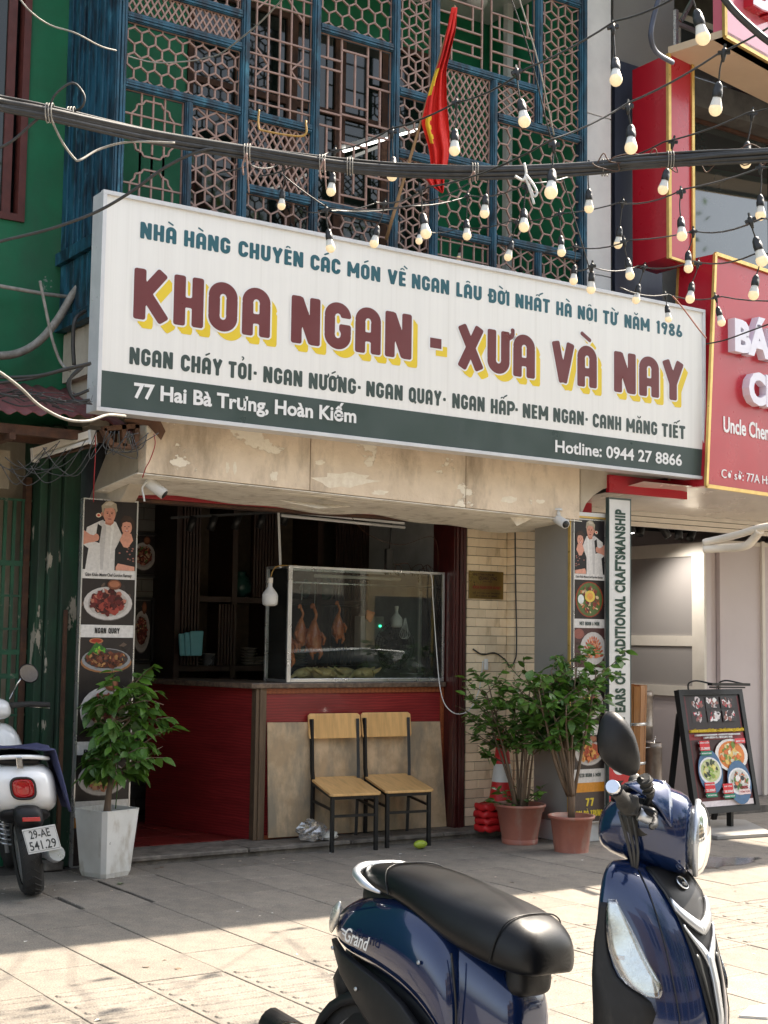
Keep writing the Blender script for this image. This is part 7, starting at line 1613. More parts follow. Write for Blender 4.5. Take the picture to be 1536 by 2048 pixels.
for sx in (1, -1):
    # black disc put in for the recess's dark, and wing of the cowl round the bar
    m = M(HX); m.lathe([(.052, 0), (.046, .012), (.0, .010)], (.0, sx*.098, 1.085), 20, (0, sx, 0)); m.build('bar_recess_dark', MT['black'], SCR)
    m = M(HX); m.loft([[(a, sx*b, z) for a, b, z in ((-.05, .07, 1.16), (.03, .07, 1.19), (.09, .06, 1.165))], [(a, sx*b, z) for a, b, z in ((-.045, .13, 1.17), (.03, .135, 1.165), (.09, .11, 1.11))], [(a, sx*b, z) for a, b, z in ((.05, .14, 1.12), (.07, .13, 1.10), (.10, .11, 1.05))]], closed=False, caps=(False, False)); o = m.build('cowl_wing', MT['bluepaint'], SCR, sub=2); o.modifiers.new('t', 'SOLIDIFY').thickness = .006
    m = M(HX); m.tube([(-.005, sx*.06, 1.09), (-.02, sx*.16, 1.115), (-.03, sx*.21, 1.128)], .018, 12); m.build('handlebar', MT['blackplas'], SCR)
    m = M(HX); m.tube([(-.022, sx*.17, 1.115), (-.03, sx*.205, 1.126), (-.031, sx*.212, 1.127), (-.034, sx*.24, 1.135), (-.047, sx*.33, 1.160), (-.048, sx*.338, 1.163)], [.026, .026, .0175, .0165, .0165, .021], 16); m.build('grip', MT['rubber'], SCR)
    m = M(HX); m.tube([(-.048, sx*.339, 1.163), (-.0515, sx*.362, 1.170)], [.019, .0165], 16); m.build('bar_end_cap', MT['chrome'], SCR)
    m = M(HX); m.tube(spline([(-.0, sx*.15, 1.11), (.035, sx*.17, 1.105), (.055, sx*.20, 1.09), (.06, sx*.26, 1.08), (.045, sx*.32, 1.08)], 4), [.012]*5+[.010]*5+[.009]*5+[.009, .009], 8); m.build('brake_lever', MT['blackplas'], SCR)
    m = M(HX); m.tube([(0, sx*.16, 1.10), (.03, sx*.15, 1.09), (.04, sx*.12, 1.08)], .018, 8); m.build('lever_clamp', MT['satin'], SCR)
    if sx < 0: continue
    m = M(HX); m.tube(spline([(.015, sx*.13, 1.12), (.03, sx*.15, 1.15), (.025, sx*.17, 1.175), (.0, sx*.20, 1.185)], 4), .008, 8); m.build('mirror_stem', MT['blackplas'], SCR)
    m = M(HX); m.tube([(.027, sx*.16, 1.145), (.02, sx*.175, 1.17), (.01, sx*.19, 1.19)], [.010, .014, .019], 10)
    for k in range(3): m.tube([(.024-.004*k, sx*(.168+.008*k), 1.155+.013*k), (.023-.004*k, sx*(.170+.008*k), 1.159+.013*k)], .017+.0015*k, 10)
    m.build('stem_boot', MT['rubber'], SCR)
    if sx < 0: continue
    # mirror shell: asymmetric leaf outline
    out_ = [(.060, -.098), (.066, -.060), (.052, -.005), (.028, .048), (-.012, .086), (-.042, .092), (-.064, .062), (-.072, .012), (-.066, -.035), (-.038, -.070), (.012, -.094)]
    def MR(u, v, d): return (-.045+.72*u+.6*d, sx*(.235-.54*u+.78*d), 1.276+v*.88)
    m = M(HX); m.loft([[MR(u*f, v*f, d) for u, v in out_] for f, d in ((.94, -.020), (1.0, -.014), (.99, 0), (.86, .018), (.58, .034), (.25, .042))]); m.build('mirror_shell', MT['blackplas'], SCR, sub=1)
    m = M(HX); m.poly([MR(u*.93, v*.93, -.0205) for u, v in out_][::-1]); m.build('mirror_glass', MT['chrome'], SCR)
m = M(HX); m.cbox((-.045, .165, 1.095), (.0, .200, 1.145), .006); m.build('switch_box', MT['black'], SCR, bev=.003)
m = M(HX); m.cbox((-.045, -.200, 1.095), (.0, -.165, 1.145), .006); m.build('switch_box', MT['black'], SCR, bev=.003)
m = M(HX); m.lathe([(.0, 0), (.030, .0), (.034, .006), (0, .012)], (-.02, 0, 1.168), 20, (-.4, 0, 1)); m.build('speedometer', MT['satin'], SCR)
m = M(SX)
for l_, w_, z_ in ((.16, .112, .585), (.34, .176, .50), (.56, .196, .43), (.60, .19, .62)): m.lathe([(0, 0), (.006, 0), (.006, .003), (0, .003)], (l_, w_, z_), 10, (0, 1, 0))
m.build('screw', MT['satin'], SCR)
m = M(HX)
for k in range(3): m.tube(spline([(-.02-.015*k, .13+.01*k, 1.10), (.0-.01*k, .13, 1.0), (-.01, .10, .93), (-.02, .06, .90)], 4), .0045, 6)
m.build('control_cables', MT['cable'], SCR)
m = M(HX); m.tube([(-.01, 0, .96), (-.0, 0, .90)], .03, 12); m.build('steering_stem', MT['blackplas'], SCR)

# ================================================================== white scooter seen from behind at the left edge
WB = P(62, 1806, 2, 0.0)
wd = Vector((.22, .975, 0)).normalized(); ws = Vector((wd.y, -wd.x, 0))      # forward, right
def WX(v): l, w, z = v; return Vector((WB.x+.095, WB.y+.24, 0))+wd*(l-.235)+ws*(w-.17*z)+Vector((0, 0, z))
W2 = thing('white_scooter', 'white scooter with red tail lamp and numbered plate parked at the far left', 'scooter', (WB.x, WB.y, 0))
MT['whitepaint'] = pm('white_scooter_paint', (.86, .87, .88), (.83, .84, .85), 3, .18, coat=.8, rvar=.04)
def wbody(stn, e=2.8, n=28):
    m = M(WX); m.loft([[(l, w0+hw*a, (zt+zb)/2+(zt-zb)/2*b) for a, b in sup(n, e)] for l, zt, zb, hw, w0 in stn]); return m
R_ = .235; m = M(WX); wl_, wz_ = .235, .24
m.loft([ringp(wl_, wz_, R_-.055, -.05), ringp(wl_, wz_, R_-.02, -.062), ringp(wl_, wz_, R_-.002, -.035), ringp(wl_, wz_, R_+.004, 0), ringp(wl_, wz_, R_-.002, .035), ringp(wl_, wz_, R_-.02, .062), ringp(wl_, wz_, R_-.055, .05)], caps=(False, False)); wh = m.build('rear_wheel', MT['rubber'], W2)
m = M(WX)
for k in range(30):
    a = 2*math.pi*k/30
    for s_ in (1, -1): m.bar((wl_+(R_+.003)*math.cos(a), s_*.004, wz_+(R_+.003)*math.sin(a)), (wl_+(R_-.006)*math.cos(a+.16), s_*.045, wz_+(R_-.006)*math.sin(a+.16)), .006, .006)
m.build('tread_groove', MT['black'], wh, kind='stuff')
m = M(WX); m.lathe([(0, -.05), (.17, -.045), (.18, 0), (.17, .045), (0, .05)], (wl_, 0, wz_), 24, (0, 1, 0)); m.build('rim', MT['satin'], wh)
wbody([(-.045, .71, .60, .11, 0), (-.02, .755, .545, .155, 0), (.03, .785, .505, .195, 0), (.12, .795, .48, .215, 0), (.3, .79, .46, .22, 0), (.5, .77, .45, .18, 0), (.62, .70, .42, .15, 0)], 3.4).build('tail_body', MT['whitepaint'], W2, sub=1)
m = M(WX); m.loft([[(-.055, .062*a, .655+.054*b+.02*0) for a, b in sup(20, 3.2)], [(-.04, .072*a, .655+.064*b) for a, b in sup(20, 3.2)], [(-.01, .076*a, .655+.068*b) for a, b in sup(20, 3.2)]]); m.build('tail_lamp', MT['redlens'], W2, sub=1)
m = M(WX); m.tube([(-.058+.001*0, .068*a, .655+.060*b) for a, b in sup(28, 3.2)], .007, 6, closed=True, caps=False); m.build('lamp_surround', MT['black'], W2)
m = M(WX); m.tube([(-.061, .040*a, .655+.045*b) for a, b in sup(20, 3.0)], .003, 6, closed=True, caps=False); m.build('lamp_inner_ring', MT['redlens'], W2)
wbody([(-.02, .54, .50, .12, 0), (.02, .53, .46, .15, 0), (.2, .52, .42, .14, 0), (.4, .46, .40, .1, 0)], 3).build('under_tail', MT['blackplas'], W2, sub=1)
wbody([(-.10, .52, .44, .055, .01), (-.06, .56, .42, .085, .01), (.0, .56, .44, .09, .01)], 3.).build('rear_mudguard', MT['blackplas'], W2, sub=1)
m = M(WX); m.cbox((-.118, -.035, .475), (-.105, .065, .497), .002); m.build('reflector', MT['redlens'], W2)
ro = Matrix.Rotation(rad(8), 3, 'X')
def PX(v):
    q = ro @ Vector((0, v[1], v[2])); return WX((-.135+v[0], .055+q.y, .375+q.z))
m = M(PX); m.cbox((-.004, -.095, -.07), (.0, .095, .07), .0015); m.build('number_plate', MT['white'], W2)
MT['plateink'] = pm('plate_dark_ink', (.03, .04, .045), None, 4, .4)
o0 = PX((0, 0, 0)); uu = (PX((0, 1, 0))-o0).normalized(); vv = (PX((0, 0, 1))-o0).normalized(); nb = -wd
m = M(); put_text(m, '29-AE', o0-uu*.060+vv*.012+nb*.004, uu, vv, .044, 0, .115, nrm=nb, bold=.01, depth=.002); put_text(m, '541.29', o0-uu*.075-vv*.055+nb*.004, uu, vv, .048, 0, .148, nrm=nb, bold=.01, depth=.002); m.build('plate_text', MT['plateink'], W2)
m = M()
for a, b in (((-.088, -.063), (.088, -.063)), ((-.088, .063), (.088, .063)), ((-.088, -.063), (-.088, .063)), ((.088, -.063), (.088, .063))): m.bar(o0+uu*a[0]+vv*a[1]+nb*.005, o0+uu*b[0]+vv*b[1]+nb*.005, .0022, .001)
m.build('plate_border', MT['plateink'], W2)
wbody([(.0, .82, .775, .12, 0), (.05, .845, .78, .15, 0), (.3, .86, .79, .16, 0), (.6, .83, .77, .13, 0), (.75, .80, .76, .08, 0)], 3).build('seat', MT['seatvinyl'], W2, sub=1)
m = M(WX); m.tube(spline([(.25, -.19, .80), (.05, -.175, .815), (-.02, -.08, .83), (-.02, .08, .83), (.05, .175, .815), (.25, .19, .80)], 5), .013, 8); m.build('grab_rail', MT['whitepaint'], W2)
m = M(WX); m.box((-.048, -.018, .765), (-.035, .018, .835)); m.build('rail_clamp', MT['chrome'], W2, bev=.004)
MT['blanket'] = pm('navy_quilted_cloth', (.035, .04, .11), (.025, .03, .08), 12, .8, .5, 60, dirt=(.12, .14, .22), dirts=18, dirtt=(.62, .7))
m = M(WX); vs = []; nu, nv = 14, 22
for i in range(nv+1):
    t = i/nv
    for j in range(nu+1):
        s_ = j/nu; l = -.02+.40*s_
        if t < .45: w = -.20+(.40)*t/.45; z = .868+.012*math.sin(9*t+3*s_)
        else: w = .20+.06*(t-.45)/.55+.01*math.sin(s_*9+t*4); z = .868-(.36)*(t-.45)/.55
        vs.append((l+.012*math.sin(t*14), w, z-.02*s_*0))
m.add(vs, [(i*(nu+1)+j, i*(nu+1)+j+1, (i+1)*(nu+1)+j+1, (i+1)*(nu+1)+j) for i in range(nv) for j in range(nu)], True); o = m.build('seat_cloth', MT['blanket'], None); o.modifiers.new('t', 'SOLIDIFY').thickness = .010; tag(o, 'navy quilted cloth draped over the seat of the white scooter', 'cloth')
m = M(WX); m.tube([(.235, .10, .24), (.18, .115, .26), (.0, .13, .27), (-.10, .135, .29)], [.03, .045, .052, .046], 14); m.build('exhaust', MT['satin'], W2)
m = M(WX)
for k in range(9): a_ = .30+k*.028; m.tube([(.18+.028*math.cos(q*math.pi/5), -.115+.028*math.sin(q*math.pi/5), a_+.0028*q) for q in range(11)], .006, 6)
m.tube([(.18, -.115, .26), (.18, -.115, .60)], .012, 8); m.build('shock_absorber', MT['satin'], W2)
body_l = wbody([(.9, .95, .3, .12, 0), (1.0, .98, .3, .17, 0), (1.06, .95, .35, .15, 0)], 3); body_l.build('leg_shield', MT['whitepaint'], W2, sub=1)
wbody([(.55, .36, .28, .13, 0), (1.0, .34, .27, .14, 0)], 4).build('floorboard', MT['blackplas'], W2)
wbody([(.86, 1.10, 1.0, .08, 0), (.95, 1.14, .98, .12, 0), (1.08, 1.10, 1.0, .08, 0)], 2.6).build('handlebar_cowl', MT['whitepaint'], W2, sub=1)
for sx in (1, -1):
    m = M(WX); m.tube([(.92, sx*.10, 1.08), (.87, sx*.22, 1.09), (.85, sx*.34, 1.085)], .018, 12); m.build('grip', MT['rubber'], W2)
    m = M(WX); m.tube([(.93, sx*.12, 1.09), (.97, sx*.22, 1.07), (.95, sx*.35, 1.06)], .007, 8); m.build('brake_lever', MT['chrome'], W2)
    m = M(WX); m.tube([(.92, sx*.10, 1.12), (.90, sx*.16, 1.22), (.88, sx*.20, 1.27)], .006, 8); m.build('mirror_stem', MT['chrome'], W2)
    m = M(WX); c_ = (.87, sx*.235, 1.285); m.lathe([(0, .03), (.04, .022), (.060, .004), (.062, -.004), (.056, -.006)], c_, 24, (1, 0, 0)); m.build('mirror_shell', MT['blackplas'], W2); m = M(WX); m.lathe([(0, -.005), (.057, -.005)], c_, 24, (1, 0, 0)); m.build('mirror_glass', MT['chrome'], W2)
m = M(WX); m.loft([ringp(1.28, .24, .18, -.05), ringp(1.28, .24, .235, -.03), ringp(1.28, .24, .24, 0), ringp(1.28, .24, .235, .03), ringp(1.28, .24, .18, .05)]); m.build('front_wheel', MT['rubber'], W2)
# ================================================================== festoon lights
def festoon_src():
    pass
bulb_parts = {}
def lamp(nx, ny, bx, by, w, label):
    """node on the strand (nx, ny), globe centre (bx, by), w: photographed globe width in px"""
    D = 150.0/w; c = PD(bx, by, D); n_ = PD(nx, ny, D); t = thing('festoon_bulb', label, 'light bulb', c, 'warm white bulbs hanging from the festoon strands')
    R_ = .0255
    if not bulb_parts:
        m = M(); m.lathe([(0, -R_), (R_*.35, -R_*.94), (R_*.68, -R_*.74), (R_*.93, -R_*.36), (R_, 0), (R_*.97, R_*.30), (R_*.90, R_*.5)], (0, 0, 0), 20); bulb_parts['globe'] = m.build('globe', MT['bulb'], t, local=True)
        m = M(); m.lathe([(R_*.905, R_*.5), (R_*.80, R_*.95), (R_*.66, R_*1.5), (R_*.62, R_*1.9), (0, R_*1.9)], (0, 0, 0), 20); bulb_parts['collar'] = m.build('collar', MT['bulbbase'], t, local=True)
        m = M(); m.lathe([(R_*.70, R_*1.75), (R_*.74, R_*1.9), (R_*.76, R_*2.7), (R_*.70, R_*2.75), (R_*.68, R_*3.3), (R_*.45, R_*3.8), (R_*.15, R_*4.1), (0, R_*4.1)], (0, 0, 0), 16); bulb_parts['socket'] = m.build('socket', MT['black'], t, local=True)
    else:
        for k, s_ in bulb_parts.items(): inst(s_, t, Matrix())
    top = c+Vector((0, 0, R_*4.0)); m = M()
    if (n_-top).z > 0: m.tube(spline([top, top+(n_-top)*.5+Vector((random.uniform(-.008, .008), 0, 0)), n_], 3), .0032, 6); m.build('cord', MT['cable'], t)
    t.rotation_euler = (random.uniform(-.22, .22), random.uniform(-.22, .22), 0)
    m = M(); m.tube([n_+Vector((0, 0, -.035)), n_+Vector((0, 0, -.012)), n_+Vector((0, 0, .012)), n_+Vector((0, 0, .018))], [.005, .010, .010, .004], 8); m.bar(n_-CR*.022+Vector((0, 0, -.003)), n_+CR*.022+Vector((0, 0, .003)), .014, .014); m.bar(n_+Vector((0, 0, .01)), n_+Vector((.002, 0, .032)), .006, .009); m.build('joint', MT['black'], t)
    t['_n'] = 0; del t['_n']
    return n_
random.seed(21)
ST_ = {
 1: ([(520, 352, 7.6), (600, 325, 7.2)], [(662, 302, 662, 383, 20, None), (781, 258, 784, 352, 22, None), (912, 205, 909, 301, 23, None), (1053, 137, 1049, 243, 26, None), (1230, 42, 1232, 160, 27, None), (1405, -40, 1406, 76, 31, None)], [(1500, -80, 4.6)]),
 2: ([(700, 420, 7.8)], [(753, 405, 748, 487, 19, None), (857, 374, 852, 467, 23, None), (1104, 279, 1102, 385, 28, None), (1256, 206, 1262, 296, 27, None), (1434, 109, 1431, 219, 28, None)], [(1620, 0, 5.0)]),
 3: ([(560, 345, 8.0), (660, 418, 8.0), (820, 412, 7.9)], [(939, 391, 934, 472, 18, None), (1055, 366, 1048, 454, 22, None), (1178, 335, 1178, 417, 20, None), (1327, 284, 1326, 379, 22, None), (1495, 226, 1491, 326, 23, None)], [(1640, 175, 6.0)]),
 4: ([(840, 462, 8.2)], [(921, 452, 919, 517, 13, None), (1017, 443, 1016, 514, 17, None), (1124, 427, 1123, 505, 18, None), (1236, 406, 1236, 489, 18, None), (1368, 378, 1364, 472, 22, None), (1521, 335, 1521, 431, 22, None)], [(1640, 312, 6.4)]),
 5: ([(1040, 498, 8.4)], [(1042, 498, 1042, 556, 13, None), (1147, 493, 1147, 562, 17, None), (1259, 480, 1260, 551, 19, None), (1388, 462, 1377, 537, 19, None), (1523, 437, 1524, 521, 26, None)], [(1640, 415, 6.2)]),
 6: ([(1150, 540, 8.3)], [(1182, 533, 1182, 579, 19, None), (1276, 532, 1272, 600, 17, None), (1387, 522, 1380, 598, 19, None), (1509, 508, 1507, 590, 22, None)], [(1640, 492, 6.6)]),
 7: ([(1240, 575, 8.3)], [(1336, 588, 1337, 638, 15, None), (1444, 593, 1443, 645, 17, None)], [(1640, 590, 7.4)]),
 8: ([(440, 345, 8.0), (500, 330, 7.9)], [(563, 325, 563, 412, 17, None), (588, 412, 586, 472, 14, None), (663, 420, 661, 496, 20, None), (842, 405, 838, 482, 15, None), (970, 345, 969, 427, 20, None)], [(1010, 330, 6.9)])}
rowname = {1: 'topmost strand', 2: 'second strand from the top', 3: 'third strand from the top', 4: 'fourth strand from the top', 5: 'fifth strand from the top', 6: 'sixth strand, just above the sign edge', 7: 'lowest strand by the red sign', 8: 'loose strand in front of the lattice'}
ordn = ['leftmost', 'second from the left', 'third from the left', 'fourth from the left', 'fifth from the left', 'sixth from the left']
for k, (pre, bl_s, post) in ST_.items():
    pts = [PD(*q) for q in pre]
    for i, (nx, ny, bx, by, w, _) in enumerate(bl_s): pts.append(lamp(nx, ny, bx, by, w, 'warm festoon bulb, %s on the %s' % (ordn[i], rowname[k])))
    pts += [PD(*q) for q in post]
    if k != 8: pts.append(pts[-1]+(pts[-1]-pts[-2]).normalized()*2.2)
    out = []
    for a, b in zip(pts, pts[1:]):
        for j in range(6): t = j/6; q = a.lerp(b, t); q.z -= .03*4*t*(1-t)*min(1, (b-a).length); out.append(q)
    out.append(pts[-1]); tag(M().tube(out, .0042, 6).build('festoon_strand', MT['cable']), 'black festoon cable, the '+rowname[k], 'cable', 'festoon strands across the upper right')
# ================================================================== telephone cable bundle and loose cables
main = [(-900, -60, 5.0), (-400, 90, 5.3), (-60, 190, 5.6), (0, 208, 5.7), (95, 224, 5.8), (300, 270, 6.1), (480, 303, 6.3), (600, 322, 6.4), (700, 333, 6.5), (830, 340, 6.6), (1000, 343, 6.6), (1180, 337, 6.6), (1260, 328, 6.5), (1340, 320, 6.5), (1440, 312, 6.4), (1536, 308, 6.3), (1640, 300, 6.2), (2100, 265, 5.9), (2700, 200, 5.5)]
CB = thing('cable_bundle', 'thick bundle of black cables sagging across the whole facade', 'cables', PD(700, 333, 6.5))
random.seed(2)
for k, (dx, dz, r_) in enumerate(((0, .014, .014), (.0, -.012, .012), (-.015, .0, .009), (.014, -.002, .009), (.004, -.026, .008), (-.006, .027, .006))):
    ph = random.uniform(0, 6); pts = [PD(*q)+Vector((dx, 0, dz))+Vector((0, 0, .006*math.sin(i*1.3+ph))) for i, q in enumerate(main)]; M().tube(spline(pts, 8), r_, 10).build('cable', MT['cable'], CB)
for px, py, D in ((100, 226, 5.8), (143, 233, 5.9), (495, 306, 6.3), (645, 327, 6.45), (700, 333, 6.5), (950, 343, 6.6), (1340, 320, 6.5), (1210, 335, 6.6)):
    c = PD(px, py, D); m = M()
    for j in range(3): 
        o_ = CR*(.012*(j-1)); m.tube([c+o_+CU*.040*math.cos(a*math.pi/6)+CF*.034*math.sin(a*math.pi/6) for a in range(12)], .0025, 5, closed=True, caps=False)
    m.build('tie_wire', MT['greycable'], CB)
m = M(); random.seed(31)
for k in range(16):
    a = random.uniform(1180, 1520); D = 6.5; i0 = PD(a, 326-(a-1180)*.045, D); m.tube(spline([i0, i0+CR*random.uniform(.02, .08)+CU*random.uniform(-.07, .06), i0+CR*random.uniform(.05, .15)+CU*random.uniform(-.05, .04), i0+CR*random.uniform(.1, .25)+CU*random.uniform(-.01, .03)], 5), .003, 5)
m.build('loose_wire', MT['rust'], CB, kind='stuff')
def cab(nm, pts, r, mt, label, cat='cable', n=7): return tag(M().tube(spline([PD(*q) for q in pts], 8), r, n).build(nm, MT[mt]), label, cat)
cab('hanging_cable', [(-40, 500, 6.2), (0, 483, 6.2), (100, 458, 6.2), (190, 425, 6.2), (260, 385, 6.2), (330, 335, 6.2), (400, 302, 6.2), (452, 296, 6.3)], .007, 'cable', 'black cable sagging from the left edge over the corner of the white sign')
cab('hanging_cable', [(-30, 305, 5.8), (20, 285, 5.8), (75, 238, 5.8), (95, 228, 5.8)], .006, 'cable', 'short black cable rising to the knot at the left of the bundle')
cab('hanging_cable', [(97, 225, 5.8), (110, 190, 5.8), (145, 166, 5.8), (168, 190, 5.8), (165, 212, 5.8), (150, 222, 5.85)], .005, 'cable', 'black cable loop standing up from the knot of the bundle')
cab('hanging_cable', [(103, 240, 5.8), (125, 285, 5.85), (148, 316, 5.9), (160, 320, 5.9), (200, 298, 6.0), (260, 284, 6.05), (350, 286, 6.1)], .005, 'greycable', 'grey cable looping below the bundle across the blue boards')
cab('pale_cable', [(30, -15, 7.2), (60, 22, 7.2), (100, 50, 7.3), (150, 66, 7.3), (200, 92, 7.4), (232, 101, 7.5)], .0045, 'greycable', 'pale cable at the top left, ending at the blue corner post')
cab('pale_cable', [(255, 112, 8.6), (310, 125, 8.7), (380, 122, 8.7), (410, 116, 8.6), (440, 108, 8.4), (480, 78, 8.0), (520, 45, 7.6), (575, -12, 7.2)], .0045, 'greycable', 'pale cable passing behind the lattice and up to the right')
cab('pale_cable', [(-20, 738, 6.5), (0, 745, 6.5), (40, 775, 6.6), (80, 812, 6.7), (130, 838, 6.8), (175, 842, 6.9), (215, 830, 7.1), (250, 832, 7.4)], .0075, 'greycable', 'thick pale yellowish cable drooping in front of the red canopy')
cab('thick_cable', [(1440, -15, 4.6), (1462, 15, 4.6), (1495, 48, 4.6), (1540, 85, 4.6), (1600, 120, 4.6)], .012, 'cable', 'thick black cable curving across the top right corner')
cab('thick_cable', [(1320, -10, 7.6), (1306, 40, 7.6), (1302, 75, 7.6), (1313, 105, 7.7), (1345, 125, 7.9)], .014, 'bluewall', 'bluish grey cable hanging beside the red column top')
cab('guy_wire', [(1020, -10, 7.8), (1060, 110, 7.9), (1100, 270, 8.1), (1150, 440, 8.3), (1182, 548, 8.4)], .004, 'cable', 'thin black guy wire slanting down in front of the lattice to the sign'); cab('guy_wire', [(1036, -10, 7.8), (1075, 120, 7.9), (1108, 270, 8.1)], .004, 'greycable', 'thin grey guy wire beside the black one before the lattice')
cab('orange_wire', [(1345, 592, 7.9), (1365, 615, 7.9), (1395, 655, 7.9), (1413, 677, 7.9)], .004, 'terracotta', 'orange wire trailing down over the right corner of the white sign'); cab('dark_wire', [(1412, 688, 7.8), (1450, 680, 7.7), (1500, 662, 7.4), (1560, 640, 7.0)], .004, 'cable', 'dark wire leading from the sign corner to the right')
cab('wall_hose', [(80, 562, 9.0), (92, 620, 9.0), (105, 680, 9.0), (122, 725, 9.0), (140, 742, 8.9)], .010, 'greycable', 'thin grey pipe bending down the green wall', 'pipe')
cab('thick_cable', [(170, 622, 8.9), (150, 640, 8.8), (146, 680, 8.8), (148, 730, 8.8)], .013, 'cable', 'black cable bending down from the blue boards beside the sign')
for k, pts in enumerate(([(-20, 768, 8.3), (60, 757, 8.3), (120, 742, 8.35), (180, 728, 8.4)], [(-20, 755, 8.3), (70, 752, 8.3), (130, 738, 8.35), (182, 726, 8.4)], [(170, 730, 8.5), (142, 755, 8.5), (145, 790, 8.5), (178, 780, 8.5)], [(165, 735, 8.5), (136, 765, 8.5), (150, 800, 8.5), (180, 800, 8.5)])): cab('black_cable', pts, .010, 'cable', ['upper black cable running along the green wall to the sign back', 'lower black cable running along the green wall to the sign back', 'black cable coil behind the sign corner, inner loop', 'black cable coil behind the sign corner, outer loop'][k])
random.seed(44); m = M()
for k in range(26):
    a = random.uniform(-20, 140); b = a+random.uniform(40, 110); y0 = random.uniform(780, 800)+a*.12; D = random.uniform(8.2, 8.6); m.tube(spline([PD(a, y0, D), PD((a+b)/2, y0+random.uniform(-8, 12), D-.05), PD(min(b, 185), y0+random.uniform(-6, 18), D)], 6), random.choice((.002, .003, .0045)), 5)
for k in range(8):
    a = random.uniform(185, 262); m.tube(spline([PD(a, 862, 8.0), PD(a+random.uniform(-25, 25), 890+random.uniform(0, 20), 8.0), PD(a+random.uniform(-10, 50), random.uniform(870, 930), 8.0), PD(a+random.uniform(20, 60), 866, 8.05)], 6), .0028, 5)
tag(m.build('cable_tangle', MT['cable']), 'tangle of thin cables lying on the red canopy and hanging from the bracket', 'cables', kind='stuff')
m = M(); random.seed(45)
for k in range(10): a = random.uniform(-20, 90); m.tube(spline([PD(a, random.uniform(890, 940), 8.3), PD(a+30, random.uniform(930, 985), 8.3), PD(a+70, random.uniform(920, 960), 8.3), PD(a+110, random.uniform(880, 900), 8.3)], 6), .0028, 5)
tag(m.build('cable_tangle', MT['cable']), 'dark cables sagging under the red canopy at the far left', 'cables', kind='stuff')
cab('red_wire', [(190, 868, 8.6), (191, 900, 8.65), (188, 960, 8.7), (187, 1004, 8.8)], .003, 'redtrim', 'thin red wire hanging from the batten to the left poster')
cab('hook_wire', [(308, 868, 8.2), (310, 890, 8.2), (300, 920, 8.2), (292, 935, 8.22), (285, 955, 8.25)], .003, 'redtrim', 'thin red wire with a hook hanging at the left end of the canopy')
cab('yellow_strap', [(518, 220, 8.3), (517, 252, 8.28), (530, 262, 8.28), (605, 272, 8.3), (612, 246, 8.32), (612, 242, 8.35)], .006, 'yellowcable', 'yellow strap tied along a blue rail of the lattice', 'strap')
m = M(); c = PD(1052, 340, 6.55)
for pts in ([(1048, 326), (1052, 345), (1046, 360), (1030, 352)], [(1052, 350), (1066, 368), (1074, 385), (1068, 392), (1058, 370)], [(1050, 352), (1060, 380), (1068, 408)]): m.tube(spline([PD(a, b, 6.5) for a, b in pts], 5), .006, 5)
tag(m.build('ribbon', MT['white']), 'white ribbon tied round the cable bundle above the sign', 'ribbon')
for k, (px, D) in enumerate(((493, 6.3), (648, 6.45), (948, 6.6))):
    m = M(); m.tube(spline([PD(px, 306+(px-493)*.08, D-.05), PD(px-8, 330+(px-493)*.06, D-.05), PD(px-6, 350+(px-493)*.05, D-.05)], 4), .004, 5); m.tube(spline([PD(px, 306+(px-493)*.08, D-.05), PD(px+2, 340+(px-493)*.04, D-.05), PD(px+5, 385-(px-493)*.04, D-.05)], 4), .004, 5); tag(m.build('string_tie', MT['lattice']), ['pinkish string tied on the cable bundle before the second blue post', 'pinkish string tied on the cable bundle before the middle window', 'pinkish string tied on the cable bundle right of the flag'][k], 'string')
# ================================================================== street display, barrel, stoves, spotlights on the right
E_ = thing('menu_display', 'tilted black framed street menu screen with noodle dishes on a flat base', 'display', (8.98, 8.3, 0))
xa, xb = 8.60, 9.36; yb, yt = 8.21, 8.40; zb0, zt0 = .155, 1.150
U = Vector((xb-xa, 0, 0)); V = Vector((0, yt-yb, zt0-zb0)); O2 = Vector((xa, yb, zb0)); nE = Vector((0, -V.z, V.y)).normalized()
if nE.y > 0: nE = -nE
m = M(); bkv = -nE*.045; m.hexa([O2, O2+U, O2+U+bkv, O2+bkv, O2+V, O2+U+V, O2+U+V+bkv, O2+V+bkv]); m.build('screen_body', MT['blackmetal'], E_, bev=.004)
m = M(); w = .045; un = U.normalized(); vn = V.normalized()
for a, b in ((O2+vn*w/2, O2+U+vn*w/2), (O2+V-vn*w/2, O2+U+V-vn*w/2)): m.bar(a+nE*.006, b+nE*.006, .014, w, vn)
for a, b in ((O2+un*w/2+vn*w, O2+V+un*w/2-vn*w), (O2+U-un*w/2+vn*w, O2+U+V-un*w/2-vn*w)): m.bar(a+nE*.006, b+nE*.006, w, .014, nE)
m.build('bezel', MT['blackmetal'], E_)
o2 = O2+un*(w+.01)+vn*(w+.01); A = Art(o2, un*(U.length-2*w-.02), vn*(V.length-2*w-.02), nE)
A.rect(0, 0, 1, 1, S(90, 16, 26), 0); A.rect(.03, .70, .97, 1, S(34, 14, 16)); A.rect(0, .60, 1, .655, S(140, 20, 34)); A.rect(0, .0, 1, .05, S(236, 226, 230)); A.rect(.03, .08, .97, .60, S(56, 18, 20))
rr = random.Random(9)
for i in range(3):
    for j in range(2):
        u0 = .10+i*.275; v0 = .885-j*.125; A.rect(u0, v0-.0, u0+.25, v0+.108, S(40, 34, 36)); A.blobs(u0+.125, v0+.054, .09, .04, [S(236, 224, 226), S(200, 60, 80), S(60, 40, 44), S(240, 236, 236), S(150, 100, 90)], 26, .036, rr)
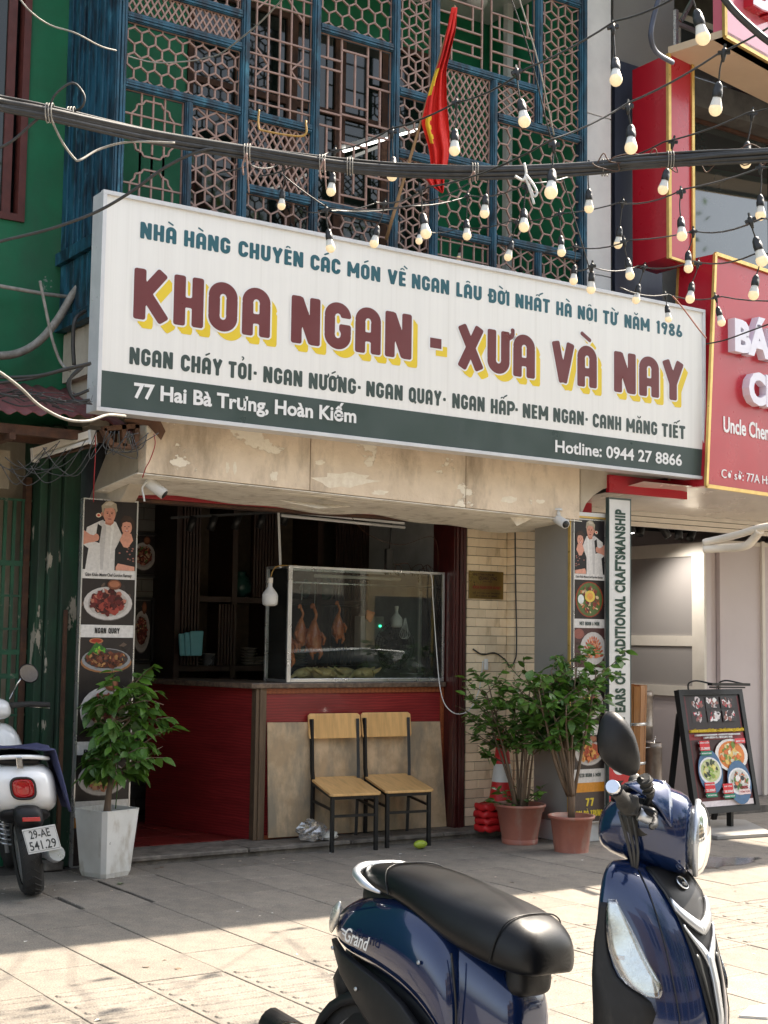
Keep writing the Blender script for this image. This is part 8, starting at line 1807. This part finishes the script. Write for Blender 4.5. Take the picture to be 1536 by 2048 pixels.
def bowl(u, v, r_, c1, cols, tray=False):
    A.ell(u, v, r_*1.08, r_*1.0, S(70, 110, 150)); A.ell(u, v+.008, r_, r_*.62/1, S(232, 232, 236)); A.ell(u, v+.012, r_*.86, r_*.52, c1); A.blobs(u, v+.012, r_*.68, r_*.40, cols, 46, r_*.20, rr)
A.ell(.70, .45, .30, .155/A.asp*1.35, S(236, 232, 228)); A.ell(.70, .45, .24, .13, S(226, 130, 50)); A.blobs(.70, .45, .19, .10, [S(240, 200, 110), S(230, 120, 50), S(240, 230, 190), S(120, 150, 50)], 70, .04, rr)
bowl(.27, .31, .20, S(200, 210, 150), [S(230, 230, 180), S(150, 180, 80), S(60, 70, 50), S(220, 210, 120)]); bowl(.76, .20, .20, S(210, 210, 205), [S(236, 230, 226), S(90, 130, 60), S(210, 120, 80), S(50, 56, 60)])
for u, v in ((.13, .50), (.12, .125), (.44, .105)): A.rect(u, v, u+.18, v+.09, S(214, 34, 44)); A.rect(u+.005, v-.042, u+.20, v-.004, S(20, 130, 96))
A.rect(.78, .555, .97, .60, S(226, 60, 70)); A.rect(.72, .09, .93, .135, S(240, 214, 212)); A.build('screen_print', MT['screen'] if 'screen' in MT else MT['inkprint'], E_, col=True)
m = M()
def et(s_, u, v, u2, h, depth=.026): put_text(m, s_, A.o+A.U*u+A.V*v, A.U, A.V, h, 0, A.U.length*(u2-u), nrm=nE, bold=.02, depth=depth)
et('100 NĂM TINH HOA THỦ CÔNG — LƯU GIỮ HƯƠNG VỊ NGÀN ĐỜI', .02, .668, .98, .020); m.build('yellow_text', MT['yellowink'], E_); m = M()
et('100 YEARS OF CRAFTSMANSHIP — A TASTE OF CHINESE NOODLES', .10, .634, .90, .012); et('100年匠心传承，坚守上海传统味', .25, .610, .75, .012); et('BÁNH CUỐN', .145, .565, .30, .011); et('35.000đ', .145, .510, .30, .018); et('35.000đ', .135, .135, .29, .018); et('58.000đ', .455, .115, .61, .018); et('HOÀNH THÁNH', .13, .19, .30, .009); et('SÚP TÔM', .46, .165, .60, .009)
et('SIGNATURE', .145, .470, .32, .010); et('WONTON', .145, .095, .30, .010); et('SHRIMP SOUP', .455, .075, .63, .010); et('MUST TRY', .80, .565, .96, .014); m.build('white_text', MT['whiteink'], E_)
m = M(); et('100%', .76, .140, .90, .022); et('TÔM TƯƠI', .74, .105, .92, .012); m.build('red_text', MT['redtrim'], E_)
m = M(); m.bar((8.64, 8.42, .95), (8.80, 8.72, .02), .045, .03); m.build('rear_leg', MT['blackmetal'], E_); m = M(); m.bar((9.32, 8.42, .95), (9.36, 8.72, .02), .045, .03); m.build('rear_leg', MT['blackmetal'], E_)
m = M(); m.bar((9.06, 8.26, .035), (9.06, 8.26, .20), .05, .03); m.build('post', MT['blackmetal'], E_)
m = M(); m.prism([(8.52, 7.90, .0), (9.06, 7.83, .0), (9.12, 7.88, 0), (9.52, 8.50, .0), (9.48, 8.58, 0), (9.0, 8.68, .0), (8.55, 8.1, 0)], (0, 0, .032)); m.build('base_plate', MT['satin'] if 0 else MT['greypanel'], E_, bev=.006)
for x in (8.74, 9.10):
    m = M(); m.tube(spline([(x, 8.41, 1.14), (x, 8.41, 1.20), (x+.04, 8.36, 1.225), (x+.13, 8.26, 1.20)], 5), .007, 8); m.build('lamp_arm', MT['blackmetal'], E_)
m = M(); m.bar((8.82, 8.25, 1.20), (9.28, 8.25, 1.195), .05, .022); m.bar((8.86, 8.27, 1.175), (9.24, 8.27, 1.17), .05, .012); m.build('picture_lamp', MT['blackmetal'], E_)
# wooden barrel
MT['barrelwood'] = wood('varnished_barrel_wood', (.55, .24, .06), (.38, .14, .03), 5, (8, 8, .8), .35, .3)
BR = thing('wooden_barrel', 'tall varnished wooden barrel with steel bands standing beside the white banner', 'barrel', (9.13, 9.56, .06)); c = Vector((9.13, 9.56, 0)); NST = 16
m = M(); first = None
for k in range(NST):
    a0 = 2*math.pi*k/NST+.012; a1 = 2*math.pi*(k+1)/NST-.012; g = lambda a, r_, z: (c.x+r_*math.cos(a), c.y+r_*math.sin(a), z)
    mm = M(); zt_ = 1.145+.006*math.sin(k*2.1); mm.hexa([g(a0, .165, .20), g(a1, .165, .20), g(a1, .145, .20), g(a0, .145, .20), g(a0, .19, zt_), g(a1, .19, zt_), g(a1, .17, zt_), g(a0, .17, zt_)]); mm.build('stave', MT['barrelwood'], BR)
for z in (.45, .80): M().lathe([(.165+.025*(z-.2)/.94+.003, z-.012), (.165+.025*(z-.2)/.94+.006, z), (.165+.025*(z-.2)/.94+.003, z+.012)], c, 32).build('steel_band', MT['alu'], BR)
M().lathe([(0, 1.11), (.168, 1.11)], c, 24).build('lid', MT['barrelwood'], BR)
for k in range(3): tag(M().lathe([(.0, .06+k*.045), (.175, .062+k*.045), (.18, .08+k*.045), (.165, .10+k*.045), (0, .102+k*.045)], c, 28).build('steamer_ring', MT['greycable']), ['lowest steel ring under the wooden barrel', 'middle steel ring under the wooden barrel', 'top steel ring right under the wooden barrel'][k], 'ring', 'steel rings under the barrel')
MT['steelold'] = pm('stained_steel', (.35, .31, .27), (.22, .18, .15), 6, .4, .2, 50, metal=.6, dirt=(.16, .09, .05), dirts=5)
SV = thing('charcoal_stove', 'stained steel stove cylinders stacked behind the street menu screen', 'stove', (9.5, 9.75, .06))
for k, (x, y, r_, z0, z1) in enumerate(((9.42, 9.80, .085, .06, .62), (9.62, 9.72, .09, .06, .60), (9.52, 9.78, .12, .625, 1.08))):
    M().lathe([(0, z0), (r_, z0), (r_, z0+.12), (r_+.006, z0+.13), (r_, z0+.14), (r_, z1-.05), (r_+.005, z1-.04), (r_, z1-.03), (r_, z1), (r_-.01, z1), (r_-.01, z1-.1), (0, z1-.1)], (x, y, 0), 24).build('cylinder', MT['steelold'], SV)
m = M(); m.tube([(9.42, 9.69, .66), (9.46, 9.68, .56), (9.58, 9.67, .56), (9.62, 9.68, .66)], .004, 6); m.build('handle', MT['alu'], SV)
# spotlights under the neighbour's ceiling
MT['spoton'] = pm('lit_spot_face', (.9, .9, .85), None, 3, .3, emit=(1, .97, .9), estr=3.)
TK = thing('spotlight_track', 'black ceiling track carrying five cylindrical spotlights in the right shop', 'spotlights', P(1330, 1045, 1, 9.6)); m = M(); m.bar(P(1235, 1035, 1, 9.6), P(1410, 1050, 1, 9.6), .03, .03); m.build('track', MT['black'], TK)
for px, py, dx, on_ in ((1262, 1052, -.1, 1), (1282, 1056, -.5, 0), (1328, 1060, .6, 1), (1357, 1062, -.15, 0), (1384, 1066, -.75, 0)):
    c = P(px, py, 1, 9.55); d = Vector((dx, -.25, -1)).normalized(); m = M(); m.lathe([(0, -.075), (.036, -.075), (.038, .075), (.034, .078), (.03, .06), (0, .06)], c, 18, d); f = m.build('spotlight', MT['black'], TK)
    if on_: M().lathe([(0, .066), (.03, .066)], c, 18, d).build('lit_face', MT['spoton'], f)
for k, (px, D, az_) in enumerate(((1262, 9.75, .25), (1328, 9.75, .55), (1300, 9.8, .4))):  # third beam added between the two lit spotlights, without a fixture
    c = P(px, 1075, 1, D); ld = bpy.data.lights.new('spot_beam', 'SPOT'); ld.energy = 7; ld.spot_size = rad(150); ld.spot_blend = .6; ld.shadow_soft_size = .03; ld.color = (1, .94, .86)
    lo_ = bpy.data.objects.new('spot_beam', ld); COL.objects.link(lo_); lo_.location = c; lo_.rotation_euler = Vector((-az_*.3, .1, 1)).to_track_quat('Z', 'Y').to_euler()
cab('white_duct', [(1408, 1085, 10.9), (1440, 1078, 10.8), (1480, 1068, 10.6), (1520, 1056, 10.4), (1560, 1050, 10.2)], .028, 'pvc', 'white wrapped duct below the ceiling of the right shop', 'duct', 12)
cab('white_duct', [(1408, 1098, 10.9), (1450, 1096, 10.8), (1490, 1092, 10.6), (1510, 1075, 10.5), (1520, 1060, 10.4)], .032, 'pvc', 'lower white wrapped duct below the ceiling of the right shop', 'duct', 12)
# broken tile lying bottom right
a = P(1500, 2030, 2, .0); 
tag(M().prism([P(1478, 2036, 2, .0)+Vector((0, 0, 0)), P(1536, 2040, 2, .0), P(1580, 2010, 2, 0), P(1500, 2018, 2, .0)], (0, 0, .012)).build('broken_tile', MT['whitepot']), 'broken pale tile lying on the paving at the bottom right corner', 'tile')
# damp patch near the screen is part of the paving: thin dark film
MT['damp'] = glassmat('water_film', (.55, .52, .50), .10, .10, .12)
m = M(); c = P(1420, 1725, 2, .0035); m.add([(c.x+.42*math.cos(t*math.pi/12)*(1+.25*math.sin(3*t+1)), c.y+.18*math.sin(t*math.pi/12)*(1+.2*math.sin(2*t)), .0035) for t in range(24)], [tuple(range(24))]); tag(m.build('puddle', MT['damp'], kind='structure'), None)
# small litter scattered over the paving
random.seed(61); m = M()
for k in range(240):
    x = random.uniform(2.2, 9.5); y = random.choice((random.uniform(4.5, 8.9), random.uniform(8.3, 8.9))); s_ = random.uniform(.003, .011); a = random.uniform(0, 6.28); m.add([(x+s_*math.cos(a+q*1.7)*(1 if q % 2 else 1.8), y+s_*math.sin(a+q*1.7), .003+.002*(q % 2)) for q in range(4)], [(0, 1, 2, 3)], False, random.choice((0, 0, 1, 2)))
tag(m.build('litter', [MT['bark'], MT['stucco'], MT['whitepot']]), 'tiny dry leaf bits and crumbs scattered over the paving', 'litter', kind='stuff')
# ================================================================== far side of the street (seen only in reflections)
random.seed(77)
MT['farwall'] = pm('cream_far_wall', (.42, .38, .31), (.34, .30, .25), 2, .8); MT['farwall2'] = pm('ochre_far_wall', (.38, .27, .14), (.32, .22, .12), 2, .8)
x = -12; NW = ['one', 'two', 'three', 'four', 'five', 'six', 'seven', 'eight', 'nine', 'ten', 'eleven', 'twelve']
for k in range(12):
    w = random.uniform(3.8, 5.2); h = random.uniform(7.0, 11.0); t = thing('shop_house', 'shop house %s along the far side of the street, behind the photographer' % NW[k], 'house', (x+w/2, -15, 0), 'houses across the street'); M().box((x, -22, -.13), (x+w-.03, -15, h)).build('wall', MT['farwall' if k % 2 else 'farwall2'], t)
    M().box((x+.3, -15.02, -.1), (x+w-.3, -14.98, 2.7)).build('shopfront', MT['dark'], t)
    for i in range(2):
        for j in range(1, int(h/3)): M().box((x+.5+i*w/2, -15.0, 1.0+j*3), (x+.5+i*w/2+1.2, -14.95, 2.6+j*3)).build('window', MT['darkglass'], t)
    x += w
def street_tree(x, y, h, seed, label):
    r = random.Random(seed); t = thing('street_tree', label, 'tree', (x, y, -.13), 'trees across the street'); m = M(); tr = branch(r, (x, y, -.13), (0, 0, 1), h*.55, 6, .08); m.tube(tr, [.2, .18, .17, .15, .14, .12, .11], 10); tips = []
    for k in range(14): b_ = branch(r, tr[3+k % 4], (r.uniform(-1, 1), r.uniform(-1, 1), r.uniform(.3, 1.)), h*r.uniform(.25, .45), 5, .2); m.tube(b_, [.07, .055, .04, .03, .02, .01], 6); tips += b_[2:]
    m.build('trunk', MT['bark'], t); m = M()
    for k in range(5200):
        p_ = r.choice(tips)+Vector((r.gauss(0, .55), r.gauss(0, .55), r.gauss(0, .5))); a = Vector((r.uniform(-1, 1), r.uniform(-1, 1), r.uniform(-1, 1))).normalized()*.10; b_ = a.cross(Vector((r.uniform(-1, 1), r.uniform(-1, 1), r.uniform(-1, 1)))).normalized()*.05; m.add([p_-a, p_+b_, p_+a, p_-b_], [(0, 1, 2, 3)])
    m.build('crown', MT['treeleaf'], t, kind='stuff')
street_tree(4.0, -8.5, 11, 1, 'broad street tree across the road, leftmost'); street_tree(10.0, -4.6, 13, 2, 'tall street tree across the road, second from the left'); street_tree(15.0, -4.8, 13.5, 3, 'tall street tree across the road, middle one'); street_tree(19.5, -4.6, 13, 4, 'tall street tree across the road, rightmost')
# parked car across the road (reflected in the glass case)
CA = thing('white_car', 'white hatchback parked along the far kerb behind the photographer', 'car', (13.5, -2.2, -.13))
def CXf(v): return (13.5+v[0], -2.2+v[1], -.13+v[2])
m = M(CXf); prof = [(-2.0, .35, .75), (-1.95, .3, .95), (-1.2, .3, 1.0), (0, .3, 1.0), (1.2, .3, .98), (1.9, .32, .85), (2.0, .4, .7)]
m.loft([[(x_, -.80, z0), (x_, -.86, (z0+z1)/2), (x_, -.80, z1), (x_, .80, z1), (x_, .86, (z0+z1)/2), (x_, .80, z0)] for x_, z0, z1 in prof]); m.build('body', MT['whitepaint'], CA, sub=1)
m = M(CXf); m.loft([[(x_, -w_, .97), (x_, -w_*.86, z1), (x_, w_*.86, z1), (x_, w_, .97)] for x_, z1, w_ in ((-1.85, 1.0, .74), (-1.5, 1.40, .74), (-.3, 1.47, .76), (.5, 1.42, .75), (1.15, 1.0, .72))]); m.build('cabin', MT['darkglass'], CA)
m = M(CXf); m.loft([[(x_, -w_*.84, z1), (x_, -w_*.80, z1+.025), (x_, w_*.80, z1+.025), (x_, w_*.84, z1)] for x_, z1, w_ in ((-1.5, 1.40, .74), (-.3, 1.47, .76), (.5, 1.42, .75))]); m.build('roof', MT['whitepaint'], CA)
for x_ in (-1.3, 1.3):
    for y_ in (-.8, .8): m = M(CXf); m.lathe([(0, -.1), (.31, -.1), (.32, 0), (.31, .1), (0, .1)], (x_, y_, .32), 24, (0, 1, 0)); wh = m.build('wheel', MT['rubber'], CA); m = M(CXf); m.lathe([(0, -.11), (.2, -.105), (.2, .105), (0, .11)], (x_, y_, .32), 16, (0, 1, 0)); m.build('rim', MT['satin'], wh)
